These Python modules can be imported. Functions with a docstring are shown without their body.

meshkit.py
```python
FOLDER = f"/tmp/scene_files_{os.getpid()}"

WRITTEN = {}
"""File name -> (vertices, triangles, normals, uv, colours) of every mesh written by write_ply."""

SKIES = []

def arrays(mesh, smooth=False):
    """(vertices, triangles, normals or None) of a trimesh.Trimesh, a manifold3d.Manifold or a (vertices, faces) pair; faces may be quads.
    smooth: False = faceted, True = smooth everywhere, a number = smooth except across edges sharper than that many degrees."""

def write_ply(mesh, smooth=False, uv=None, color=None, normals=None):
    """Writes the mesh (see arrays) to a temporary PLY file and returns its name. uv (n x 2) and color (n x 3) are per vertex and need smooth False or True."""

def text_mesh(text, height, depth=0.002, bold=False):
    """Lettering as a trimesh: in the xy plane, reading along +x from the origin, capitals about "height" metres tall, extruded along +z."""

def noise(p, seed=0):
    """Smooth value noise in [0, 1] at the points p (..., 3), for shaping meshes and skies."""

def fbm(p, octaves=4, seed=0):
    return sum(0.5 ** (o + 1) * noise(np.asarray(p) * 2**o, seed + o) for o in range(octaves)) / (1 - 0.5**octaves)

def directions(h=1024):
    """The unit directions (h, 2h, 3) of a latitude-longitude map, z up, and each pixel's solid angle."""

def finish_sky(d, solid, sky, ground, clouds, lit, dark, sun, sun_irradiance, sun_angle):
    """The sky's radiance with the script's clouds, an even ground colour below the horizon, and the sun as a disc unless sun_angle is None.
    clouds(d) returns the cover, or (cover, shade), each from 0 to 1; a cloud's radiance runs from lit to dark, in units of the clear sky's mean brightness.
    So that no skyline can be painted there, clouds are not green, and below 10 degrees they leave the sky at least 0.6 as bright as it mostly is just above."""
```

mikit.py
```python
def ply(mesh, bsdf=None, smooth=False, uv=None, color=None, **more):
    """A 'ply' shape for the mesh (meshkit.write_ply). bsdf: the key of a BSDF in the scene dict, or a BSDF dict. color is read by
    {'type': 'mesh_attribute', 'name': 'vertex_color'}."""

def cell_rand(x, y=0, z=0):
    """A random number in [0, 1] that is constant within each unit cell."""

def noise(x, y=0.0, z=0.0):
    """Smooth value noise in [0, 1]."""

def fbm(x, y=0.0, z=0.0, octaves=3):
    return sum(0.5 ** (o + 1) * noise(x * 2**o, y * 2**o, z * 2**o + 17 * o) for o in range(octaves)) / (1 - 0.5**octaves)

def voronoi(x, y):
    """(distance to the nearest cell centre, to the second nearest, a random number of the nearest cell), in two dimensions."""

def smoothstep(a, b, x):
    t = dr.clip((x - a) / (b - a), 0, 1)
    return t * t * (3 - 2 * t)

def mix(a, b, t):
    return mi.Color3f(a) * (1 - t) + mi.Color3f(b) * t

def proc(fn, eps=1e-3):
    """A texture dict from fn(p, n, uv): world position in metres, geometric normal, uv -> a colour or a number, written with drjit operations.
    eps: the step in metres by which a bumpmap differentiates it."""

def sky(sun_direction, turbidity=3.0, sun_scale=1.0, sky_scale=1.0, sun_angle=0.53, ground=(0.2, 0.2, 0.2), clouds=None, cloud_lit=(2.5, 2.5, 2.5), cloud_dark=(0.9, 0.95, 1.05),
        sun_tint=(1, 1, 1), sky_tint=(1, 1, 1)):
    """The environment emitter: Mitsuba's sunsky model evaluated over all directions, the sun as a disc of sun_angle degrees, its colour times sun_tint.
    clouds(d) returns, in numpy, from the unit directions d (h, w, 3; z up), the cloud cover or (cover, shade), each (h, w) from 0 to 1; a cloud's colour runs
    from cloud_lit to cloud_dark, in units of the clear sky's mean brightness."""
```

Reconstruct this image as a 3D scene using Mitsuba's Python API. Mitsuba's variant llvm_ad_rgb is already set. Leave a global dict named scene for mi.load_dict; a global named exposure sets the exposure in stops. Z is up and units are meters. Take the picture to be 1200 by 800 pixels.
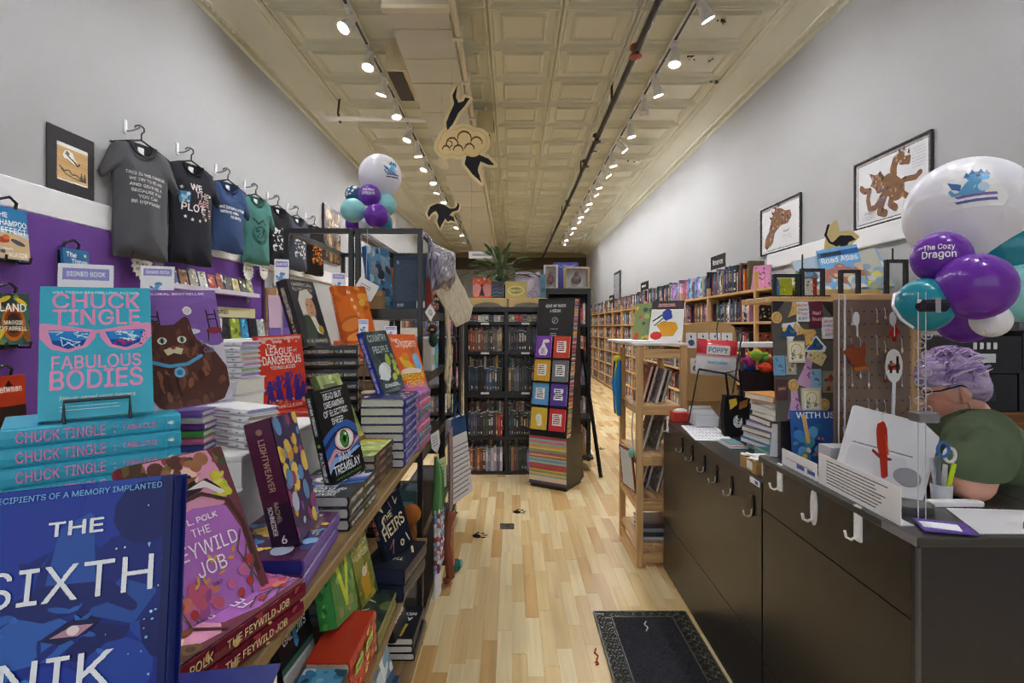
import math, random
import numpy as np, trimesh, shapely, mitsuba as mi, drjit as dr
import mikit, meshkit, manifold3d as m3
from shapely.geometry import Polygon, box as sbox, LineString, Point
from shapely import affinity
T4 = mi.ScalarTransform4f
scene, labels = {}, {}
rng = random.Random(7)
# ---------------------------------------------------------------- camera, sky, exposure
CZ, F = 1.42, 614.0
scene['camera'] = {'type': 'perspective', 'fov_axis': 'x', 'fov': math.degrees(2 * math.atan(600 / F)), 'near_clip': 0.02,
    'to_world': T4().look_at(origin=[0, 0, CZ], target=[0, 1, CZ], up=[0, 0, 1]), 'principal_point_offset_y': 17 / 800}
scene['sky'] = mikit.sky([0.25, -0.35, 0.9], turbidity=4.0, sun_scale=0.0, sky_scale=0.9, clouds=lambda d: 0.85 + 0.0 * d[..., 0],
    cloud_lit=(1.6, 1.6, 1.6), ground=(0.3, 0.3, 0.3))
exposure = 3.08
LAMP_RADIANCE = 60.0

# ---------------------------------------------------------------- helpers
def C(h):
    if not isinstance(h, str): return np.asarray(h, float)
    v = np.array([int(h[i:i + 2], 16) for i in (1, 3, 5)]) / 255
    return np.where(v <= 0.04045, v / 12.92, ((v + 0.055) / 1.055) ** 2.4)
def vary(h, a, r=rng):
    v = np.array([int(h[i:i + 2], 16) for i in (1, 3, 5)], float) * (1 + r.uniform(-a, a))
    return '#%02x%02x%02x' % tuple(int(x) for x in np.clip(v + [r.uniform(-6, 6) for _ in range(3)], 0, 255))
def at(px, py, d): return np.array([(px - 600) / F * d, d, CZ - (py - 383) / F * d])
def rot(ax, deg):
    a = math.radians(deg); c, s = math.cos(a), math.sin(a)
    return np.array({'x': [[1, 0, 0], [0, c, -s], [0, s, c]], 'y': [[c, 0, s], [0, 1, 0], [-s, 0, c]], 'z': [[c, -s, 0], [s, c, 0], [0, 0, 1]]}[ax], float)
def mat(R=np.eye(3), p=(0, 0, 0)):
    M = np.eye(4); M[:3, :3] = R; M[:3, 3] = p; return M
B0 = np.array([[1, 0, 0], [0, 0, -1], [0, 1, 0.0]])          # local x right, y up, z towards the viewer
def pose(p, yaw=0, tilt=0, roll=0):                            # an upright card, turned by yaw about z, leaning back by tilt
    return mat(rot('z', yaw) @ B0 @ rot('x', -tilt) @ rot('z', roll), p)
def TM(x=0, y=0, z=0, yaw=0): return mat(rot('z', yaw), (x, y, z))
_box = (np.array([[x, y, z] for x in (0, 1) for y in (0, 1) for z in (0, 1)], float),
        np.array([[0, 1, 3], [0, 3, 2], [4, 6, 7], [4, 7, 5], [0, 4, 5], [0, 5, 1], [2, 3, 7], [2, 7, 6], [0, 2, 6], [0, 6, 4], [1, 5, 7], [1, 7, 3]]))
_text = {}
def text2d(s, bold=True):
    if (s, bold) not in _text:
        m = meshkit.text_mesh(s, 1.0, 0.01, bold)
        v, f = np.array(m.vertices), np.array(m.faces)
        f = f[(v[f][:, :, 2] > 0.005).all(1)]
        u, inv = np.unique(f, return_inverse=True)
        _text[s, bold] = v[u][:, :2], inv.reshape(-1, 3)
    return _text[s, bold]
def tri(poly):
    out = []
    for g in getattr(poly, 'geoms', [poly]):
        if g.geom_type == 'Polygon' and g.area > 1e-10:
            out.append(trimesh.creation.triangulate_polygon(g, engine='earcut'))
    return out
class MB:
    def __init__(s): s.V, s.F, s.Cc, s.n, s.z, s.clip = [], [], [], 0, 0.0, None
    def add(s, v, f, col, M=None):
        v = np.asarray(v, float)
        if M is not None: v = v @ M[:3, :3].T + M[:3, 3]
        c = C(col)
        s.V.append(v); s.F.append(np.asarray(f, int) + s.n); s.Cc.append(c if c.ndim == 2 else np.tile(c, (len(v), 1))); s.n += len(v)
        return s
    def box(s, lo, hi, col, M=None):
        lo, hi = np.array(lo, float), np.array(hi, float)
        return s.add(_box[0] * (hi - lo) + lo, _box[1], col, M)
    def cbox(s, lo, hi, col, b=0.004, M=None):                # a box with chamfered edges
        lo, hi = np.array(lo, float), np.array(hi, float); b = min(b, 0.45 * (hi - lo).min())
        pts = []
        for i in range(8):
            q = _box[0][i]
            for k in range(3):
                p = np.where(q > 0, hi, lo).astype(float)
                for j in range(3):
                    if j != k: p[j] += b if q[j] == 0 else -b
                pts.append(p)
        h = trimesh.convex.convex_hull(np.array(pts))
        return s.add(h.vertices, h.faces, col, M)
    def mesh(s, m, col, M=None):
        if hasattr(m, 'to_mesh'):
            q = m.to_mesh(); return s.add(q.vert_properties[:, :3], q.tri_verts, col, M)
        return s.add(m.vertices, m.faces, col, M)
    def tube(s, pts, r, col, n=8, M=None, closed=False):
        P = np.asarray(pts, float); k = len(P); r = np.broadcast_to(r, k)
        t = np.gradient(P, axis=0) if not closed else np.roll(P, -1, 0) - np.roll(P, 1, 0)
        t /= np.linalg.norm(t, axis=1, keepdims=True) + 1e-12
        a = np.cross(t[0], [0, 0, 1] if abs(t[0][2]) < 0.9 else [1, 0, 0]); ang = np.arange(n) * 2 * np.pi / n; V = []
        for i in range(k):
            a = a - t[i] * (a @ t[i]); a /= np.linalg.norm(a) + 1e-12; b = np.cross(t[i], a)
            V.append(P[i] + r[i] * (np.cos(ang)[:, None] * a + np.sin(ang)[:, None] * b))
        V = np.vstack(V); f = []
        for i in range(k if closed else k - 1):
            o, q = i * n, ((i + 1) % k) * n
            for j in range(n):
                j2 = (j + 1) % n; f += [[o + j, o + j2, q + j2], [o + j, q + j2, q + j]]
        if not closed:
            V = np.vstack([V, P[:1], P[-1:]]); e = (k - 1) * n
            for j in range(n): j2 = (j + 1) % n; f += [[k * n, j2, j], [k * n + 1, e + j, e + j2]]
        return s.add(V, f, col, M)
    def lathe(s, prof, col, n=20, M=None):                     # profile of (radius, z)
        prof = np.asarray(prof, float); ang = np.arange(n) * 2 * np.pi / n; k = len(prof)
        V = np.stack([prof[:, None, 0] * np.cos(ang), prof[:, None, 0] * np.sin(ang), np.broadcast_to(prof[:, None, 1], (k, n))], -1).reshape(-1, 3); f = []
        for i in range(k - 1):
            for j in range(n):
                j2 = (j + 1) % n; a, b, c, d = i * n + j, i * n + j2, (i + 1) * n + j2, (i + 1) * n + j; f += [[a, b, c], [a, c, d]]
        return s.add(V, f, col, M)
    def ball(s, r, col, M=None, sub=2):
        m = trimesh.creation.icosphere(sub); return s.add(m.vertices * r, m.faces, col, M)
    def prism(s, poly, d, col, M=None):                        # a polygon of the xy plane, extruded by d along z
        poly = poly if hasattr(poly, 'geom_type') else Polygon(poly)
        for g in getattr(poly, 'geoms', [poly]):
            m = trimesh.creation.extrude_polygon(g, d, engine='earcut'); s.add(m.vertices, m.faces, col, M)
        return s
    # flat print in the xy plane, each mark a hair above the last
    def lay(s): s.z += 2e-5; return s.z
    def poly(s, p, col, M=None):
        p = p if hasattr(p, 'geom_type') else Polygon(p)
        if not p.is_valid: p = p.buffer(0)
        if s.clip is not None: p = p.intersection(s.clip)
        z = s.lay()
        for v, f in tri(p): s.add(np.c_[v, np.full(len(v), z)], f, col, M)
        return s
    def rect(s, x0, y0, x1, y1, col): return s.poly(sbox(x0, y0, x1, y1), col)
    def ell(s, x, y, a, b, col, r=0, n=7): return s.poly(affinity.rotate(affinity.scale(Point(x, y).buffer(1, n), a, b), r), col)
    def line(s, pts, w, col): return s.poly(LineString(pts).buffer(w / 2, 3), col)
    def text(s, t, x, y, h, col, w=None, bold=True, al='c', shear=0, r=0):
        v, f = text2d(t, bold); v = v - [(v[:, 0].min() + v[:, 0].max()) / 2, 0.0]; wd = np.ptp(v[:, 0])
        k = h if w is None else w / wd
        v = np.c_[v[:, 0] * k + shear * v[:, 1] * h, v[:, 1] * h]
        if al == 'l': v[:, 0] -= v[:, 0].min()
        if al == 'r': v[:, 0] -= v[:, 0].max()
        a = math.radians(r); v = v @ np.array([[math.cos(a), math.sin(a)], [-math.sin(a), math.cos(a)]])
        return s.add(np.c_[v + [x, y], np.full(len(v), s.lay())], f, col)
    def place(s, o, M=None): return s.add(np.vstack(o.V), np.vstack(o.F), np.vstack(o.Cc), M) if o.n else s
    def get(s): return np.vstack(s.V), np.vstack(s.F), np.vstack(s.Cc)
def Mz(a, p): return mat(rot('z', a), p)
_seen = {}
def uniq(k):
    n = _seen.get(k, -1) + 1; _seen[k] = n
    return k if n == 0 else '%s_%03d' % (k, n)
def lab(k, label=None, cat=None, group=None, kind=None):
    labels[k] = {a: b for a, b in (('label', label), ('category', cat), ('group', group), ('kind', kind)) if b}
def thing(name, label, cat, group=None):
    k = uniq(name); lab(k, label, cat, group); return k
def put(k, mb, m='paint', M=None, smooth=False, **more):
    v, f, c = mb.get()
    if M is not None:
        v = v @ M[:3, :3].T + M[:3, 3]
        if np.linalg.det(M[:3, :3]) < 0: f = f[:, ::-1]
    if m in PROCS: scene[k] = mikit.ply((v, f), m, smooth, **more)
    elif m + '_graded' in scene and (c[f[:, 0]] != c[f[:, 1]]).any(): scene[k] = mikit.ply((v, f), m + '_graded', smooth, color=c, **more)
    else:                                                        # one flat colour per piece, carried as two numbers
        q = np.round(np.sqrt(np.clip(c, 0, 1)) * 255); scene[k] = mikit.ply((v, f), m, smooth, uv=np.c_[q[:, 0] * 256 + q[:, 1] + .3, q[:, 2] + .3], **more)
    return k
def part(parent, name, mb, m='paint', M=None, smooth=False, label=None, **more):
    k = uniq(parent + '__' + name); put(k, mb, m, M, smooth, **more)
    if label: labels[k] = {'label': label}
    return k
def whole(name, label, cat, mb, m='paint', M=None, smooth=False, group=None, kind=None, **more):
    k = uniq(name); lab(k, label, cat, group, kind); return put(k, mb, m, M, smooth, **more)
def struct(name, mb, m='paint', smooth=False, label=None):
    lab(name, label, None, None, 'structure'); return put(name, mb, m, None, smooth)
ORD = ['', 'first', 'second', 'third', 'fourth', 'fifth', 'sixth', 'seventh', 'eighth', 'ninth', 'tenth', 'eleventh', 'twelfth', 'thirteenth', 'fourteenth', 'fifteenth', 'sixteenth',
       'seventeenth', 'eighteenth', 'nineteenth', 'twentieth'] + ['twenty-' + x for x in ('first', 'second', 'third', 'fourth', 'fifth', 'sixth', 'seventh', 'eighth', 'ninth')] + ['thirtieth']
# ---------------------------------------------------------------- materials
def flat_fn(p, n, uv):
    r = dr.floor(uv.x / 256); g = dr.floor(uv.x - r * 256); b = dr.floor(uv.y); s = 1 / 255
    return mi.Color3f(dr.square(r * s), dr.square(g * s), dr.square(b * s))
VCOL = mikit.proc(flat_fn); GRAD = {'type': 'mesh_attribute', 'name': 'vertex_color'}
PROCS = ('pine_x', 'pine_y', 'pine_z', 'shelf_wood', 'wall_paint', 'tin', 'floor_wood', 'carpet', 'acrylic', 'lamp_off')
def pr(col, rough, spec=0.5, metal=0.0, **kw):
    c = col if isinstance(col, dict) else {'type': 'rgb', 'value': [float(x) for x in C(col)]}
    return {'type': 'twosided', 'bsdf': {'type': 'principled', 'base_color': c, 'roughness': rough, 'specular': spec, 'metallic': metal, **kw}}
scene['paint'] = pr(VCOL, 0.55, 0.4)
scene['satin'] = pr(VCOL, 0.32, 0.5)
scene['gloss'] = pr(VCOL, 0.26, 0.22)
scene['paper'] = pr(VCOL, 0.8, 0.2)
scene['cloth'] = pr(VCOL, 0.9, 0.1, sheen=0.3)
scene['skin'] = pr(VCOL, 0.5, 0.35)
scene['metal'] = pr(VCOL, 0.28, 0.5, 0.9)
scene['cloth_graded'] = pr(GRAD, 0.9, 0.1, sheen=0.3)
scene['skin_graded'] = pr(GRAD, 0.5, 0.35)
scene['metal_graded'] = pr(GRAD, 0.28, 0.5, 0.9)
scene['gloss_graded'] = pr(GRAD, 0.16, 0.5)
scene['latex'] = pr(VCOL, 0.2, 0.4)
scene['acrylic'] = {'type': 'thindielectric', 'int_ior': 1.2}
from mikit import noise as tn, fbm as tf, cell_rand, smoothstep
def CL(h): return mi.ScalarColor3f(*[float(x) for x in C(h)])
def mix(a, b, t): return mi.Color3f(a) + (mi.Color3f(b) - mi.Color3f(a)) * t
def wood_fn(dark, light, ax, sc=1.0):
    d, l = CL(dark), CL(light)
    def fn(p, n, uv):
        a, b, c = (p[(ax + 1) % 3], p[(ax + 2) % 3], p[ax])
        return mix(d, l, dr.clip(tf(a * 70 * sc, b * 70 * sc, c * 3 * sc, 2) * 1.1, 0, 1))
    return mikit.proc(fn)
for _n, _a in (('x', 0), ('y', 1), ('z', 2)):
    scene['pine_' + _n] = pr(wood_fn('#a97f52', '#dcb783', _a), 0.5, 0.4)
scene['shelf_wood'] = pr(wood_fn('#6e5a3c', '#957a52', 1), 0.5, 0.4)
def wall_fn(p, n, uv):
    return mix(CL('#aaaaab'), CL('#b5b5b6'), tf(p.x * 0.9, p.y * 0.9, p.z * 0.9, 2))
scene['wall_paint'] = pr(mikit.proc(wall_fn), 0.75, 0.2)
scene['tin'] = pr(mikit.proc(lambda p, n, uv: mix(CL('#c5c4b0'), CL('#d1d0bc'), tn(p.x * 1.7, p.y * 1.7, 0.0))), 0.42, 0.5)
scene['duct_paint'] = pr(VCOL, 0.5, 0.4)
SW, SL = 0.066, 0.43                                            # one strip of the floor: width, length
FL = [CL(x) for x in ('#cca468', '#d9bc84', '#dcc08a', '#e4cc98', '#ead6a8')]
def grain(p):
    return 0.88 + 0.26 * tf(p.x * 60, p.y * 2.4, 0.0, 3)
def floor_fn(p, n, uv):
    i = dr.floor(p.x / SW); j = dr.floor((p.y + 5 + cell_rand(i, 3, 1) * SL) / SL); r = cell_rand(i, j, 7)
    c = mix(mix(FL[0], FL[2], smoothstep(0.0, 0.35, r)), FL[4], smoothstep(0.4, 1.0, r)); fx = p.x / SW - i; fy = (p.y + 5 + cell_rand(i, 3, 1) * SL) / SL - j
    seam = dr.minimum(dr.minimum(fx, 1 - fx) * SW, dr.minimum(fy, 1 - fy) * SL)
    return c * grain(p + mi.Vector3f(r * 3, r * 11, 0)) * (0.9 + 0.1 * smoothstep(0.0004, 0.0016, seam))
scene['floor_wood'] = pr(mikit.proc(floor_fn), 0.3, 0.45)
scene['counter_black'] = pr(VCOL, 0.3, 0.45)
scene['carpet'] = pr(mikit.proc(lambda p, n, uv: mix(CL('#17171a'), CL('#4a4a52'), dr.square(tn(p.x * 420, p.y * 420, 0.0)))), 0.95, 0.1)
# ================================================================ the room
XL, XR, ZC, Y0, Y1 = -2.40, 2.55, 3.97, -1.8, 18.5
struct('floor', MB().box((XL - .1, Y0, -.1), (XR + .1, Y1, -.0015), '#c8a873'), 'floor_wood', label='light maple strip floor of the bookshop')
r_ = random.Random(3)
for i in range(-9, 15):
    y = math.floor((1.9 + 5) / SL) * SL - 5 - float(np.array(cell_rand(float(i), 3, 1)).ravel()[0]) * SL
    while y < 5.0:
        part('floor', 'plank', MB().box((i * SW + .0005, y + .0005, -.012), ((i + 1) * SW - .0005, y + SL - .0005, r_.uniform(-.0003, .0003)), '#ccaa77'), 'floor_wood')
        y += SL
struct('wall_left', MB().box((XL - .1, Y0, 0), (XL, Y1, ZC), '#dddddd'), 'wall_paint', label='plain off-white plaster side wall behind the shirts')
struct('wall_right', MB().box((XR, Y0, 0), (XR + .1, Y1, ZC), '#dddddd'), 'wall_paint', label='plain off-white plaster side wall above the long bookcase')
struct('wall_back', MB().box((XL, Y1, 0), (XR, Y1 + .1, ZC), '#dddddd'), 'wall_paint', label='far end wall of the shop')
b = MB()
for lo, hi in (((XL, Y0 - .1, 0), (XR, Y0, .5)), ((XL, Y0 - .1, 3.4), (XR, Y0, ZC)), ((XL, Y0 - .1, .5), (XL + .25, Y0, 3.4)), ((XR - .25, Y0 - .1, .5), (XR, Y0, 3.4)), ((-.06, Y0 - .1, .5), (.06, Y0, 3.4))): b.box(lo, hi, '#c9c6c0')
struct('wall_front', b, label='shop front wall with two big window openings')
struct('trim_1', MB().box((XL, Y1 - .5, 3.45), (XR, Y1 - .01, 3.8), '#4b4232').box((XL, Y1 - .55, 3.8), (XR, Y1 - .01, 3.95), '#8d8163'), label='dark wooden header beam at the far end')
struct('ceiling', MB().box((XL - .1, Y0, ZC + .02), (XR + .1, Y1, ZC + .15), '#c0b493'), 'tin', label='cream pressed tin ceiling')
def tin_panel(x0, x1, y0, y1, wide):
    rings = [(0, 0), (.010, -.02), (.022, -.02), (.034, -.004), (.042, -.016), (.052, -.002), (.105, .012), (.115, -.014), (.128, -.018), (.14, .0), (.15, .004)] if not wide else \
            [(0, 0), (.010, -.02), (.022, -.02), (.034, -.004), (.042, -.016), (.052, -.002), (.09, .012), (.10, -.014), (.113, -.018), (.128, .0), (.135, .004)]
    V, f = [], []
    for a, z in rings: V += [[x0 + a, y0 + a, ZC + z], [x1 - a, y0 + a, ZC + z], [x1 - a, y1 - a, ZC + z], [x0 + a, y1 - a, ZC + z]]
    for i in range(len(rings) - 1):
        for j in range(4):
            a, b2 = i * 4 + j, i * 4 + (j + 1) % 4; f += [[a, b2 + 4, b2], [a, a + 4, b2 + 4]]
    e = 4 * (len(rings) - 1); f += [[e, e + 2, e + 1], [e, e + 3, e + 2]]
    return MB().add(V, f, '#c0b493')
COLS = [-1.95, -.812, -.2, .408, 1.018, 2.13]
for k in range(-10, 23):
    y = 4.773 + .61 * k
    for a, b2 in zip(COLS, COLS[1:]):
        part('ceiling', 'panel', tin_panel(a + .002, b2 - .002, y + .002, y + .608, b2 - a > .8), 'tin')
struct('trim_5', MB().cbox((XR - .022, .2, 1.99), (XR, 5.2, 2.135), '#e4e4e6', .006), label='wide white painted rail on the wall under the dragon posters')
# cornices: bead, shallow cove, egg moulding
for n, (s, xm, xw) in (('trim_2', (1, 2.13, XR)), ('trim_3', (-1, 1.95, -XL))):
    pf = [(xm, ZC + .01), (xm + .005, ZC - .02), (xm + .03, ZC - .028), (xm + .055, ZC - .01), (xm + .075, ZC - .024), (xm + .09, ZC - .004)]
    x2 = xw - .085
    for t in np.linspace(0, 1, 7): pf.append((xm + .09 + (x2 - xm - .09) * t, ZC - .004 - .042 * t ** 1.8))
    pf += [(x2 + .005, ZC - .062), (xw - .02, ZC - .078), (xw - .012, ZC - .095), (xw + .01, ZC - .095), (xw + .01, ZC + .02)]
    b = MB(); k = len(pf)
    V = [[s * x, y, z] for y in (Y0, Y1) for x, z in pf]; f = []
    for i in range(k - 1): f += [[i, i + 1, k + i + 1], [i, k + i + 1, k + i]]
    struct(n, b.add(V, f, '#b9ab84'), 'tin', label='pressed tin cornice running along the wall')
    eg = MB(); m = trimesh.creation.icosphere(0)
    for y in np.arange(2.0, 12, .075):
        eg.add(m.vertices * [.022, .026, .018] + [s * (xw - .052), y, ZC - .072], m.faces, '#c2b48c')
        eg.box((s * (xw - .052) - .02, y + .034, ZC - .085), (s * (xw - .052) + .02, y + .041, ZC - .06), '#a8996f')
    k2 = part(n, 'egg_moulding', eg, 'tin'); labels[k2] = {'kind': 'stuff'}
# the boxed-in duct
def slab(x0a, x1a, ya, x0b, x1b, yb, z0, z1, col, mb=None):
    mb = mb or MB()
    V = np.array([[x0a, ya, z0], [x1a, ya, z0], [x1b, yb, z0], [x0b, yb, z0], [x0a, ya, z1], [x1a, ya, z1], [x1b, yb, z1], [x0b, yb, z1]])
    return mb.add(V, [[0, 2, 1], [0, 3, 2], [4, 5, 6], [4, 6, 7], [0, 1, 5], [0, 5, 4], [1, 2, 6], [1, 6, 5], [2, 3, 7], [2, 7, 6], [3, 0, 4], [3, 4, 7]], col)
duct = thing('air_duct', 'long boxed cream air duct hung under the tin ceiling', 'duct')
dl = lambda y: -.858 - (y - 3.56) * .0228
dr_ = lambda y: -.435 - (y - 3.56) * .0025
part(duct, 'body', slab(dl(3.56), dr_(3.56), 3.56, dl(17.5), dr_(17.5), 17.5, 3.57, ZC - .01, '#c6c3b4'), 'duct_paint')
part(duct, 'end_flange', MB().box((-.88, 3.53, 3.555), (-.42, 3.57, 3.95), '#c3b9a0').box((-.88, 3.5, 3.55), (-.42, 3.56, 3.575), '#d8cfb6'), 'duct_paint')
for y in (3.78, 4.2, 4.62, 5.25, 5.9, 6.6, 7.4, 8.3, 9.4, 10.6, 12.2): part(duct, 'seam', MB().box((dl(y), y, 3.563), (dr_(y), y + .012, 3.575), '#c8bea4'), 'duct_paint')
y = np.linspace(3.3, 17, 8)
part(duct, 'corner_rail', MB().tube([[dr_(v) + .03, v, 3.6 + .01 * math.sin(v * 3)] for v in y], .022, '#d6cbb0', 6), 'duct_paint', smooth=True)
for v in (3.9, 4.6, 5.4, 6.4): part(duct, 'rail_clip', MB().box((dr_(v) - .01, v, 3.56), (dr_(v) + .07, v + .03, 3.66), '#ded5bd'))
# air registers on the duct's sides
for lbl, x, y, s in (('open metal air register box on the side of the duct by the track lights', -.915, 4.45, -1), ('small square air register box on the duct behind the cloud dragon', -.37, 5.9, 1)):
    k = thing('air_register', lbl, 'vent')
    g = MB(); w, L = .16, .62 if s < 0 else .3
    slab(x - s * .02 if s > 0 else x - w, x + w if s > 0 else x + .02, y, x - s * .02 if s > 0 else x - w, x + w if s > 0 else x + .02, y + L, 3.6, 3.85, '#cdc19c', g)
    part(k, 'boot', g, 'duct_paint')
    xf = x + s * (w + .003)
    part(k, 'frame', MB().box((xf - .004, y + .02, 3.61), (xf + .004, y + L - .02, 3.635), '#e0d7bd').box((xf - .004, y + .02, 3.815), (xf + .004, y + L - .02, 3.84), '#e0d7bd').box((x - .15 * (s < 0), y + .03, 3.592), (x + .14 * (s > 0) - .02, y + L - .03, 3.6), '#3d372b'))
    for q in range(6): part(k, 'slat', MB().box((xf - .006, y + .04, 3.64 + q * .029), (xf + .002, y + L - .04, 3.652 + q * .029), '#6a614e'))
# pipes
k = thing('sprinkler_pipe', 'black sprinkler pipe running the length of the ceiling', 'pipe')
part(k, 'pipe', MB().tube([[1.05, 2.0, 3.75], [1.05, 9.0, 3.75], [1.03, 17.5, 3.75]], .028, '#1d1b1b', 10), 'satin', smooth=True)
for y, c in ((4.45, '#8f2f22'), (6.5, '#1c1c1c'), (7.5, '#1c1c1c'), (9.9, '#1c1c1c')):
    q = part(k, 'sprinkler_head', MB().lathe([(0, .06), (.045, .06), (.05, .03), (.02, .02), (.02, -.02), (.055, -.03), (.055, -.04), (0, -.05)], c, 10, mat(p=(1.05, y, 3.75))).tube([[1.05, y - .07, 3.78], [1.05, y, 3.70], [1.05, y + .07, 3.78]], .008, c, 5), 'satin')
for y in (3.2, 5.5, 8.0, 11, 14): part(k, 'hanger', MB().box((1.04, y, 3.77), (1.06, y + .02, ZC), '#2a2826'))
k = thing('white_conduit', 'white painted pipe with an elbow crossing to the duct', 'pipe')
part(k, 'pipe', MB().tube([at(384, 139, 5.84), at(440, 139.5, 5.84), at(505, 141, 5.84)], .026, '#f2efe8', 10), smooth=True)
part(k, 'elbow', MB().tube([at(374, 129, 5.9), at(377, 134, 5.88), at(385, 139, 5.84), at(392, 139, 5.84)], .036, '#ece8df', 10), smooth=True)
part(k, 'pipe_hook', MB().tube([at(399, 144, 5.84), at(396, 132, 5.84), [at(398, 128, 5.84)[0], 5.84, ZC]], .012, '#3a342a', 6))
# flaking paint on the tin
k = thing('paint_flakes', 'dark flakes of peeling paint on the ceiling near the bright track', 'peeling paint'); labels[k]['kind'] = 'stuff'
b = MB(); r_ = random.Random(5)
for px, py, n in ((845, 24, 7), (808, 66, 6), (832, 70, 5), (836, 93, 4), (700, 176, 9), (737, 188, 5), (747, 187, 4), (703, 214, 3), (720, 216, 4)):
    for _ in range(n):
        p = at(px + r_.uniform(-5, 5), py + r_.uniform(-3, 3), F * 2.54 / (383 - py)); w = r_.uniform(.01, .04)
        b.add(p + [[0, 0, 0], [w, .02, -.004], [w * .4, w, -.012], [w * .8, -.5 * w, -.02]], [[0, 1, 2], [0, 3, 1], [1, 3, 2], [0, 2, 3]], r_.choice(['#3b3426', '#2a251c', '#d8cfae']))
put(k, b)
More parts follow.
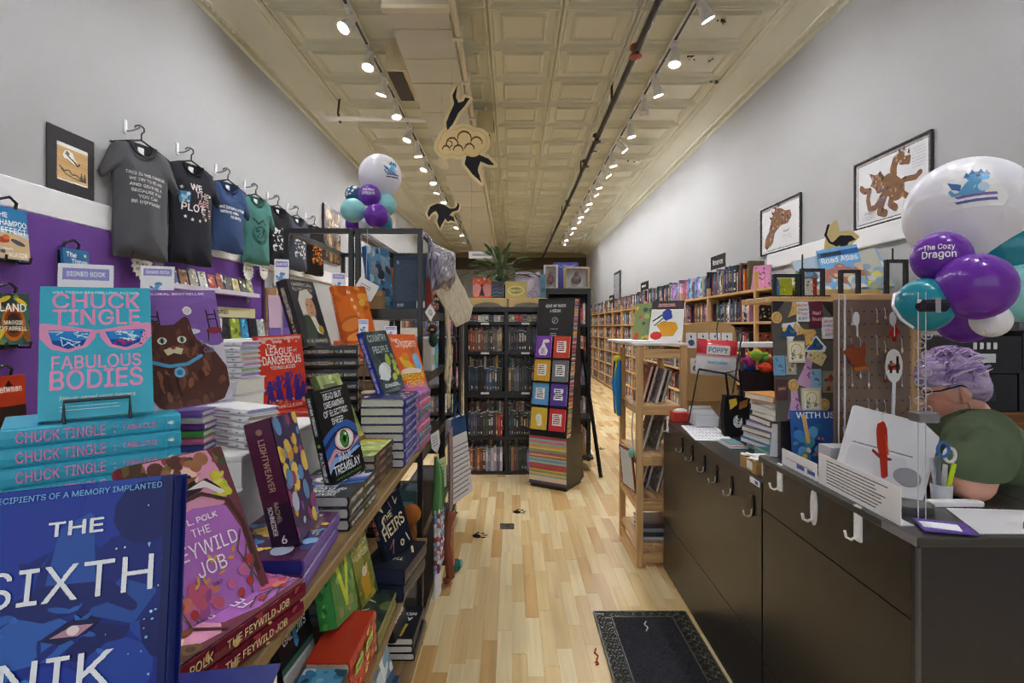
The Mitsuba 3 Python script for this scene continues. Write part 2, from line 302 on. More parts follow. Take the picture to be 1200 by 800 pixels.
# ---------------------------------------------------------------- track lights
scene['lamp_off'] = pr('#c9c9c9', .3)
def track_light(x, y, aim, lbl, on=True):
    k = thing('track_light', lbl, 'track light', 'track lights')
    top = np.array([x, y, 3.9]); head = np.array([x + .01, y, 3.80])
    a = np.array(aim, float); a /= np.linalg.norm(a)
    zx = np.cross(a, [0, 1, .1]); zx /= np.linalg.norm(zx); R = np.column_stack([zx, np.cross(a, zx), a]); M = mat(R, head)
    part(k, 'bracket', MB().box((x - .018, y - .045, 3.885), (x + .018, y + .045, 3.915), '#dcdcdc').tube([top, head - a * .05], .011, '#dcdcdc', 6))
    part(k, 'shade', MB().lathe([(0, -.075), (.028, -.075), (.034, -.03), (.036, .0), (.047, .035), (.052, .09), (.049, .09), (.044, .04)], '#e4e4e4', 14, M), smooth=True)
    d = MB().lathe([(0, .083), (.043, .082), (.046, .075)], '#ffffff', 14, M)
    v, f, c = d.get(); kk = uniq(k + '__shade__bulb'); f = f[:, ::-1]
    n0 = np.cross(v[f[0, 1]] - v[f[0, 0]], v[f[0, 2]] - v[f[0, 0]])
    nn = sum(np.cross(v[q[1]] - v[q[0]], v[q[2]] - v[q[0]]) for q in f)
    if nn @ a < 0: f = f[:, ::-1]
    scene[kk] = mikit.ply((v, f), 'lamp_off')
    if on: scene[kk]['emitter'] = {'type': 'area', 'radiance': {'type': 'rgb', 'value': [LAMP_RADIANCE * q for q in (.99, 1.0, 1.035)]}}
ly = [.6, 1.5, 2.4, 3.2, 4.09, 4.67, 5.18, 5.75, 6.47, 7.05, 7.69, 8.4, 9.0, 9.7, 10.5, 11.3, 12.2, 13.2, 14.3]
ry = [.6, 1.5, 2.4, 3.2, 3.92, 4.6, 5.2, 5.65, 6.33, 6.88, 7.49, 8.04, 8.67, 9.2, 9.8, 10.4, 11.0, 11.6, 12.2, 13.0, 13.9, 14.8]
r_ = random.Random(11)
for side, x, ys in (('by the duct', -1.28, ly), ('by the black pipe', 1.42, ry)):
    k = thing('light_track', 'white ceiling track %s carrying a row of spotlights' % side, 'light track')
    part(k, 'rail', MB().box((x - .02, 0, 3.915), (x + .02, 16, 3.945), '#d9d9d6').box((x - .012, 0, 3.9135), (x + .012, 16, 3.9155), '#2c2b2a'), 'satin')
    for q in range(9): part(k, 'stem', MB().box((x - .008, .5 + q * 1.9, 3.94), (x + .008, .52 + q * 1.9, ZC - .005), '#d0d0cc'))
    s = -1 if x < 0 else 1
    for i, yy in enumerate(ys):
        off = (s > 0 and i == 7)
        aim = (s * (.30 if i % 2 == 0 else -.10), -.2 if i % 3 else .1, -1)
        if s > 0 and i > 7: aim = (.75 if i % 2 else .2, 0, -1)
        if yy == 4.09: aim = (-.5, -.55, -1)
        if yy == 4.67: aim = (-.1, -.35, -1)
        if yy == 3.92: aim = (.55, .15, -1)
        track_light(x, yy, aim, ('unlit white spotlight head on the track by the black pipe' if off else '%s spotlight from the shop front on the ceiling track %s' % (ORD[i + 1], side)), not off)
# ================================================================ books: the general builders
def shade(h, k):
    v = np.array([int(h[i:i + 2], 16) for i in (1, 3, 5)]) * k
    return '#%02x%02x%02x' % tuple(int(x) for x in np.clip(v, 0, 255))
def book(M, w, h, t, col, label, art=None, spine=None, group=None, page='#e6e2d6', m='gloss', name='book', back=None, scol=None):
    """local frame: cover in the plane z = 0 looking along +z, x across from the spine, y up, origin at the middle of its lower edge"""
    k = thing(name, label, 'book', group); e = .0028; scol = scol or col
    b = MB().cbox((-w / 2 + .004, 0, -e), (w / 2, h, 0), col, .0008).cbox((-w / 2 + .004, 0, -t), (w / 2, h, -t + e), back or col, .0008)
    r = [(-w / 2 + .006, 0.0), (-w / 2 + .001, -.12 * t), (-w / 2 - .001, -.5 * t), (-w / 2 + .001, -.88 * t), (-w / 2 + .006, -t), (-w / 2 + .006, -t + e), (-w / 2 + .003, -.5 * t), (-w / 2 + .006, -e)]
    b.prism(Polygon(r), h, scol, mat(np.array([[1, 0, 0], [0, 0, 1], [0, 1, 0.0]]).T, (0, 0, 0)))
    kc = part(k, 'cover', b, m, M)
    g = MB().box((-w / 2 + .004, .0035, -t + e), (w / 2 - .004, h - .0035, -e), page)
    part(k, 'pages', g, 'paper', M)
    p = MB()
    if art is not None: p.place(art, mat(np.eye(3), (0, 0, .0002)))
    if spine is not None: p.place(spine, mat(np.array([[0, 0, -1], [0, 1, 0], [1, 0, 0.0]]), (-w / 2 - .0014, h / 2, -t / 2)))
    if p.n: part(kc, 'print', p, m, M)
    return k
def art(w, h):
    a = MB(); a.w, a.h = w, h; a.clip = sbox(-w / 2 + .0005, .0005, w / 2 - .0005, h - .0005); return a
def spine_art(t, h): a = MB(); a.clip = sbox(-t / 2 + .001, -h / 2 + .001, t / 2 - .001, h / 2 - .001); return a
def spine_text(t, h, words, col, size=None, extra=None):
    """words down the spine (read with the book's head to the left)"""
    a = spine_art(t, h)
    if extra: extra(a)
    for s, c, ln, hh in words:                                   # text, centre along the spine from the head, length, height
        a.text(s, 0, 0, hh, col if not isinstance(s, tuple) else s[1], w=ln)
        v = a.V[-1]; v[:, 1] -= hh / 2; x, y = v[:, 0].copy(), v[:, 1].copy(); v[:, 0] = y; v[:, 1] = h / 2 - c - x
    return a
def lie(A, ang, ztop, w, h):                                    # face up; seen from the spine's side the spine runs from A along ang
    a = math.radians(ang); u = np.array([math.cos(a), math.sin(a), 0]); x = np.array([-u[1], u[0], 0]); z = np.array([0, 0, 1.0])
    return mat(np.column_stack([x, -u, z]), np.array([A[0], A[1], ztop]) + u * h + x * w / 2)
def place_in_stack(i, n): return 'top' if i == n - 1 else 'bottom' if i == 0 else '%s from the top' % ORD[n - i]
def stack(n, A, ang, z0, w, h, t, col, label, group, art_top=None, spine=None, cols=None, jit=.004, page='#e6e2d6', scol=None, seed=1, m='gloss', turn=2.0):
    r = random.Random(seed); z = z0
    for i in range(n):
        z += t
        c = cols[i % len(cols)] if cols else col
        j = r.uniform(-jit, jit); aa = math.radians(ang)
        p = (A[0] + j * math.sin(aa), A[1] - j * math.cos(aa))
        book(lie(p, ang + r.uniform(-turn, turn), z, w, h), w, h, t - .0006, c, label % place_in_stack(i, n), art_top if i == n - 1 else None, spine(i) if spine else None, group, page, m, scol=scol)
    return z
def blobs(a, n, cols, x0, y0, x1, y1, s0, s1, seed=0, asp=1.0):
    r = random.Random(seed)
    for _ in range(n):
        s = r.uniform(s0, s1); a.ell(r.uniform(x0, x1), r.uniform(y0, y1), s, s * r.uniform(.5, 1.2) * asp, r.choice(cols), r.uniform(0, 180), 3)
def lines(a, x0, x1, y1, y0, n, col, wd=.0012, seed=0, al=.0):
    r = random.Random(seed)
    for i in range(n):
        y = y1 + (y0 - y1) * (i + .5) / n; a.rect(x0, y - wd / 2, x1 - (x1 - x0) * r.uniform(0, .25), y + wd / 2, col)
# ---------------------------------------------------------------- left wall: rail, purple board, print, shirts
struct('trim_4', MB().cbox((XL, .2, 1.985), (XL + .022, 8.5, 2.135), '#e4e4e6', .006), label='wide white painted rail above the purple board')
k = thing('wall_board', 'deep purple display board fixed to the wall under the white rail', 'display board')
part(k, 'panel', MB().cbox((XL + .0005, .3, .55), (XL + .03, 3.18, 1.98), '#6b4594', .004), 'paper')
part(k, 'panel', MB().cbox((XL + .0005, 3.185, .55), (XL + .012, 5.0, 1.98), '#6b4594', .004), 'paper')
part(k, 'edge_strip', MB().box((XL, 5.0, .55), (XL + .02, 5.04, 1.98), '#3a2055'), 'paper')
def wallM(y, z, x=XL + .005, face=1):                          # a card flat on a side wall; local x runs along the wall as seen from the room
    return mat(np.column_stack([[0, face, 0], [0, 0, 1], [face, 0, 0]]), (x, y, z))
k = thing('art_print', 'charcoal matted print of a dragon in clouds on tan paper, beside the grey shirt', 'picture')
a = MB(); W, H = .305, .35
part(k, 'mount', MB().cbox((-W / 2, 0, 0), (W / 2, H, .006), '#3c3b3d', .001), 'paper', wallM(2.845, 2.125))
a.rect(-.095, .075, .105, .275, '#e9e6df'); a.rect(-.095, .083, .105, .255, '#cda976')
for q in range(6): a.rect(-.095, .09 + q * .028, .105, .096 + q * .028, '#c79f69' if q % 2 else '#d6b585')
a.poly([(-.06, .215), (-.045, .24), (-.02, .245), (.005, .235), (.015, .21), (.03, .195), (.02, .18), (-.01, .19), (-.03, .2), (-.05, .195)], '#efeae0')
a.line([(-.04, .225), (-.02, .21), (0, .2), (.02, .19), (.035, .175), (.05, .19)], .008, '#4a4640'); a.line([(-.035, .235), (-.02, .225)], .01, '#3c3933')
a.line([(-.08, .15), (-.05, .13), (-.02, .14), (.0, .12), (.03, .125), (.06, .105), (.09, .12)], .007, '#5a5347')
a.line([(-.07, .135), (-.04, .115), (.01, .105), (.05, .1), (.09, .1)], .006, '#6d6654'); a.poly([(.05, .1), (.06, .15), (.075, .11), (.085, .155), (.095, .1)], '#62594a')
part(k, 'print', a, 'paper', wallM(2.845, 2.125, XL + .0116))
def hook(y, z, x=XL):
    k = thing('wall_hook', HOOKL, 'hook', None)
    part(k, 'plate', MB().cbox((x, y - .014, z - .03), (x + .008, y + .014, z + .055), '#f2f2f2', .004), 'satin')
    part(k, 'prong', MB().tube([(x + .006, y, z - .015), (x + .05, y, z - .012), (x + .088, y, z + .004), (x + .098, y, z + .022)], .005, '#8d8f93', 6), 'metal')
def shirt(i, y, ztop, wd, hg, col, pr_, lbl, yaw=0, collar=None):
    """a T-shirt on a hanger, front to the room; local x along the wall, y up, z into the room"""
    hw = wd / 2
    half = [(.075, 0), (.16, -.02), (hw * .72, -.05), (hw, -.22), (hw * .93, -.255), (hw * .70, -.20), (hw * .66, -hg * .55), (hw * .69, -hg)]
    body = Polygon([(-x, y2) for x, y2 in reversed(half)] + half + [(hw * .3, -hg - .006), (-hw * .3, -hg + .004)])
    neck = affinity.scale(Point(0, .004).buffer(.078, 10), 1, .95)
    front = body.difference(neck)
    m = trimesh.creation.extrude_polygon(front, .02, engine='earcut')
    v, f = trimesh.remesh.subdivide_to_size(m.vertices, m.faces, .045)
    v, inv = np.unique(np.round(v, 5), axis=0, return_inverse=True); f = inv.reshape(-1)[f]
    dist = shapely.distance(shapely.points(v[:, :2]), front.boundary); fz = v[:, 2] > .01
    bulge = .05 * np.sqrt(np.clip(dist / .14, 0, 1)); nz = meshkit.noise(np.c_[v[:, 0] * 9 + i * 7, v[:, 1] * 3.0, v[:, 0] * 0]) - .5
    v[:, 2] = np.where(fz, .02 + bulge + nz * .045 * np.clip(-v[:, 1] / hg + .1, 0, 1) * np.clip(dist / .03, 0, 1), v[:, 2] * .5)
    k = thing('t_shirt', lbl, 't-shirt', 't-shirts hung along the wall')
    M = wallM(y, ztop, XL + .09); M[:3, :3] = rot('z', yaw) @ M[:3, :3]
    kb = part(k, 'body', MB().add(v, f, col), 'cloth', M, smooth=True)
    th = np.linspace(math.pi, 2 * math.pi, 13)
    part(kb, 'neckband', MB().tube([(.082 * math.cos(q), .004 + .078 * math.sin(q), .03 + .02 * abs(math.sin(q))) for q in th], .008, shade(col, .75) if collar is None else collar, 6), 'cloth', M)
    part(k, 'back_neck', MB().box((-.08, -.075, .006), (.08, .012, .010), shade(col, .6)).box((-.02, -.05, .0105), (.02, -.01, .0115), '#e8e8e8'), 'cloth', M)
    if pr_:
        a = MB(); pr_(a); A = MB()
        vv, ff, cc = a.get(); S = front.buffer(-.001)
        dd = np.where(shapely.contains(S, shapely.points(vv[:, :2])), shapely.distance(shapely.points(vv[:, :2]), front.boundary), 0)
        nz = meshkit.noise(np.c_[vv[:, 0] * 9 + i * 7, vv[:, 1] * 3.0, vv[:, 0] * 0]) - .5
        vv[:, 2] += .0225 + .05 * np.sqrt(np.clip(dd / .14, 0, 1)) + nz * .045 * np.clip(-vv[:, 1] / hg + .1, 0, 1)
        A.add(vv, ff, cc); part(kb, 'chest_print', A, 'cloth', M)
    kh = thing('coat_hanger', 'black %s' % HANGL, 'coat hanger', None)
    hb = MB().tube([(-.19, -.035, .012), (-.1, .0, .015), (0, .035, .015), (.1, .0, .015), (.19, -.035, .012)], .006, '#222224', 6)
    part(kh, 'arms', hb, 'satin', M)
    part(kh, 'hook', MB().tube([(0, .035, .015), (0, .075, .015), (.022, .095, .012), (.022, .118, .008), (.004, .132, 0), (-.016, .124, -.01), (-.02, .112, -.014)], .0045, '#2c2c30', 6), 'satin', M)
def p_grey(a):
    for q, s in enumerate(('THIS IS THE CAMERA', 'WE TRY TO BE AND', 'AND GIVE ME A', 'BECAUSE YOU', 'YOU CAN', 'BE DIFFERENT')): a.text(s, 0, -.2 - q * .034, .018, '#cfcfcf', w=[.26, .22, .22, .2, .13, .2][q])
def p_we(a):
    a.text('WE', .0, -.185, .045, '#e2d6d4'); a.text('THE', .05, -.235, .045, '#c9b9b9'); a.text('ARE', .06, -.285, .04, '#c89a9a'); a.text('PLOT', -.02, -.335, .05, '#e8e2e2')
    a.poly([(-.13, -.21), (-.05, -.2), (-.05, -.27), (-.12, -.29)], '#4f86a8'); blobs(a, 14, ['#9fc4d8', '#2f4f70', '#c7dcea'], -.12, -.28, -.06, -.21, .006, .016, 3)
    for q in range(4): a.rect(.05, -.31 - q * .018, .13, -.3 - q * .018, '#b06d6d' if q % 2 else '#dcdcdc')
    for x, y in ((-.11, -.18), (.12, -.2), (-.08, -.38), (-.03, -.395), (.03, -.395), (.08, -.38)):
        a.poly([(x + (.016 if q % 2 == 0 else .007) * math.sin(q * math.pi / 5), y + (.016 if q % 2 == 0 else .007) * math.cos(q * math.pi / 5)) for q in range(10)], '#e4dcdc')
def p_well(a): a.text('well behaved women', 0, -.215, .026, '#dfe4ea', w=.26); a.text('seldom make', -.03, -.25, .026, '#dfe4ea', w=.17); a.text('history', .03, -.285, .026, '#dfe4ea', w=.12)
def p_teal(a):
    for r in (.09, .075): a.poly(Point(0, -.33).buffer(r).difference(Point(0, -.325).buffer(r - .006)), '#1f3f3a')
    a.line([(-.08, -.2), (-.03, -.24), (.02, -.2), (.07, -.24)], .012, '#22443f'); a.line([(-.06, -.29), (0, -.26), (.06, -.29)], .01, '#22443f'); blobs(a, 10, ['#24443f', '#2b524b'], -.05, -.38, .05, -.3, .006, .02, 4)
def p_bw(cols, x=.12):
    def f(a): blobs(a, 60, cols, -x, -.43, x, -.2, .006, .024, 9, .5)
    return f
SH = [(3.25, 2.54, .51, .70, '#55565a', p_grey, 'charcoal grey T-shirt with six lines of white lettering'),
      (3.755, 2.575, .50, .71, '#2a2b33', p_we, 'black T-shirt with a stars, stripes and lettering print'),
      (4.24, 2.575, .46, .55, '#3b4f75', p_well, 'denim blue T-shirt with small white lettering on the chest'),
      (4.70, 2.575, .47, .59, '#4c7f78', p_teal, 'teal green T-shirt with a round dark emblem'),
      (5.14, 2.58, .44, .56, '#26262c', p_bw(['#dadada', '#b9b9b9', '#f0f0f0']), 'black T-shirt with a busy white drawing, next to the teal one'),
      (5.60, 2.58, .44, .56, '#4a4f5a', p_bw(['#dcdcdc', '#8c8f96', '#eeeeee'], .1), 'slate grey T-shirt with a pale tall drawing'),
      (6.09, 2.58, .44, .56, '#26221f', p_bw(['#d9762e', '#b8541f', '#e7a05a'], .08), 'black T-shirt with an orange picture, last of the row')]
for i, (y, z, wd, hg, c, p, l) in enumerate(SH):
    nm_ = ('charcoal grey shirt', 'stars and stripes shirt', 'denim blue shirt', 'teal shirt', 'black shirt with white drawing', 'slate grey shirt', 'black shirt with orange picture')[i]
    HOOKL = 'white adhesive wall hook above the ' + nm_; HANGL = 'plastic hanger inside the ' + nm_
    hook(y, z + .11); shirt(i, y, z, wd, hg, c, p, l, yaw=-16)
def burst(y, z, r, lbl, txt, face=1):
    k = thing('price_sign', lbl, 'sign')
    P_ = [((r if q % 2 else r * .78) * math.cos(q * math.pi / 16), (r if q % 2 else r * .78) * math.sin(q * math.pi / 16)) for q in range(32)]
    part(k, 'card', MB().prism(P_, .0015, '#e6e6e0'), 'paper', wallM(y, z, XL + .055, face))
    a = MB()
    for q, s in enumerate(txt): a.text(s, 0, r * .3 - q * r * .34, r * .19, '#38383c', w=r * 1.1)
    part(k, 'lettering', a, 'paper', wallM(y, z, XL + .0568, face))
burst(3.32, 1.815, .10, 'white starburst card under the charcoal grey shirt', ('Signs', 'fit any', 'half their price'))
burst(4.66, 1.925, .10, 'white starburst card below the teal shirt', ('Shirts', '$25'))
burst(4.95, 1.95, .09, 'white starburst card past the teal shirt, hung nearest the card rack', ('Shirts', 'here'))
k = thing('framed_art', 'tall bronze framed fantasy picture on the wall past the shirts', 'picture')
a = MB(); blobs(a, 90, ['#6f5233', '#a07b4b', '#3d2c1c', '#c4a270', '#8a653a', '#54453a'], -.27, .04, .27, .66, .02, .07, 5)
part(k, 'frame', MB().cbox((-.32, 0, 0), (.32, .72, .03), '#2b2118', .01), 'satin', wallM(6.92, 2.27)); part(k, 'picture', a.rect(.05, .5, .2, .52, '#e8dcc4'), 'gloss', wallM(6.92, 2.27, XL + .036))
# ---- face-out books hung on the purple board, their wire holders, cards and journals
def wire_holder(y, z, lbl):
    k = thing('book_holder', lbl, 'book holder')
    part(k, 'hoop', MB().tube([(XL + .03, y - .05, z + .22), (XL + .05, y - .045, z + .27), (XL + .06, y, z + .29), (XL + .05, y + .045, z + .27), (XL + .03, y + .05, z + .22)], .007, '#17161a', 6), 'satin')
    for q in (-.06, .06): part(k, 'prong', MB().tube([(XL + .03, y + q, z + .02), (XL + .05, y + q, z - .012), (XL + .10, y + q, z - .012), (XL + .105, y + q, z + .014)], .006, '#17161a', 6), 'satin')
    part(k, 'back_plate', MB().cbox((XL + .028, y - .07, z - .015), (XL + .034, y + .07, z + .23), '#1b1a1e', .002), 'satin')
w, h = .16, .24
a = art(w, h); a.rect(-w, h * .47, w, h, '#2f7fb5'); a.rect(-w, 0, w, h * .5, '#d0b58a'); a.poly([(-.08, .11), (-.02, .13), (.08, .1), (.08, .13), (-.08, .14)], '#b9cdd4')
a.text('THE', -.045, h * .8, .022, '#f2f4f4'); a.text('SHAMPOO', 0, h * .64, .026, '#f2f4f4', w=.145); a.text('EFFECT', .01, h * .5, .026, '#f2f4f4', w=.12)
a.ell(-.045, .085, .03, .014, '#b3452c'); a.ell(-.03, .1, .016, .012, '#d66a3a'); a.ell(.025, .08, .035, .011, '#4d4a55', -18); a.ell(-.05, .035, .012, .012, '#5a4a78'); a.text('JENNY', -.03, .04, .013, '#f0ece4'); a.text('JACKSON', .015, .012, .02, '#f0ece4', w=.1)
wire_holder(2.44, 1.735, 'black wire holder on the purple board under the beach novel'); book(pose((XL + .082, 2.44, 1.735), 88, 5), w, h, .02, '#4a90c0', 'blue and sand beach-scene novel on a wire holder under the white rail', a)
a = art(w, h); a.rect(-w, 0, w, h, '#39513f'); blobs(a, 26, ['#5a6b4a', '#2a3b35', '#8d5a2a', '#6f8a55', '#3d6a5a'], -.08, 0, .08, h, .015, .045, 8)
for q, c in ((.07, '#b86a26'), (.055, '#7d3b1d'), (.04, '#3a2a24')): a.poly(affinity.scale(Point(0, .1).buffer(q), .8, 1.2), c)
for x, y, r in ((-.04, .21, 25), (.04, .2, -30), (-.06, .05, 60)): a.ell(x, y, .032, .011, '#d8b436', r)
a.text('LAND', 0, .155, .036, '#f2efe6', w=.125); a.text('MAGGIE', 0, .093, .019, '#f0e6cf', w=.09); a.text("O'FARRELL", 0, .065, .02, '#f0e6cf', w=.13)
wire_holder(2.44, 1.335, 'black wire holder on the purple board under the dark green novel'); book(pose((XL + .082, 2.44, 1.338), 88, 2), w, h, .022, '#39513f', 'dark green floral novel titled LAND hung low on the purple board', a)
a = art(w, h); a.rect(-w, 0, w, h, '#b23a22'); a.text('Between', 0, h - .075, .03, '#f3e9da', w=.12); a.poly([(-.02, h - .05), (0, h - .02), (.02, h - .05)], '#2a1614'); a.rect(-w, 0, w, .1, '#33241f')
wire_holder(2.42, .955, 'black wire holder on the purple board under the red book'); book(pose((XL + .082, 2.42, .955), 88, 2), w, h, .02, '#b23a22', 'red book titled Between in black letter, lowest on the purple board', a)
a = art(w, h); a.rect(-w, 0, w, h, '#2f6d9e'); a.text('The', -.03, h - .045, .026, '#e9f0f4'); a.text('Things', .02, h - .08, .026, '#e9f0f4', w=.1); a.text('We Never', 0, h - .115, .024, '#e9f0f4', w=.12); a.ell(.055, h - .03, .008, .008, '#dfe8a0')
wire_holder(2.80, 1.595, 'black wire holder on the purple board behind the blue book'); book(pose((XL + .082, 2.80, 1.595), 88, 3), w, h, .02, '#2f6d9e', 'blue book titled The Things on a wire holder behind the signed book card', a)
k = thing('card_ledge', 'narrow clear ledge of small face-out cards across the purple board', 'shelf')
part(k, 'ledge', MB().cbox((XL + .01, 3.45, 1.685), (XL + .10, 4.78, 1.69), '#b9b4c6', .001).cbox((XL + .098, 3.45, 1.685), (XL + .101, 4.78, 1.72), '#c9c4d6', .001), 'satin')
part(k, 'bracket', MB().box((XL, 3.5, 1.64), (XL + .03, 3.53, 1.69), '#8d86a0')); part(k, 'bracket', MB().box((XL, 4.7, 1.64), (XL + .03, 4.73, 1.69), '#8d86a0'))
CC = [('#6a6660', 'grey'), ('#55608a', 'slate blue'), ('#a0724c', 'copper'), ('#b9b9a5', 'pale sage'), ('#c9c8c4', 'white and black'), ('#a0443c', 'brick red'), ('#8d4f3c', 'rust'), ('#5b5a52', 'charcoal'), ('#c6b87e', 'straw yellow'), ('#47483e', 'olive black'), ('#a3a878', 'pale moss')]
for i, (c, n) in enumerate(CC):
    y = 3.51 + i * .118; a = MB(); hh = .165 - .01 * (i % 3); a.clip = sbox(-.045, 0, .045, hh)
    blobs(a, 12, [shade(c, .55), shade(c, 1.35), shade(c, .8), '#e4e0d6'], -.045, 0, .045, hh, .006, .02, 20 + i)
    whole('greeting_card', '%s greeting card, %s from the shop front on the clear ledge' % (n, ORD[i + 1]), 'greeting card', MB().cbox((-.045, 0, -.004), (.045, hh, 0), c, .001).place(a), 'satin', pose((XL + .072, y, 1.6905), 86, 14), group='cards on the clear ledge')
k = thing('shelf_sign', 'cream shelf sign reading Journals on the purple board', 'sign')
part(k, 'board', MB().cbox((-.36, 0, 0), (.36, .085, .008), '#cfc59a', .001), 'paper', wallM(4.46, 1.50, XL + .03)); part(k, 'lettering', MB().text('Journals', -.2, .028, .04, '#2a2926', w=.2), 'paper', wallM(4.46, 1.50, XL + .0386))
k = thing('journal_shelf', 'white shelf carrying a row of journals under the cream sign', 'shelf')
part(k, 'board', MB().cbox((XL, 4.05, 1.30), (XL + .2, 5.0, 1.325), '#dedede', .003)); part(k, 'side', MB().cbox((XL, 4.03, 1.30), (XL + .16, 4.05, 1.49), '#dedede', .003)); part(k, 'side', MB().cbox((XL, 5.0, 1.30), (XL + .2, 5.02, 1.49), '#dedede', .003))
for i, (c, n, wd) in enumerate((('#2d2d31', 'black', .12), ('#8a9a3c', 'lime green', .13), ('#3f8fb8', 'sky blue', .09), ('#23242a', 'black and white', .12), ('#a9b0b0', 'pale grey', .11), ('#7a5a4a', 'brown', .12))):
    a = art(wd, .18); blobs(a, 8, [shade(c, 1.5), shade(c, .6)], -wd / 2, .02, wd / 2, .16, .006, .02, i)
    book(pose((XL + .15, 4.14 + i * .147, 1.3255), 88, 8), wd, .165, .016, c, '%s journal, %s along the shelf under the Journals sign' % (n, ORD[i + 1]), a, group='journals on the white shelf', name='journal')
# wooden rack of small prints beyond the board
k = thing('print_rack', 'pine wall rack packed with small black and white prints past the purple board', 'rack')
for q in range(4): part(k, 'shelf', MB().box((XL + .01, 5.1, 1.08 + q * .2), (XL + .1, 6.1, 1.10 + q * .2), '#a98555'), 'pine_y')
for y in (5.1, 5.58, 6.08): part(k, 'upright', MB().box((XL + .01, y, .5), (XL + .11, y + .03, 1.80), '#a98555'), 'pine_z')
part(k, 'back', MB().box((XL, 5.08, .5), (XL + .01, 6.12, 1.80), '#7c5c3a'), 'paint')
r_ = random.Random(4)
for q in range(4):
    for j in range(7):
        c = r_.choice(['#8b8a86', '#c9c7c0', '#4a4844', '#b0aaa0', '#9a5a44', '#5a6a72']); a = MB(); a.clip = sbox(-.05, 0, .05, .15)
        blobs(a, 9, ['#2a2a2a', '#e8e6e0', shade(c, .6), shade(c, 1.3)], -.05, 0, .05, .15, .008, .022, 50 + q * 9 + j)
        whole('small_print', 'small printed card, %s along tier %s of the pine wall rack' % (ORD[j + 1], ('one', 'two', 'three', 'four')[q]), 'print', MB().cbox((-.05, 0, -.004), (.05, .15, 0), c, .001).place(a), 'satin', pose((XL + .07, 5.2 + j * .13, 1.1005 + q * .2), 85, 10), group='prints in the pine wall rack')
# ================================================================ the low display fixture by the aisle and its books
k = thing('display_fixture', 'long low display fixture with olive wood shelves on black legs, loaded with new books', 'display shelf')
for z, hgt in ((.945, .026), (.49, .026), (.12, .026)):
    part(k, 'shelf', MB().cbox((-1.08, .12, z - hgt), (-.362 if z > .9 else -.375, 2.315, z), '#8a724b', .003), 'shelf_wood')
for x in (-1.07, -.40):
    for y in (.14, 1.2):
        part(k, 'leg', MB().box((x - .012 - .03, y, 0), (x + .012 - .03, y + .025, .919), '#1b1b1d'), 'satin') if (x < -.5 or y < 1) else None
part(k, 'back_panel', MB().box((-1.075, .16, .12), (-1.065, 2.31, .915), '#4a3a26'), 'paint')
def riser(lbl, lo, hi, col='#d5d5d3', m='paint'):
    k = thing('display_riser', lbl, 'riser'); part(k, 'top', MB().cbox((lo[0], lo[1], hi[2] - .012), hi, col, .002), m)
    for q in ((lo, (hi[0], lo[1] + .01, hi[2] - .012)), ((lo[0], hi[1] - .01, lo[2]), (hi[0], hi[1], hi[2] - .012)), ((hi[0] - .01, lo[1] + .01, lo[2]), (hi[0], hi[1] - .01, hi[2] - .012)), ((lo[0], lo[1] + .01, lo[2]), (lo[0] + .01, hi[1] - .01, hi[2] - .012))):
        part(k, 'side', MB().box(q[0], q[1], col), m)
riser('white box riser under the turquoise books', (-1.02, .86, .945), (-.535, 1.05, 1.098)); riser('white box riser under the small white paperbacks', (-1.02, 1.056, .945), (-.545, 1.52, 1.159))
riser('black box riser under the biographies', (-.98, 1.84, .945), (-.60, 2.08, 1.10), '#1d1c1e')
k = thing('wooden_crate', 'small pine crate under the red hardbacks', 'crate')
for q in range(3): part(k, 'slat', MB().cbox((-.90, 1.585, .947 + q * .034), (-.60, 1.6, .973 + q * .034), '#c79a62', .002), 'pine_x'); part(k, 'slat', MB().cbox((-.615, 1.6, .947 + q * .034), (-.60, 1.82, .973 + q * .034), '#c79a62', .002), 'pine_y')
part(k, 'top', MB().cbox((-.90, 1.6, 1.045), (-.615, 1.82, 1.065), '#c79a62', .002), 'pine_x'); part(k, 'corner_post', MB().box((-.64, 1.6, .945), (-.615, 1.625, 1.045), '#b98a55'), 'pine_z')
for _x, _y in ((-.64, 1.795), (-.9, 1.6), (-.9, 1.795)): part(k, 'corner_post', MB().box((_x, _y, .945), (_x + .025, _y + .025, 1.045), '#b98a55'), 'pine_z')
k = thing('wooden_crate', 'tall pine crate under the orange hardbacks', 'crate')
for q in range(6): part(k, 'slat', MB().cbox((-.80, 2.095, .947 + q * .055), (-.52, 2.11, .988 + q * .055), '#c79a62', .002), 'pine_x')
part(k, 'top', MB().cbox((-.80, 2.11, 1.268), (-.52, 2.31, 1.288), '#c79a62', .002), 'pine_x')
for _x, _y in ((-.8, 2.11), (-.545, 2.11), (-.8, 2.28), (-.545, 2.28)): part(k, 'corner_post', MB().box((_x, _y, .945), (_x + .025, _y + .025, 1.268), '#b98a55'), 'pine_z')
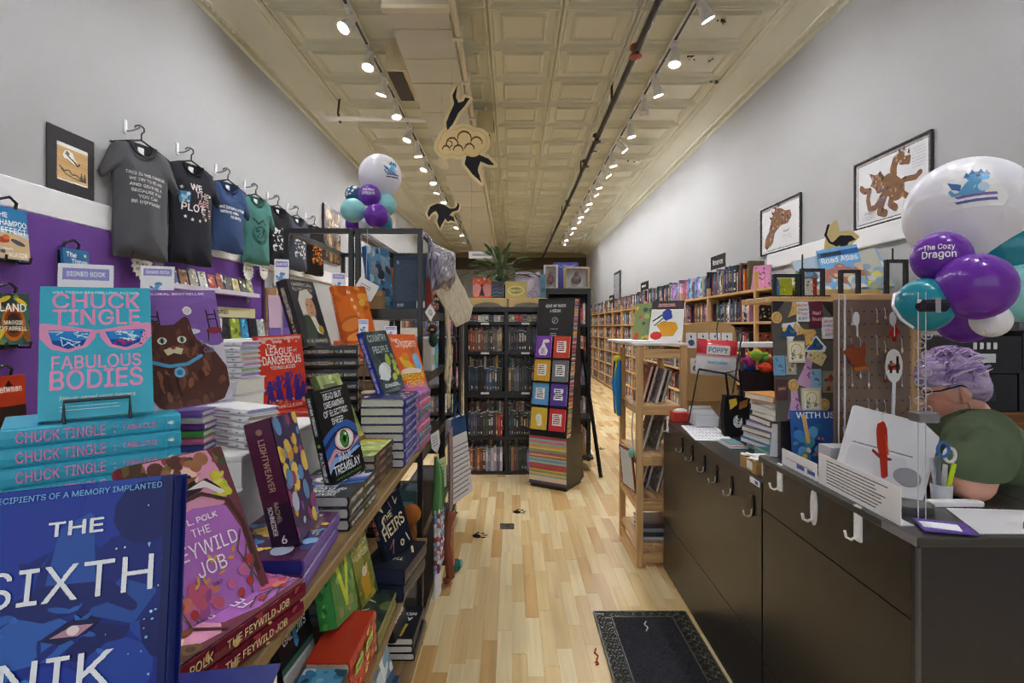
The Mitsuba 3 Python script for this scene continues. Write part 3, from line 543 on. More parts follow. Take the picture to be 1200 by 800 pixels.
def easel(M, w, lbl, wire=False, t=.03):
    k = thing('book_stand', lbl, 'book stand')
    if wire:
        part(k, 'wire', MB().tube([(-.045, .06, -t - .03), (-.045, -.006, -t), (-.045, -.006, .012), (-.045, .028, .014), (.045, .028, .014), (.045, -.006, .012), (.045, -.006, -t), (.045, .06, -t - .03)], .003, '#16161a', 6), 'satin', M)
        part(k, 'back_leg', MB().tube([(-.045, .16, -t - .012), (0, .17, -t - .012), (.045, .16, -t - .012), (.045, .0, -t - .07)], .003, '#16161a', 6), 'satin', M)
    else:
        q = .35 * w
        part(k, 'lip', MB().add([[-q, 0, .016], [q, 0, .016], [q, .028, .016], [-q, .028, .016]], [[0, 1, 2], [0, 2, 3]], '#ffffff'), 'acrylic', M)
        part(k, 'back_sheet', MB().add([[-q, 0, -t - .003], [q, 0, -t - .003], [q, .17, -t - .003], [-q, .17, -t - .003]], [[0, 1, 2], [0, 2, 3]], '#ffffff'), 'acrylic', M)
        part(k, 'foot', MB().add([[-q, .0, -t - .003], [q, .0, -t - .003], [q, -.004, -t - .08], [-q, -.004, -t - .08]], [[0, 1, 2], [0, 2, 3]], '#ffffff'), 'acrylic', M)
W, H = .16, .241
# turquoise novel with sunglasses
a = art(W, H); TQ = '#45b4cf'; a.rect(-W, 0, W, H, TQ); PK = '#e29ac4'
a.text('USA TODAY BESTSELLING AUTHOR', 0, H * .945, .0042, '#e9f2f4', w=.125)
for s, y, hh, w_ in (('CHUCK', .83, .027, .126), ('TINGLE', .70, .028, .126), ('FABULOUS', .365, .023, .126), ('BODIES', .215, .033, .130)): a.text(s, 0, H * y, hh, PK, w=w_)
_z = len(a.V)
for s in (-1, 1):
    fr = Polygon([(s * .006, .133), (s * .075, .146), (s * .078, .128), (s * .062, .106), (s * .04, .1), (s * .018, .108), (s * .008, .122)]).buffer(.004, 4); a.poly(fr, PK)
    ln = Polygon([(s * .013, .131), (s * .066, .135), (s * .06, .113), (s * .041, .104), (s * .022, .110)]).buffer(.002, 4); a.poly(ln, '#2f86cf')
    a.poly(ln.intersection(sbox(-1, 0, 1, .118)), '#1b4f9f'); r_ = random.Random(5 + s)
    for _ in range(9): x = s * r_.uniform(.015, .06); y = r_.uniform(.107, .133); a.poly(LineString([(x, y), (x + r_.uniform(-.014, .014), y + r_.uniform(-.008, .008)), (x + r_.uniform(-.02, .02), y + .006)]).buffer(.0007).intersection(ln), '#d8f0f8')
a.line([(-.008, .131), (0, .134), (.008, .131)], .006, PK); blobs(a, 7, ['#b0317c'], .02, .108, .055, .116, .003, .007, 3, .5); blobs(a, 12, ['#1c2c55'], .058, .104, .074, .135, .0008, .0014, 3)
for _v in a.V[_z:]: _v[:, 1] += .0215
a.text('Never meet your heroes', 0, H * .135, .007, '#f2ead2', w=.105, shear=.3, bold=False); lines(a, -.052, .05, .024, .012, 2, '#c9e6ee', .0012)
CH = pose((-.720, .912, 1.2645), 35, 18, 1.3); chuck = book(CH, W, H, .031, TQ, 'upright turquoise novel with pink sunglasses on a black wire stand', a)
easel(CH, W, 'black wire book stand under the sunglasses novel', True, .031)
sp = lambda i: spine_text(.031, .245, [('CHUCK TINGLE', .075, .115, .017), ('FABULOUS', .182, .05, .009), (':', .145, .004, .014)], '#d98fc4', extra=lambda q: q.rect(-.012, -.1, .012, -.098, TQ).poly([(0, -.112), (.004, -.108), (0, -.1), (-.004, -.108)], '#e6f4f8'))
stack(5, (-.81, .829), 41.7, 1.098, .165, .245, .0318, '#3fa9c6', 'turquoise hardback with pink spine, %s in stack under the sunglasses novel', 'turquoise hardbacks', spine=sp, scol='#3fb0cf', seed=2, turn=1.2, art_top=None)
# cat novel
a = art(.17, .245); w, h = .17, .245; a.rect(-w, 0, w, h, '#cfcbd6'); a.rect(-w, h * .55, w, h, '#8d66b8'); blobs(a, 40, ['#8a63b4', '#9572bf', '#8460ae'], -w, .14, w, h, .01, .03, 3)
a.text('A GLOBAL BESTSELLER', .0, h * .955, .0048, '#efeaf4', w=.12)
a.ell(.02, .2, .009, .009, '#f3efe6'); a.ell(.02, .2, .007, .007, '#dad3e4')
for x in (-.055, .058):
    a.line([(x, .2), (x + .002, .15)], .003, '#3a2c38'); a.line([(x + .018, .2), (x + .02, .15)], .003, '#3a2c38'); a.line([(x, .19), (x + .018, .19)], .0025, '#3a2c38'); a.line([(x, .18), (x + .018, .18)], .0025, '#3a2c38'); a.ell(x + .012, .155, .018, .007, '#8e3540'); a.line([(x - .002, .155), (x - .004, .13)], .002, '#33262f'); a.line([(x + .025, .155), (x + .027, .13)], .002, '#33262f')
a.ell(-.03, .165, .016, .005, '#7d5340'); a.line([(-.03, .165), (-.03, .14)], .002, '#33262f'); a.ell(.02, .155, .02, .006, '#d9d6e0'); a.line([(.02, .155), (.02, .13)], .0025, '#33262f'); a.ell(-.005, .155, .012, .009, '#a84a52'); a.poly([(-.02, .14), (-.01, .15), (.0, .135), (.004, .125), (-.02, .125)], '#2b2030')
_z = len(a.V); cat = Polygon([(-.05, .01), (-.068, .04), (-.067, .075), (-.055, .105), (-.052, .125), (-.05, .15), (-.035, .137), (-.01, .137), (.008, .15), (.012, .125), (.018, .11), (.045, .09), (.062, .06), (.062, .03), (.05, .01), (.01, .0), (-.03, .0)]).buffer(.006, 4)
a.poly(cat, '#57352e'); r_ = random.Random(6)
for _ in range(70): x, y = r_.uniform(-.065, .06), r_.uniform(.0, .14); a.poly(affinity.rotate(affinity.scale(Point(x, y).buffer(1, 3), r_.uniform(.002, .006), r_.uniform(.006, .013)), r_.uniform(-25, 25)).intersection(cat.buffer(-.003)), r_.choice(['#6b4239', '#4a2b27', '#7a4f3d', '#5f3a30', '#8a5a44']))
for s in (-1, 1): a.ell(-.019 + s * .016, .116, .0075, .006, '#e7e6d8'); a.ell(-.019 + s * .016, .116, .0045, .005, '#7f9a8c'); a.ell(-.019 + s * .016, .116, .0018, .004, '#1c1a18')
a.poly([(-.035, .1), (-.019, .106), (-.003, .1), (-.008, .09), (-.019, .094), (-.03, .09)], '#d9cfa8'); a.ell(-.019, .103, .004, .003, '#8a4a4a')
a.line([(-.06, .083), (-.03, .072), (.0, .073), (.025, .085)], .006, '#58a6cf'); a.ell(-.015, .06, .009, .009, '#7fc0e0'); a.ell(-.015, .06, .005, .005, '#3e83ad')
a.line([(-.018, .02), (-.022, .05)], .003, '#3a221e'); a.ell(-.034, .004, .013, .008, '#6b4239'); a.ell(.0, .004, .013, .008, '#6b4239'); 
for _v in a.V[_z:]: _v[:, :2] = (_v[:, :2] - [-.003, 0]) * [1.16, 1.2]
a.text('We', .045, .125, .01, '#7f78a0'); a.text('Cat', .05, .108, .01, '#7f78a0')
CM = pose((-.656, 1.075, 1.2575), 56, 12, 3.4); book(CM, .17, .245, .024, '#8058a8', 'upright novel with a large brown cat in a blue collar on its cover', a); easel(CM, .17, 'clear stand holding the cat novel')
stack(6, (-.712, 1.083), 5, 1.159, .06, .07, .0146, '#888888', 'thin bright paperback, %s in the pile under the cat novel', 'thin paperbacks under the cat novel', cols=['#3c4fa0', '#c56a96', '#4e9a4a', '#6d3d8f', '#b5b4ba', '#7a5cae'], seed=5)
# small white paperbacks
def mini(px): return lambda i: spine_text(.0135, .155, [], '#000000', extra=lambda q: (q.rect(-.0015, -.02, .0012, .045, '#8a6a6c'), q.rect(-.0012, -.058, .001, -.05, '#4a4a58')))
E_ = ['#b49ccf', '#9fc79a', '#c7a3c4', '#dba8a4', '#c9bca8', '#a9b4cf']
def minis(n, A, ang, z0, label, grp, seed):
    r = random.Random(seed); z = z0
    for i in range(n):
        z += .0138; book(lie((A[0] + r.uniform(-.003, .003), A[1] + r.uniform(-.003, .003)), ang + r.uniform(-2, 2), z, .08, .15), .08, .15, .013, '#d9d9da', label % place_in_stack(i, n), None, mini(0)(i), grp, E_[i % 6], 'satin')
minis(6, (-.695, 1.185), -30, 1.1595, 'small white paperback, %s in the nearer stack of minis', 'small white paperbacks', 3)
stack(3, (-.87, 1.36), -10, 1.1595, .12, .17, .042, '#d3d3d6', 'thick white hardback, %s of the three under the farther stack of minis', 'thick white hardbacks', seed=4, m='satin')
minis(7, (-.85, 1.385), -10, 1.286, 'small white paperback, %s in the farther, higher stack of minis', 'small white paperbacks', 8)
# the blue thriller, nearest
a = art(W, H); a.rect(-W, 0, W, H, '#1c2f8c'); blobs(a, 30, ['#203a9c', '#19287a', '#27459f', '#162064'], -.08, 0, .08, H, .02, .05, 4)
for p, c in (([(-.07, .11), (-.04, .13), (-.01, .125), (.01, .115), (-.01, .1), (-.05, .095)], '#2f5fb2'), ([(-.02, .14), (-.01, .2), (.01, .21), (.015, .15), (.03, .14)], '#2b55a8'), ([(-.075, .0), (-.06, .06), (-.03, .08), (-.03, .03), (-.05, .0)], '#3d77c0'), ([(.02, .13), (.04, .15), (.065, .14), (.05, .12)], '#264f9e'), ([(-.05, .14), (-.02, .13), (.03, .14), (.05, .13), (.03, .15), (-.02, .152)], '#16246b')): a.poly(Polygon(p).buffer(.004), c)
blobs(a, 26, ['#2d5cb0', '#3568bb', '#1a2c80'], -.07, .02, .03, .14, .004, .013, 5, .4)
a.poly([(-.022, .112), (.0, .125), (.026, .124), (.015, .113), (-.005, .107)], '#14194a'); a.poly([(-.014, .113), (.004, .121), (.02, .12), (.008, .112)], '#b98aa0'); a.ell(.004, .117, .005, .004, '#e8d8dc'); blobs(a, 22, ['#7fb6e0', '#b9d8ee'], .03, .02, .075, .22, .0005, .0016, 6)
a.text('RECIPIENTS OF A MEMORY IMPLANTED', 0, H * .955, .005, '#6fa8d8', w=.14); a.text('THE', .0, .197, .012, '#e9eef4', w=.045)
a.text('SIXTH', -.002, .142, .03, '#e9eef4', w=.136, bold=False); a.text('NIK', -.006, .068, .03, '#e9eef4', w=.088, bold=False); a.text('DANIEL', .0, .034, .0125, '#7fb0de', w=.085); a.text('NS', .04, .012, .0155, '#8fbde6')
a.rect(.073, 0, .08, H, '#141d58')
NM = pose((-.375, .43, 1.0415), 9, 15, 4.1); book(NM, W, H, .028, '#18246e', 'deep blue novel THE SIXTH NIK with a face and eye, closest to the aisle end', a, page='#1d2a6a'); easel(NM, W, 'clear stand holding the deep blue novel')
stack(3, (-.47, .39), 9, .945, .16, .24, .032, '#18246e', 'deep blue hardback, %s in the stack under the face novel', 'deep blue hardbacks', seed=6)
# pink fantasy
a = art(W, H); a.rect(-W, 0, W, H, '#6d3a44'); arch = Polygon([(-.062, -.01), (-.066, .09), (-.05, .135), (-.02, .15), (.02, .155), (.05, .14), (.062, .1), (.06, -.01)]).buffer(.004); a.poly(arch, '#b06ec0')
a.poly(Polygon([(-.066, .16), (-.05, .235), (.05, .235), (.066, .17), (.05, .15), (.0, .158), (-.05, .145)]).buffer(.004), '#d996b4'); a.ell(-.01, .2, .035, .022, '#efc9b8')
blobs(a, 26, ['#5c3a30', '#7a6a3a', '#46533a', '#8a4a4a', '#a06a4a'], -.08, .215, .08, .24, .006, .014, 7); blobs(a, 18, ['#c9c23a', '#a9b83a', '#d8d25a'], .045, .16, .066, .2, .005, .011, 8); blobs(a, 16, ['#4f3a2c', '#6a5535'], -.08, .2, -.055, .24, .006, .014, 9)
a.line([(-.07, .15), (-.03, .165), (.02, .172), (.06, .15), (.072, .11), (.07, .03)], .006, '#4a302c'); a.poly([(-.012, .17), (.02, .176), (.035, .186), (.05, .17), (.055, .172), (.036, .194), (.018, .19), (.012, .205), (-.006, .206), (-.012, .19)], '#2e2226'); a.ell(-.006, .212, .006, .007, '#6a3e30'); a.poly([(-.012, .2), (.02, .2), (.03, .204), (.015, .195), (-.01, .188)], '#7d4a3a'); a.ell(-.024, .178, .011, .013, '#7a4a34'); a.poly([(.0, .183), (.03, .192), (.06, .165), (.05, .163), (.03, .18)], '#e4dada')
blobs(a, 16, ['#9a4f88', '#c45a78', '#c26a9a', '#d07a6a'], -.06, .01, .06, .05, .006, .013, 10)
for x, y in ((-.06, .03), (-.045, .012), (.05, .02), (.06, .05), (.03, .01), (-.058, .07)): a.ell(x, y, .006, .007, '#b23a3a'); a.line([(x, y - .006), (x * .9, y - .03)], .002, '#4a5a36')
for s in (-1, 1):
    for q in range(3): a.line([(s * .068, .0), (s * (.058 - q * .006), .03 + q * .02), (s * (.07 - q * .004), .055 + q * .022)], .0022, '#5a4a34')
blobs(a, 12, ['#d8a24a', '#cf8f4a'], -.035, .045, .04, .075, .004, .008, 11, .5)
a.text('C. L. POLK', .0, .131, .0085, '#f2ecf2', w=.066); a.text('THE', .0, .112, .012, '#f2ecf2', w=.03, bold=False); a.text('FEYWILD', .0, .083, .021, '#f2ecf2', w=.106, bold=False); a.text('JOB', .0, .054, .021, '#f2ecf2', w=.046, bold=False); a.text('D&D', .0, .036, .005, '#5a3a6a', w=.016)
FM = pose((-.420, .768, 1.0075), 68, 28, -.7); book(FM, W, H, .026, '#7a2c3a', 'pink and maroon fantasy novel with a vine arch, on its own stack', a); easel(FM, W, 'clear stand holding the pink fantasy novel')
at_ = art(.16, .24); at_.place(a, mat(rot('z', 0), (0, 0, 0)))
sp = lambda i: spine_text(.030, .24, [('POLK', .04, .035, .012), ('THE FEYWILD JOB', .14, .12, .011)], '#d9c8a0', extra=lambda q: blobs(q, 10, ['#a0404a', '#5a1a28', '#c9a86a'], -.012, -.11, .012, .11, .003, .008, 2))
stack(2, (-.408, .628), 75, .945, .16, .24, .031, '#701f30', 'maroon hardback, %s in the stack under the pink fantasy novel', 'maroon hardbacks', art_top=at_, spine=sp, seed=7)
# violet hardback, spine to the shop front
def lite(q): q.rect(-.03, -.13, .03, .13, '#4b1738'); q.rect(-.03, -.13, .03, -.04, '#2a1430'); q.text('6', 0, -.112, .014, '#d8ccd8'); q.ell(0, .1, .006, .006, '#8a6a5a')
sp = spine_text(.05, .241, [('LIGHTWEAVER', .085, .10, .011), ('RACHEL', .175, .04, .008)], '#a98a7a', extra=lite); sp.text('SCHNEIDER', 0, 0, .008, '#d9cdd6', w=.055); v = sp.V[-1]; v[:, 1] -= .004; x, y = v[:, 0].copy(), v[:, 1].copy(); v[:, 0] = y - .012; v[:, 1] = .241 / 2 - .188 - x
a = art(W, H); a.rect(-W, 0, W, H, '#3a2a55'); blobs(a, 40, ['#c99a3a', '#5f8fbf', '#7a3a8a', '#e3c15a', '#31406e', '#b0b8d0', '#963a6a'], -.08, .01, .08, H, .008, .024, 12)
LM = mat(rot('z', 98) @ B0 @ rot('x', -14) @ rot('z', -4), (-.408, 1.063, 1.008)); book(LM, W, H, .05, '#3a1734', 'thick violet hardback shown by its plum spine, beside the pink fantasy novel', a, sp, page='#7a5aa0'); easel(LM, W, 'clear stand holding the thick violet hardback', t=.05)
a2 = art(.165, .24); a2.rect(-.1, 0, .1, .24, '#4a2348'); blobs(a2, 46, ['#c99a3a', '#4f7fb5', '#8a4a8a', '#e3c15a', '#2f3a6e', '#7fa0cf'], -.08, .07, .08, .2, .007, .02, 13); a2.ell(-.03, .2, .02, .024, '#b9c4dc'); a2.text('RACHEL', .0, .04, .013, '#e9e4ea', w=.08, shear=.2); a2.text('SCHNEIDER', .0, .018, .013, '#e9e4ea', w=.11, shear=.2); a2.text('Lightweaver', 0, .11, .018, '#d9b45a', w=.13)
stack(2, (-.366, .93), 93, .945, .165, .24, .0315, '#5a2860', 'plum hardback with violet edges, %s of the pile under the thick one', 'plum hardbacks', art_top=a2, page='#2f2f8a', scol='#5a3f9a', seed=8)
# electric sheep
a = art(W, H); a.rect(-W, 0, W, H, '#17191b')
a.poly(Polygon([(-.08, .115), (-.05, .13), (.0, .145), (.04, .145), (.08, .125), (.08, .075), (.05, .06), (.0, .07), (-.04, .06), (-.08, .03)]).buffer(.002), '#2f62b0')
for p, c in (([(-.08, .1), (-.03, .125), (.03, .13), (.08, .1), (.08, .09), (.03, .118), (-.03, .115), (-.08, .085)], '#1c2f66'), ([(-.08, .06), (-.04, .085), (.02, .075), (.08, .095), (.08, .085), (.02, .066), (-.04, .072), (-.08, .045)], '#d99aa8'), ([(-.08, .045), (-.05, .065), (.0, .06), (.06, .07), (.08, .065), (.0, .05), (-.05, .05), (-.08, .03)], '#8fb4e0')): a.poly(Polygon(p), c)
eye = affinity.scale(Point(.012, .1).buffer(1, 8), .045, .027); a.poly(eye.buffer(.004), '#10182c'); a.poly(eye, '#e3b6c0'); a.poly(affinity.scale(eye, .85, .8), '#eef0ea'); a.ell(.012, .101, .021, .024, '#1f4d2c', n=8); a.ell(.012, .101, .018, .021, '#3d8a3a', n=8); blobs(a, 14, ['#6fb84a', '#2c6b34'], .0, .09, .026, .115, .003, .006, 14); a.ell(.012, .101, .007, .009, '#0c120e'); a.ell(.02, .112, .004, .004, '#ffffff')
for q, s in enumerate(('DEAD BUT', 'DREAMING', 'OF ELECTRIC', 'SHEEP')): a.text(s, .0, .212 - q * .022, .0155, '#dfe3e8', w=[.082, .09, .11, .055][q])
a.text('PAUL', .0, .048, .021, '#dfe3e8', w=.062); a.text('TREMBLAY', .0, .021, .022, '#dfe3e8', w=.125); a.text('AUTHOR OF A HEAD FULL OF GHOSTS', 0, .008, .005, '#5a9a4a', w=.12); a.rect(-.05, .232, .05, .2345, '#7a8080')
def deadsp(t): return spine_text(t, .24, [('DEAD BUT DREAMING', .062, .095, t * .3), ('PAUL', .168, .03, t * .35), ('TREMBLAY', .205, .045, t * .35)], '#dfe3e8', extra=lambda q: q.rect(-.004, -.02, .004, -.012, '#6fb84a'))
DM = pose((-.424, 1.374, 1.0265), 76, 13, 1.9); book(DM, W, H, .026, '#17191b', 'black horror novel with a green eye on its cover, on its own stack', a, deadsp(.026), page='#3d6a70'); easel(DM, W, 'clear stand holding the green eye novel')
at_ = art(.16, .24); at_.place(a)
stack(3, (-.376, 1.216), 90, .945, .16, .235, .0271, '#1a1c1e', 'black hardback, %s in the stack under the green eye novel', 'black hardbacks', art_top=at_, spine=lambda i: deadsp(.028), page='#c8c8c8', seed=9, turn=.8, jit=.002)
# pale green book and its stack
a = art(W, H); a.rect(-W, 0, W, H, '#a4b46a'); blobs(a, 36, ['#c8c878', '#7f9a55', '#d7d39a', '#8a8450', '#b9c46a'], -.08, 0, .08, H, .006, .02, 15); lines(a, -.06, .06, .215, .17, 2, '#5f6a3a', .012); a.rect(-.05, .02, .05, .05, '#c9b93f'); a.rect(-.08, 0, .08, .015, '#8a5a3a')
GM = pose((-.50, 1.68, 1.0465), 84, 24, -1); book(GM, W, H, .024, '#59633c', 'pale green patterned book standing behind the green eye novel', a); easel(GM, W, 'clear stand holding the pale green book')
stack(4, (-.40, 1.535), 90, .945, .16, .222, .0253, '#463a30', 'brown-black hardback, %s in the stack under the pale green book', 'brown-black hardbacks', art_top=a, spine=lambda i: spine_text(.025, .222, [], '#000000', extra=lambda q: (q.rect(-.004, .0, .005, .07, '#8a5f50'), q.rect(-.003, -.08, .003, -.03, '#7a5a4a'))), page='#b9b9b0', seed=10, turn=.8, jit=.002)
# blue-black novel and the orange one beside it
a = art(W, H); a.rect(-W, 0, W, H, '#2c3a40'); blobs(a, 22, ['#35464a', '#223034', '#3d5a50'], -.08, 0, .08, H, .015, .04, 16); a.ell(-.02, .085, .045, .03, '#cfd6d4', 20); a.ell(-.03, .09, .026, .02, '#e8ebe8'); blobs(a, 14, ['#9fb23a', '#c9c84a', '#7f9a3a'], .02, .05, .07, .14, .006, .018, 17); a.poly([(-.07, .06), (-.02, .1), (.01, .06), (-.02, .045)], '#dfe4e4')
a.text('COUNTRY', .0, .2, .026, '#cfe0dc', w=.125, bold=False); a.text('PEOPLE', .0, .155, .026, '#cfe0dc', w=.105, bold=False); a.text('DANIEL', .0, .022, .013, '#e9ecec', w=.1); lines(a, -.06, .06, .012, .006, 1, '#9ab0b0')
csp = lambda t: spine_text(t, .24, [('COUNTRY PEOPLE', .075, .11, t * .34), ('DANIEL', .165, .05, t * .34), ('MASON', .21, .035, t * .3)], '#d4d9ee', extra=lambda q: blobs(q, 12, ['#3a3f9a', '#262a6e'], -.012, -.11, .012, .11, .004, .01, 3))
YM = pose((-.436, 1.953, 1.1785), 72, 20, 2.3); book(YM, W, H, .03, '#26335a', 'slate novel COUNTRY PEOPLE with a blue spine, on the tallest stack', a, csp(.03), scol='#2d3590'); easel(YM, W, 'clear stand holding the slate novel')
at_ = art(.155, .23); at_.clip = sbox(-.0775, 0, .0775, .23); blobs(at_, 50, ['#222b4a', '#c9cfd9', '#39466e', '#141b30'], -.08, 0, .08, .23, .004, .012, 18)
stack(8, (-.362, 1.765), 90, .945, .15, .23, .029, '#232a55', 'navy hardback with blue spine lettering, %s in the tallest stack', 'navy hardbacks', art_top=at_, spine=lambda i: csp(.028), scol='#2b3388', page='#c9c9c6', seed=11, turn=.8, jit=.002)
a = art(W, H); a.rect(-W, 0, W, H, '#e0632c'); a.rect(-W, 0, W, .035, '#d66a9c'); a.text('The', -.055, .208, .014, '#f6efe2'); a.text('Shippers', .008, .186, .036, '#f6efe2', w=.12, bold=False, shear=.15); a.poly([(.03, .15), (.06, .16), (.075, .1), (.07, .085), (.035, .08)], '#7fb2d4'); a.poly([(-.05, .14), (-.02, .15), (.01, .12), (.03, .1), (.0, .09), (-.03, .1)], '#e6b23a'); a.ell(-.01, .145, .02, .018, '#d98a2a'); a.ell(.04, .168, .012, .012, '#b5643a'); a.poly([(-.05, .09), (.0, .1), (.06, .09), (.07, .075), (-.06, .075)], '#e9d9c0'); a.rect(-.062, .05, .07, .075, '#e8c93a'); a.text('KATHERINE', .0, .053, .02, '#c4312c', w=.125); a.text('CENTER', .012, .018, .026, '#f0cc3c', w=.1)
SM = pose((-.389, 2.112, 1.1625), 59, 19, -.9); book(SM, W, H, .026, '#d65c92', 'orange romance novel with a cartoon couple and pink edges', a); easel(SM, W, 'clear stand holding the orange romance novel')
ssp = lambda i: spine_text(.030, .225, [('SHIPPERS', .065, .09, .016), ('CENTER', .165, .06, .012)], '#e0632c')
stack(7, (-.352, 2.005), 88, .945, .14, .215, .031, '#d65c92', 'bright paperback, %s in the pink, teal and orange stack', 'bright paperbacks', cols=['#8a6fb0', '#3f7f98', '#c77aa8'], spine=ssp, seed=12, turn=.8, jit=.002, page='#d6a6bf')
# red comic novel, biography, orange novel
a = art(W, H); a.rect(-W, 0, W, H, '#d8402f'); a.poly(sbox(-.075, .228, .075, .236), '#e8a79a'); blobs(a, 20, ['#eab6aa'], -.075, .218, .075, .234, .003, .007, 20)
a.text('The', -.035, .2, .014, '#f3e4da'); a.text('LEAGUE', -.008, .178, .022, '#f3e4da', w=.095); a.text('of', .05, .185, .01, '#f3e4da'); a.text('DANGEROUS', .0, .148, .026, '#f3e4da', w=.138); a.text('YOUNG LADIES', .0, .132, .011, '#f3e4da', w=.09)
for x, hh in ((-.052, .07), (-.022, .085), (.012, .095), (.045, .085), (.066, .055)):
    c = '#4a3a94'; a.poly([(x - .016, .025), (x + .016, .025), (x + .007, .025 + hh * .55), (x + .012, .025 + hh * .8), (x - .012, .025 + hh * .8), (x - .007, .025 + hh * .55)], c); a.ell(x, .025 + hh * .9, .0075, .009, c); a.line([(x, .025 + hh * .72), (x + .018, .025 + hh * .85), (x + .012, .025 + hh)], .005, c); a.line([(x, .025 + hh * .72), (x - .018, .025 + hh * .55), (x - .008, .025 + hh * .45)], .005, c)
blobs(a, 16, ['#e58a5a', '#c9342a', '#f0b28a'], -.07, .018, .07, .035, .003, .008, 21); a.text('S. MACLEAN', 0, .006, .011, '#f3d8cc', w=.11)
LGM = pose((-.724, 1.69, 1.1545), 58, 7, 1.9); book(LGM, W, H, .03, '#cf3d2d', 'red novel with purple cartoon figures, beside the small white paperbacks', a); easel(LGM, W, 'clear stand holding the red novel')
stack(3, (-.80, 1.61), 14, 1.065, .16, .21, .0297, '#c23f30', 'red hardback, %s of three under the red novel', 'red hardbacks', spine=lambda i: spine_text(.029, .21, [('THE LEAGUE', .08, .1, .011)], '#f0d8cc'), seed=13, turn=1)
a = art(.166, .25); w, h = .166, .25; a.rect(-w, 0, w, h, '#2f2a2f'); a.poly([(-.05, .05), (.0, .0), (.083, .0), (.083, .09), (.05, .12), (.0, .12)], '#1f2622'); a.ell(.01, .15, .037, .05, '#c99a7a', 6); a.poly(Polygon([(-.035, .12), (-.04, .17), (-.02, .2), (.02, .21), (.045, .19), (.03, .188), (.0, .185), (-.018, .16), (-.02, .12)]).buffer(.006), '#d9d6c8'); a.poly([(.0, .11), (.03, .11), (.05, .04), (.02, .05)], '#dfd8c4'); a.poly([(-.03, .12), (.0, .112), (.02, .05), (-.02, .0), (-.06, .0)], '#3d4a3a'); a.ell(.0, .155, .004, .003, '#2a1a16'); a.ell(.026, .153, .004, .003, '#2a1a16'); a.line([(.016, .15), (.022, .135)], .003, '#a8745a'); a.line([(.008, .124), (.026, .122)], .003, '#8a4a42')
a.text('AMERICAN', .0, .226, .0125, '#d9d2c0', w=.12, bold=False); a.text('PATRIARCH', .0, .207, .0125, '#d9d2c0', w=.12, bold=False); a.ell(.045, .06, .016, .016, '#c8a648'); a.ell(.045, .06, .013, .013, '#b08e34'); a.text('H. W. BRANDS', .0, .012, .0125, '#d9d2c0', w=.125, bold=False)
psp = lambda t: spine_text(t, .245, [('AMERICAN PATRIARCH', .085, .12, t * .3), ('H. W. BRANDS', .2, .07, t * .26)], '#cfc8b8', extra=lambda q: q.ell(0, -.03, .005, .005, '#b08e34'))
PM = pose((-.700, 1.90, 1.353), 78, 18, .4); book(PM, .166, .25, .045, '#2f2a2f', 'dark biography with a white-haired man in profile, on a black stack', a, psp(.045)); easel(PM, .166, 'clear stand holding the dark biography', t=.045)
stack(6, (-.79, 1.85), 12, 1.10, .16, .235, .042, '#2c2a2d', 'black biography, %s in the stack under the white-haired man', 'black biographies', spine=lambda i: psp(.041), seed=14, turn=1.2, page='#c9c5ba')
a = art(W, H); a.rect(-W, 0, W, H, '#d4671f'); blobs(a, 26, ['#e07d2e', '#b95316', '#e8963f', '#c45c1c'], -.08, 0, .08, H, .012, .04, 22); a.ell(-.03, .07, .06, .035, '#b95a1e', 20); a.ell(-.03, .07, .05, .026, '#dd8238', 20)
for q, s in enumerate('MART'): a.text(s, -.012 + q * .008, .205 - q * .034, .016, '#f2dcc4', r=-8)
a.ell(.045, .165, .014, .014, '#dfc04a'); a.ell(.045, .165, .011, .011, '#c9a63a')
MM = pose((-.626, 2.178, 1.3645), 51, 18, 2.3); book(MM, W, H, .03, '#c45c1c', 'glossy burnt-orange hardback with a round gold seal', a, spine_text(.03, .24, [('MART', .07, .09, .012)], '#f0c9a0')); easel(MM, W, 'clear stand holding the burnt-orange hardback')
stack(2, (-.72, 2.115), 20, 1.288, .15, .2, .0378, '#cf611d', 'orange hardback, %s of two under the burnt-orange one', 'orange hardbacks', spine=lambda i: spine_text(.036, .2, [('MART', .08, .08, .012)], '#f5d9b8'), seed=15, turn=1)
# stack of pale books with a purple book on top, at the back
stack(5, (-1.04, 2.13), 2, 1.2, .15, .2, .034, '#4a4f7a', 'pale-edged hardback, %s in the high back stack', 'high back stack hardbacks', cols=['#c9c7c2', '#5a4a7a', '#d6d3cc', '#3a4a6a', '#bdbbb8'], seed=16)
riser('white box riser under the high back stack', (-1.07, 2.1, .945), (-.83, 2.3, 1.2))
a = art(W, .2); a.rect(-W, 0, W, .2, '#6b4f9a'); a.rect(-.08, 0, -.03, .2, '#d6b8cc'); a.rect(-.08, .0, .08, .05, '#7d62ad')
book(pose((-.93, 2.2, 1.3705), 30, 22), W, .2, .03, '#5a4088', 'purple and pink book leaning on top of the high back stack', a)
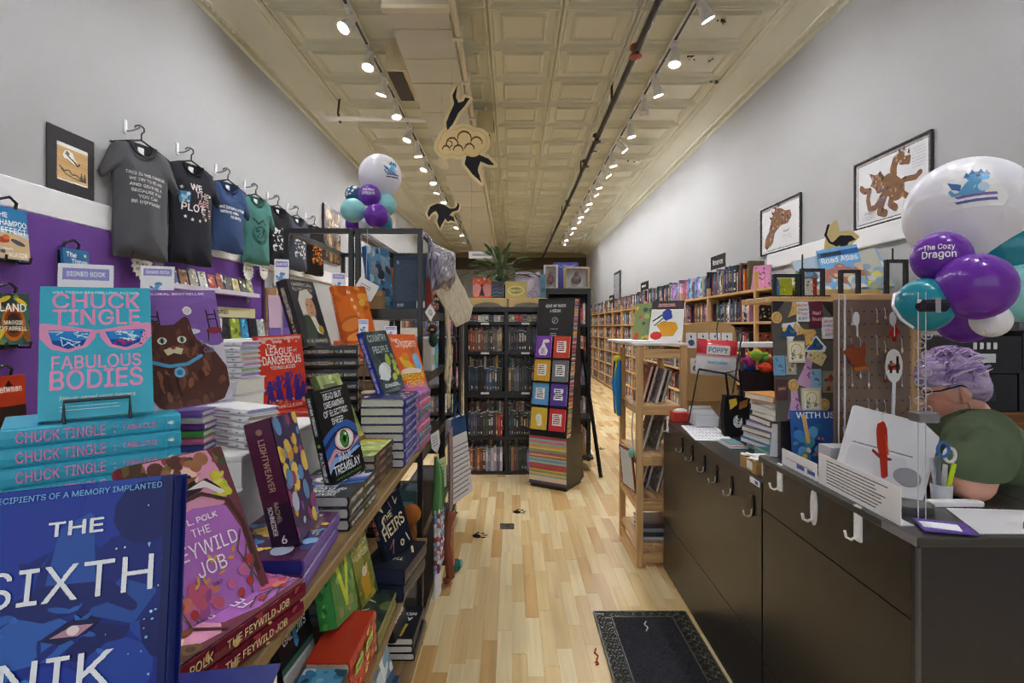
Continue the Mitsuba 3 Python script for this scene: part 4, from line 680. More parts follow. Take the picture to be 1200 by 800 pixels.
# ---------------------------------------------------------------- signed-copy cards
def dragon(a, x, y, s, c1='#5a93c4', c2='#2f5f98'):             # a small blue dragon sitting on books
    a.poly(Polygon([(x - .5 * s, y - .1 * s), (x - .2 * s, y + .35 * s), (x + .1 * s, y + .4 * s), (x + .35 * s, y + .1 * s), (x + .3 * s, y - .25 * s), (x - .3 * s, y - .3 * s)]).buffer(.05 * s), c1)
    a.ell(x + .1 * s, y + .62 * s, .38 * s, .28 * s, c1); a.ell(x + .36 * s, y + .52 * s, .18 * s, .13 * s, shade(c1, 1.2)); a.ell(x + .15 * s, y + .66 * s, .07 * s, .09 * s, '#1d2a3d'); a.ell(x + .4 * s, y + .68 * s, .05 * s, .07 * s, '#1d2a3d')
    for q in ((-.25, .8), (-.05, .95), (.25, .95), (.45, .85)): a.poly([(x + q[0] * s, y + q[1] * s + .12 * s), (x + (q[0] - .12) * s, y + (q[1] - .2) * s), (x + (q[0] + .12) * s, y + (q[1] - .2) * s)], c2)
    a.poly([(x - .45 * s, y + .25 * s), (x - .95 * s, y + .5 * s), (x - .8 * s, y + .1 * s), (x - .5 * s, y - .05 * s)], c2); a.ell(x + .3 * s, y + .05 * s, .2 * s, .22 * s, '#bcd4ea'); a.line([(x - .3 * s, y - .2 * s), (x - .75 * s, y - .2 * s), (x - .85 * s, y + .0 * s)], .14 * s, c1)
    for q, c in enumerate(('#7a62a8', '#e6e2ee', '#4f5f9a')): a.poly([(x - .7 * s, y - (.3 + q * .12) * s), (x + .75 * s, y - (.22 + q * .12) * s), (x + .8 * s, y - (.34 + q * .12) * s), (x - .6 * s, y - (.42 + q * .12) * s)], c)
def signed(p, yaw, w, h, foot, lbl, tilt=6):
    k = thing('signed_book_card', lbl, 'sign', 'signed copy cards'); M = pose(p, yaw, tilt)
    kc = part(k, 'card', MB().box((-w / 2, 0, -.0015), (w / 2, h, 0), '#e9e9ee'), 'satin', M)
    a = MB(); a.rect(-w * .42, h * .70, w * .42, h * .92, '#8c86c8'); a.text('SIGNED BOOK', 0, h * .77, h * .085, '#f1f1f6', w=w * .7); dragon(a, 0, h * .3, h * .22)
    part(kc, 'print', a, 'satin', M)
    if foot is not None: part(k, 'rod', MB().tube([(p[0], p[1] + .004, foot), (p[0], p[1] + .004, p[2] + .02)], .003, '#c8c8cc', 6), 'satin')
signed(at(100, 372, 1.16), 30, .098, .12, 1.159, 'signed book card with a lavender heading, behind the sunglasses novel')
signed(at(184, 350, 1.42), 22, .078, .09, 1.159, 'signed book card behind the cat novel')
signed(at(330, 335, 2.02), 20, .052, .105, 1.10, 'signed book card behind the biography of the white-haired man')
signed(at(397, 342, 2.30), 18, .058, .085, 1.288, 'signed book card behind the burnt-orange hardback')
signed(at(426, 392, 2.02), 20, .036, .06, 1.177, 'signed book card tucked behind the slate novel'); signed(at(458, 396, 2.17), 20, .05, .05, 1.16, 'signed book card tucked behind the orange romance novel')
# ---------------------------------------------------------------- lower shelves
a = art(W, .23); a.rect(-W, 0, W, .23, '#3a322d'); blobs(a, 18, ['#4a3f38', '#2a2421', '#574a40'], -.08, 0, .08, .23, .015, .04, 23); a.line([(.0, .2), (.012, .12), (.0, .05)], .012, '#8a7d70'); a.line([(-.05, .21), (-.02, .18)], .004, '#6a5d50')
book(pose((-.505, 1.06, .491), 85, 9), W, .23, .04, '#2b2630', 'dark brown photographic book at the front of the middle shelf', a)
a = art(W, .235); a.rect(-W, 0, W, .235, '#1c1d1e'); a.text('GALLOWS', .0, .172, .022, '#d7dcd8', w=.115, shear=.1); a.poly([(-.012, .2), (.004, .2), (.012, .15), (.0, .14), (-.008, .15)], '#3f7fb0'); a.rect(-.08, .115, .08, .13, '#3e6a5c'); a.rect(-.08, .0, .08, .115, '#d3d3d3'); lines(a, -.07, .07, .108, .006, 14, '#77777c', .0016, 3)
book(pose((-.505, 1.295, .491), 86, 11), W, .235, .025, '#1c1d1e', 'black book GALLOWS with a white text panel on the middle shelf', a)
nsp = lambda i: spine_text(.034, .175, [('IAN NEWMAN', .08, .12, .015)], '#e2e6ea')
na = art(.1, .175); na.rect(-.05, 0, .05, .175, '#5a9ec4'); blobs(na, 22, ['#7fb8d6', '#3f7fa8', '#cfe2ec', '#2f4f66'], -.05, 0, .05, .175, .005, .018, 24)
stack(4, (-.382, 1.035), 90, .49, .1, .175, .035, '#1b1d20', 'black paperback with bold white spine lettering, %s of the middle shelf pile', 'black paperbacks', art_top=na, spine=nsp, seed=17, turn=.8)
stack(4, (-.384, 1.245), 90, .49, .11, .235, .0325, '#b83a26', 'red and yellow patterned paperback, %s of the pile under the green book', 'red patterned paperbacks', spine=lambda i: spine_text(.031, .235, [], '#e8c23a', extra=lambda q: blobs(q, 16, ['#d97a2a', '#e0b23a', '#8f2a1c'], -.014, -.11, .014, .11, .004, .012, 4)), seed=18, turn=.8)
for y in (1.27, 1.36): whole('shelf_tag', 'green price tag on the red patterned paperbacks, %s' % ('near the black paperbacks' if y < 1.3 else 'below the spine of the green book'), 'price tag', MB().cbox((-.379, y, .575), (-.377, y + .06, .6), '#a5bd4a', .001).place(MB().rect(.01, .005, .05, .012, '#4a5a2a'), mat(np.array([[0, 0, 1], [1, 0, 0], [0, 1, 0.0]]), (-.3765, y, .578))), 'satin')
a = art(.145, .23); a.rect(-W, 0, W, .23, '#4f8a48'); blobs(a, 46, ['#6a9a4f', '#3d7340', '#7fae58', '#5a7f45', '#8a8f55'], -.075, 0, .075, .23, .006, .018, 25); a.poly([(-.06, .21), (-.035, .21), (.005, .07), (.045, .21), (.065, .21), (.012, .03), (-.002, .03)], '#c3cf45'); a.ell(.005, .17, .02, .04, '#77705c')
book(pose((-.445, 1.425, .6315), 87, 13, -8), .145, .23, .05, '#3f9a4c', 'thick green book with a yellow V on the red patterned pile', a, spine_text(.05, .23, [], '#6ab858', extra=lambda q: blobs(q, 26, ['#58a84e', '#2f7a3c', '#7fc05a'], -.02, -.11, .02, .11, .004, .01, 5)))
ua = art(.135, .215); ua.rect(-W, 0, W, .23, '#8a8a3c'); blobs(ua, 34, ['#6f7a35', '#a89a3f', '#56622f', '#c0a845', '#77803f'], -.07, 0, .07, .215, .008, .024, 26); ua.text('UNICORN', 0, .165, .018, '#e6e2c4', w=.115, bold=False); ua.text('HUNTERS', 0, .135, .018, '#e6e2c4', w=.115, bold=False); ua.poly([(-.03, .01), (.02, .02), (.03, .08), (.0, .11), (-.04, .07)], '#c79a35'); ua.ell(.0, .09, .02, .015, '#dfd8b8')
for i, (y, x, l) in enumerate(((1.535, -.47, 'olive and gold fantasy paperback, the one nearer the green book'), (1.665, -.45, 'olive and gold fantasy paperback, the one nearer the tilted navy novel'))): book(pose((x, y, .556), 85, 14, -2), .135, .215, .028, '#7a7a38', l, ua, group='olive fantasy paperbacks')
ta = art(.16, .24); ta.rect(-.1, 0, .1, .24, '#27382f'); blobs(ta, 20, ['#33493c', '#1c2a24', '#5a6a3a'], -.08, 0, .08, .24, .01, .03, 27); ta.line([(-.03, .08), (.0, .06), (.03, .09), (.05, .07)], .006, '#a9b5a5'); ta.line([(-.02, .12), (.02, .14), (.04, .12)], .006, '#a9b5a5')
stack(2, (-.382, 1.492), 90, .49, .155, .235, .0325, '#6a6a35', 'dark green hardback, %s of two under the olive paperbacks', 'dark green hardbacks', art_top=ta, seed=19, turn=.8)
stack(5, (-.66, 1.62), 5, .49, .2, .15, .035, '#5a5b60', 'grey hardback, %s in the stack at the back of the middle shelf', 'grey hardbacks', cols=['#55565c', '#6a6b70', '#4a4b52'], seed=20)
a = art(.156, .225); a.rect(-W, 0, W, .23, '#1d2433'); a.text('THE', -.02, .135, .022, '#d8cba8', w=.05, r=8); a.text('HEIRS', .0, .082, .042, '#d8cba8', w=.13, r=8); a.line([(-.06, .19), (-.04, .17), (-.05, .2)], .005, '#d8cba8'); a.line([(-.045, .15), (-.055, .14), (-.05, .125), (-.06, .115)], .008, '#d8cba8'); a.line([(.0, .19), (.01, .16)], .004, '#a8646a'); a.line([(.03, .2), (.035, .17), (.05, .185)], .004, '#c9b48a'); a.ell(.02, .03, .012, .012, '#d8cba8'); a.ell(.02, .03, .006, .006, '#1d2433'); a.line([(-.05, .04), (-.02, .06), (-.04, .02)], .005, '#a8646a'); a.line([(.05, .05), (.06, .02)], .006, '#d8cba8'); a.rect(-.06, .211, .06, .215, '#a8a28f')
HM = pose((-.40, 1.895, .6045), 66, 13, 7); book(HM, .156, .225, .03, '#1d2433', 'navy-black novel THE HEIRS with tan scissors and knives, tilted on the middle shelf', a, spine_text(.03, .225, [('HEIRS', .1, .08, .015)], '#d88a7a')); easel(HM, .156, 'clear stand holding the tilted navy novel')
ha = art(.16, .24); ha.rect(-.1, 0, .1, .24, '#1d2433'); ha.text('THE', -.02, .15, .02, '#d8cba8', w=.05); ha.ell(.0, .05, .012, .012, '#d8cba8'); ha.line([(-.06, .1), (-.04, .05)], .008, '#d8cba8'); ha.line([(.04, .05), (.06, .09), (.05, .12)], .006, '#d8cba8')
stack(2, (-.362, 1.765), 82, .49, .16, .24, .056, '#1f2536', 'navy-black hardback with blue edges, %s of two under the tilted novel', 'navy-black hardbacks', art_top=ha, page='#2a3350', seed=21, turn=.8)
a = art(.19, .265); a.rect(-W, 0, W, .3, '#7d9db5'); blobs(a, 36, ['#a9c0cf', '#5f87a5', '#3f6f9a', '#cbd8e0', '#2f5a8a', '#6a8a7a'], -.095, 0, .095, .265, .012, .035, 28); a.text('ODYSSEY', 0, .16, .024, '#3d4a5a', w=.13); a.poly([(.02, .04), (.04, .05), (.04, .13), (.025, .14), (.015, .1)], '#dce4e8'); a.rect(-.095, 0, .095, .03, '#2c4f80')
stack(3, (-.384, 1.60), 90, .12, .15, .23, .028, '#3a4a66', 'slate blue hardback, %s under the sea-painting book on the bottom shelf', 'slate blue hardbacks', seed=24)
book(pose((-.42, 1.72, .2055), 80, 12, 5), .19, .265, .02, '#2f5a8a', 'blue sea-painting book on the bottom shelf', a)
a = art(W, .24); a.rect(-W, 0, W, .24, '#25252b'); a.poly([(-.04, .14), (.03, .13), (.045, .215), (-.03, .225)], '#b39a35'); a.ell(0, .18, .02, .03, '#6a5a28'); a.text('ADAM', .0, .09, .024, '#e2e2e2', w=.1); a.text('NEWMAN', .0, .055, .02, '#e2e2e2', w=.12)
book(pose((-.44, 2.09, .2075), 85, 12), W, .24, .03, '#25252b', 'black book with a yellow portrait on the bottom shelf', a)
stack(3, (-.382, 2.04), 90, .12, .16, .24, .029, '#26262d', 'black hardback with white pages, %s of the bottom shelf pile', 'bottom shelf hardbacks', art_top=a, page='#e4e4e2', seed=22, turn=.8)
stack(3, (-.384, 1.25), 90, .12, .16, .24, .03, '#7a8a5a', 'sage green hardback, %s in the front pile on the bottom shelf', 'sage hardbacks', seed=23)
# ================================================================ tall black shelf frames behind the display, and what hangs on them
BK = '#1e1e21'
def frame_unit(lbl, x0, x1, y0, y1, h, shelves, wood=False):
    k = thing('shelving_unit', lbl, 'shelf'); s = .022
    for x in (x0, x1 - s):
        for y in (y0, y1 - s): part(k, 'post', MB().cbox((x, y, 0), (x + s, y + s, h), BK, .002), 'satin')
    for y in (y0, y1 - s): part(k, 'top_bar', MB().box((x0 + s, y, h - s), (x1 - s, y + s, h), BK), 'satin')
    for x in (x0, x1 - s): part(k, 'side_bar', MB().box((x, y0 + s, h - s), (x + s, y1 - s, h), BK), 'satin')
    for z in shelves: part(k, 'shelf', MB().box((x0 + .002, y0 + .002, z - .045), (x1 - .002, y1 - .002, z), '#29241f'), 'satin')
    return k
frame_unit('tall black steel shelf frame with its side to the aisle, hung with bags', -.70, -.40, 2.335, 3.14, 1.86, (1.50, 1.20, .86, .50, .12))
frame_unit('tall black steel shelf frame backing the aisle one, on its wall side', -1.02, -.708, 2.335, 3.14, 1.86, (1.16, .86, .50, .12))
frame_unit('black steel shelf frame next along the aisle, past the bag rack', -.70, -.42, 3.16, 3.95, 1.62, (1.35, 1.05, .70, .38, .10))
# things on the upper shelf
k = thing('puzzle_box', 'tall blue die-cut picture box in clear wrap, leaning on the upper black shelf', 'box')
M = pose((-.60, 2.46, 1.50), 62, 9); part(k, 'spine', MB().cbox((-.07, 0, -.03), (-.062, .30, 0), '#2c7fc0', .001), 'gloss', M)
a = MB(); a.clip = sbox(-.07, 0, .08, .3); a.rect(-.07, 0, .08, .3, '#5d90b8'); blobs(a, 40, ['#7fb0d0', '#3f6f98', '#b9d0de', '#3a3f4f', '#8aa0ac'], -.07, .0, .08, .3, .008, .03, 31)
part(k, 'box', MB().cbox((-.0695, 0, -.03), (.08, .30, -.0005), '#3c6f98', .001).place(a), 'gloss', M)
k = thing('boxed_game', 'large dark blue box standing back to front, covered in fine print', 'box'); M = pose((-.475, 2.44, 1.50), 12, 5)
a = MB(); a.clip = sbox(-.075, 0, .075, .255); a.rect(-.075, 0, .075, .255, '#2c3a4e'); lines(a, -.066, .066, .235, .04, 26, '#4d6078', .0028, 31); a.rect(.03, .01, .068, .04, '#e4e4e4'); lines(a, -.06, -.02, .03, .015, 2, '#c4ccd4', .003); a.text('8', -.055, .215, .014, '#aab8c8')
part(k, 'box', MB().cbox((-.075, 0, -.04), (.075, .255, 0), '#24303f', .001), 'paint', M); part(k, 'print', a, 'paint', M)
k = thing('cardboard_box', 'small kraft box on the upper black shelf beside the picture box', 'box'); part(k, 'body', MB().cbox((-.69, 2.36, 1.5005), (-.585, 2.42, 1.585), '#9a7c56', .001).place(MB(), None), 'paper'); part(k, 'flap', MB().box((-.69, 2.355, 1.56), (-.585, 2.36, 1.585), '#b0916a'), 'paper')
whole('felt_panel', 'orange felt panel standing at the back of the upper black shelf', 'panel', MB().cbox((-.69, 2.66, 1.5005), (-.58, 2.68, 1.72), '#a5673c', .001), 'paper')
whole('basket_ornament', 'grey metal basket ornament on the upper black shelf', 'ornament', MB().lathe([(0, 0), (.04, 0), (.055, .03), (.05, .035), (.036, .008), (0, .008)], '#6d726c', 14, mat(p=(-.64, 2.52, 1.5005))).tube([(-.69, 2.52, 1.535), (-.64, 2.52, 1.60), (-.59, 2.52, 1.535)], .004, '#5a5f58', 6), 'satin')
# on the next shelf down
for i, (x, w_, c) in enumerate(((-.69, .028, '#d9d6cc'), (-.66, .022, '#b9b2a2'), (-.635, .028, '#c9bfae'), (-.605, .02, '#8a7a6a'))):
    whole('small_book', '%s pale little book standing under the upper black shelf' % ORD[i + 1], 'small book', MB().cbox((x, 2.36, 1.2005), (x + w_, 2.44, 1.30 + .01 * (i % 2)), c, .001).box((x + .004, 2.3594, 1.22), (x + w_ - .004, 2.3602, 1.28), shade(c, .5)), 'satin')
k = thing('trinket_chest', 'little wooden drawer box under the upper black shelf', 'box'); part(k, 'body', MB().cbox((-.57, 2.37, 1.2005), (-.43, 2.55, 1.37), '#a98a60', .002), 'pine_x')
for q in range(3): part(k, 'drawer', MB().cbox((-.56, 2.363, 1.21 + q * .053), (-.44, 2.372, 1.255 + q * .053), '#c2a377', .001), 'pine_x')
for i, (x, z, c, hh, l) in enumerate(((-.66, .86, '#5b4a36', .16, 'brown gift box'), (-.55, .86, '#8a9aa0', .2, 'grey gift box'), (-.46, .86, '#7f5a8a', .14, 'violet gift box'), (-.9, .86, '#46506a', .22, 'slate gift box'), (-.62, .5, '#aa8a5a', .2, 'tan gift box'), (-.48, .5, '#4a6a70', .17, 'teal gift box'), (-.64, .12, '#8a4a3a', .25, 'rust gift box'), (-.47, .12, '#6a6a64', .2, 'ash gift box'), (-.92, 1.16, '#9a9288', .16, 'stone gift box'), (-.80, 1.16, '#c9a0b4', .14, 'rose gift box'), (-.93, 1.36, '#d9d5c8', .12, 'cream gift box') )):
    if z == 1.36: continue
    whole('gift_box', '%s on the %s shelf of the tall black frames' % (l, {1.16: 'second', .86: 'third', .5: 'fourth', .12: 'lowest'}[z]), 'gift box', MB().cbox((x - .045, 2.4, z + .0005), (x + .045, 2.52, z + hh), c, .002).box((x - .03, 2.3993, z + hh * .3), (x + .03, 2.4, z + hh * .7), shade(c, 1.5)), 'satin')
# hung on the aisle side
def bag(name, lbl, cat, pts, col, cols, x, thick, seed, mm='cloth', strap=None, turn=-22):
    k = thing(name, lbl, cat); P_ = Polygon(pts); m = trimesh.creation.extrude_polygon(P_, .01, engine='earcut'); v, f = trimesh.remesh.subdivide_to_size(m.vertices, m.faces, .03)
    v, inv = np.unique(np.round(v, 5), axis=0, return_inverse=True); f = inv.reshape(-1)[f]
    d = shapely.distance(shapely.points(v[:, :2]), P_.boundary); n = meshkit.noise(np.c_[v[:, :2] * 14, v[:, 0] * 0 + seed]) - .5
    v[:, 2] = (v[:, 2] - .005) / .005 * (.004 + thick * np.sqrt(np.clip(d / .05, 0, 1))) + n * .01
    r = np.random.default_rng(seed); pal = np.array([C(q) for q in cols]); fi = r.integers(0, len(pal), len(v)); col_ = np.where(r.random(len(v))[:, None] < .55, pal[fi], C(col))
    yc = v[:, 0].mean(); RT = mat(rot('z', turn), (x + .03, yc, 0)) @ mat(p=(0, -yc, 0)); part(k, 'body', MB().add(v, f, col_), mm, RT @ mat(np.column_stack([[0, 1, 0], [0, 0, 1], [1, 0, 0]]), (0, 0, 0)), smooth=True)
    if strap: part(k, 'strap', MB().tube(strap, .005, shade(col, .8), 6), mm)
    return k
bag('sequin_pouch', 'silver sequin pouch hanging on the aisle side of the tall black frame', 'pouch', [(2.46, 1.82), (2.68, 1.80), (2.70, 1.66), (2.64, 1.60), (2.46, 1.63), (2.44, 1.74)], '#a9a7ad', ['#e3e2e6', '#77767e', '#c6c3cc', '#908c98'], -.375, .02, 1, 'metal', [(-.385, 2.47, 1.84), (-.375, 2.46, 1.80)])
bag('sequin_pouch', 'lilac-grey beaded pouch hanging in front of the silver one', 'pouch', [(2.36, 1.76), (2.44, 1.76), (2.45, 1.60), (2.36, 1.58)], '#8f88a0', ['#c9c4d4', '#6a6478', '#aaa2ba'], -.378, .012, 2, 'metal', [(-.385, 2.4, 1.84), (-.378, 2.4, 1.76)])
k = bag('tote_bag', 'cream canvas tote with a faint drawing, hung cornerwise on the frame', 'tote bag', [(2.86, 1.63), (3.06, 1.79), (3.34, 1.55), (3.30, 1.46), (3.12, 1.42)], '#c9bfa6', ['#d2c9b2', '#c2b79c'], -.37, .008, 3, strap=[(-.38, 3.08, 1.84), (-.372, 3.06, 1.79), (-.372, 3.2, 1.7)])
for i, (y, z, c, l) in enumerate(((2.60, 1.50, '#b8482a', 'orange and black packet on the aisle end of the upper shelf'), (2.60, 1.20, '#cfcfca', 'white folded packet on the aisle end of the second shelf'), (2.72, 1.20, '#3f9ac0', 'bright blue and green box on the aisle end of the second shelf'))):
    k = thing('boxed_toy', l, 'box'); part(k, 'box', MB().cbox((-.50, y, z + .0005), (-.398, y + .1, z + .16), c, .002), 'satin'); part(k, 'label', MB().box((-.398, y + .01, z + .03), (-.3972, y + .09, z + .08), '#2a2320' if i == 0 else '#58b86a' if i == 2 else '#9aa0a0'), 'satin')
def earring_card(p, s, lbl, roll=45, col='#e6e4e2', yaw=60):
    k = thing('earring_card', lbl, 'earring card'); M = pose(p, yaw, 0, roll)
    part(k, 'card', MB().box((-s / 2, -s / 2, -.001), (s / 2, s / 2, 0), col), 'paper', M)
    a = MB(); a.poly(affinity.scale(Point(0, 0).buffer(s * .26), .8, 1), '#6a7076'); a.poly(affinity.scale(Point(0, 0).buffer(s * .18), .8, 1), '#c9ccd0'); part(k, 'cameo', a, 'gloss', M)
    part(k, 'loop', MB().tube([p + np.array([-.01, 0, s * .6]), p + np.array([0, 0, s * .78]), p + np.array([.01, 0, s * .6])], .002, '#888888', 5), 'metal')
earring_card(np.array([-.372, 2.39, 1.486]), .055, 'white square cameo card hanging by its corner on the frame post')
k = thing('price_sign', 'white square price card hung askew in front of the upper black shelf', 'sign'); M = pose((-.642, 2.30, 1.585), 10, 0, -28); part(k, 'card', MB().box((-.045, -.04, -.001), (.045, .04, 0), '#e8e6e4'), 'paper', M); a = MB(); lines(a, -.03, .03, .02, .0, 2, '#9a98a0', .004); part(k, 'lettering', a, 'paper', mat(np.eye(3)) @ M @ mat(p=(0, 0, .0003))); part(k, 'thread', MB().tube([(-.642, 2.305, 1.62), (-.642, 2.33, 1.855)], .0012, '#b9b9b9', 4))
k = thing('duck_ornament', 'dark green duck toy hung on the aisle side of the frame', 'toy'); p = np.array([-.368, 2.45, 1.36])
part(k, 'body', MB().ball(1, '#2a3b34', mat(np.diag([.02, .05, .035]), p)), 'cloth', smooth=True); part(k, 'head', MB().ball(.022, '#3a2c26', mat(p=p + [0, -.015, .05])), 'cloth', smooth=True); part(k, 'bill', MB().ball(1, '#a8702f', mat(np.diag([.01, .02, .006]), p + [0, -.042, .047])), 'satin', smooth=True); part(k, 'string', MB().tube([p + [-.005, 0, .07], p + [-.015, 0, .14]], .0015, '#c9c2b0', 4))
# straps, scarves and soft toys lower down
k = thing('macrame_strap', 'cream macrame strap looped on the aisle side of the frame', 'strap')
part(k, 'loop', MB().tube([(-.37, 2.95, 1.52), (-.362, 2.98, 1.36), (-.36, 2.92, 1.24), (-.36, 2.86, 1.14), (-.36, 2.95, 1.05), (-.36, 3.05, 1.18), (-.362, 3.02, 1.34), (-.37, 2.97, 1.5)], .012, '#cdbf9c', 6), 'cloth', smooth=True); part(k, 'knot', MB().ball(.03, '#c4b48e', mat(np.diag([.6, 1, 1.2]), (-.357, 2.98, 1.22))), 'cloth', smooth=True)
for q in range(5): part(k, 'strand', MB().tube([(-.36, 2.93 + q * .02, 1.1), (-.358, 2.92 + q * .028, .98 - .02 * (q % 2))], .005, '#d6caa8', 5), 'cloth')
k = thing('fringed_scarf', 'green, red and blue woven scarf with a white fringe hanging by the post', 'scarf'); r_ = random.Random(9)
pal = ['#8a3f4a', '#c9cfd4', '#6f93b5', '#b0656a', '#8fa8bd', '#d9d9dc']
for q in range(7):
    yy = 2.41 + q * .028; part(k, 'fold', MB().tube([(-.362, 2.49, .80), (-.352 + .008 * (q % 2), (yy + 2.49) / 2, .72), (-.352 + .01 * (q % 2), yy, .60), (-.352 + .01 * (q % 2), yy, .555)], [.008, .014, .017, .014], ['#4c7a4a', '#6a9a5f', '#3d6a44'][q % 3], 7), 'cloth', smooth=True)
for q in range(14):
    y = 2.40 + q * .013; c = r_.choice(pal); b = MB()
    for j in range(14): b.ball(.0085, r_.choice(pal), mat(np.diag([1, 1, 1.5]), (-.352 + .012 * (q % 2), y, .57 - j * .021)), 1)
    part(k, 'cord', b, 'cloth')
for q in range(12): part(k, 'fringe', MB().tube([(-.35, 2.40 + q * .015, .29), (-.35 + r_.uniform(-.008, .008), 2.40 + q * .015, .17 + r_.uniform(-.02, .02))], [.006, .008], '#dcdcdf', 5), 'cloth')
k = thing('paper_tag', 'pale green printed tag on the woven scarf', 'tag'); M = pose((-.338, 2.52, .70), 70); part(k, 'card', MB().cbox((-.05, -.06, -.001), (.05, .09, 0), '#b5c096', .0005), 'paper', M); a = MB(); lines(a, -.04, .04, .07, -.04, 6, '#6a7a55', .004); part(k, 'print', a, 'paper', M @ mat(p=(0, 0, .0003)))
k = thing('paper_tag', 'white shield-shaped price tag on the post above the scarf', 'tag'); M = pose((-.372, 2.55, .86), 62, 0, 12); part(k, 'card', MB().prism([(-.035, .05), (.035, .05), (.035, -.02), (0, -.06), (-.035, -.02)], .001, '#dedee0'), 'paper', M); a = MB(); lines(a, -.025, .025, .035, -.02, 4, '#8a8a98', .004); part(k, 'print', a, 'paper', M @ mat(p=(0, 0, .0015)))
k = thing('snake_toy', 'brown corduroy snake toy standing at the foot of the black frame', 'soft toy')
part(k, 'body', MB().tube([(-.36, 2.86, .035), (-.34, 2.9, .04), (-.345, 2.86, .14), (-.355, 2.85, .24), (-.35, 2.88, .33), (-.34, 2.93, .365), (-.335, 3.0, .35)], [.02, .024, .024, .022, .02, .026, .014], '#8a5240', 10), 'cloth', smooth=True)
part(k, 'eye', MB().ball(.006, '#1a1512', mat(p=(-.312, 2.95, .375))), 'gloss'); part(k, 'stripe', MB().tube([(-.318, 2.87, .12), (-.326, 2.86, .24), (-.324, 2.89, .33)], .006, '#b9806a', 5), 'cloth')
k = thing('striped_bag', 'white and navy printed cloth bag hanging at the next frame', 'bag')
RT = mat(rot('z', -20), (-.375, 3.6, 0)) @ mat(p=(0, -3.6, 0)); a = MB(); a.clip = Polygon([(3.5, .80), (3.72, .80), (3.86, .22), (3.52, .22)]); a.rect(3.4, 0, 3.9, 1, '#cfcfd3'); lines(a, 3.5, 3.86, .62, .24, 11, '#6a7288', .008, 5); a.rect(3.4, .68, 3.9, .82, '#2c4a78')
part(k, 'body', MB().prism(a.clip, .03, '#c4c4c8', RT @ mat(np.column_stack([[0, 1, 0], [0, 0, 1], [1, 0, 0]]), (-.03, 0, 0))), 'cloth'); part(k, 'print', a, 'cloth', RT @ mat(np.column_stack([[0, 1, 0], [0, 0, 1], [1, 0, 0]]), (.0005, 0, 0))); part(k, 'handle', MB().tube([(-.39, 3.57, .79), (-.40, 3.6, .96), (-.35, 3.63, .79)], .008, '#2c4a78', 6), 'cloth')
k = thing('beaded_cords', 'bundle of pink and grey beaded cords hanging before the striped bag', 'cords'); labels[k]['kind'] = 'stuff'; b = MB()
for q in range(9): b.tube([(-.385, 3.2 + q * .018, .78), (-.38, 3.2 + q * .019, .5), (-.383, 3.2 + q * .02, .27)], .006, r_.choice(['#a8948a', '#b5a89a', '#8a6f6a', '#c9bdb0']), 5)
put(k, b, 'cloth')
k = thing('teal_toy', 'small teal bird toy on the floor by the snake toy', 'soft toy'); part(k, 'body', MB().ball(1, '#2f6a66', mat(np.diag([.035, .05, .03]), (-.33, 3.06, .031))), 'cloth', smooth=True); part(k, 'wing', MB().ball(1, '#7fa08f', mat(np.diag([.012, .035, .02]), (-.30, 3.07, .034))), 'cloth', smooth=True)
k = thing('brown_toy', 'rust brown plush toy on the lower shelf behind the navy-black pile', 'soft toy'); part(k, 'body', MB().ball(1, '#7d4a2c', mat(np.diag([.06, .05, .08]), (-.45, 2.15, .57))), 'cloth', smooth=True); part(k, 'head', MB().ball(.04, '#a0602f', mat(p=(-.41, 2.13, .66))), 'cloth', smooth=True); part(k, 'foot', MB().ball(1, '#b5733a', mat(np.diag([.03, .03, .02]), (-.40, 2.12, .51))), 'cloth', smooth=True)
# ================================================================ the black bookcase facing the door, its books, the striped stand
def spine_book(x, z, hh, t, dep, y, col, r, bands=None):
    """one book standing on a shelf, its spine to the shop front"""
    b = MB().box((x, y + .002, z), (x + t, y + dep, z + hh), col).box((x + .001, y, z), (x + t - .001, y + .002, z + hh), shade(col, 1.08))
    b.box((x + .0015, y + .004, z + hh), (x + t - .0015, y + dep - .003, z + hh + .0006), '#d9d2c0')
    m = min(.004, t * .2); c2 = r.choice(['#a9a294', '#b5b5b5', '#94814f', '#cfccc2', '#7f8a92', '#6a4a44', '#4a5a70'])
    q = r.random()
    b.box((x + m, y - .0006, z + hh * r.uniform(.38, .5)), (x + t - m, y, z + hh * r.uniform(.7, .85)), shade(col, 1.5) if q < .65 else c2)
    if q > .3: b.box((x + m * 1.4, y - .0006, z + hh * .1), (x + t - m * 1.4, y, z + hh * r.uniform(.16, .26)), c2)
    if q > .6: b.box((x, y - .0006, z + hh * .9), (x + t, y, z + hh * .93), c2)
    return b
def hue(h):
    v = np.array([int(h[i:i + 2], 16) for i in (1, 3, 5)]); mx, mn = v.max(), v.min()
    if mx - mn < 22: return 'black' if mx < 52 else 'grey' if mx < 150 else 'pale grey'
    r, g, b = v
    n = 'red' if r == mx and g < 1.25 * b and r > 1.5 * g else 'brown' if r == mx and r > 1.3 * g and mx < 150 else 'orange' if r == mx and r > 1.3 * g else 'tan' if r == mx else 'green' if g == mx and g > 1.05 * b else 'violet' if b == mx and r > 1.05 * g else 'blue'
    return ('dark ' if mx < 85 else '') + n
PAL = ['#2b2d33', '#34363c', '#3b2f2b', '#25303c', '#4a3a30', '#5b4636', '#39424a', '#6a4a3a', '#2e3a34', '#7a3a30', '#4b4f5a', '#8a7a60', '#1f2024', '#56504a', '#2f3f58']
k = thing('bookcase', 'black two-bay bookcase facing the door in the middle of the shop', 'bookcase')
BX0, BX1, BY = -.46, .345, 5.04
for x in (BX0, BX0 + .39, BX1 - .03): part(k, 'upright', MB().box((x, BY, 0), (x + .03, BY + .30, 1.61), '#1a1a1d'), 'satin')
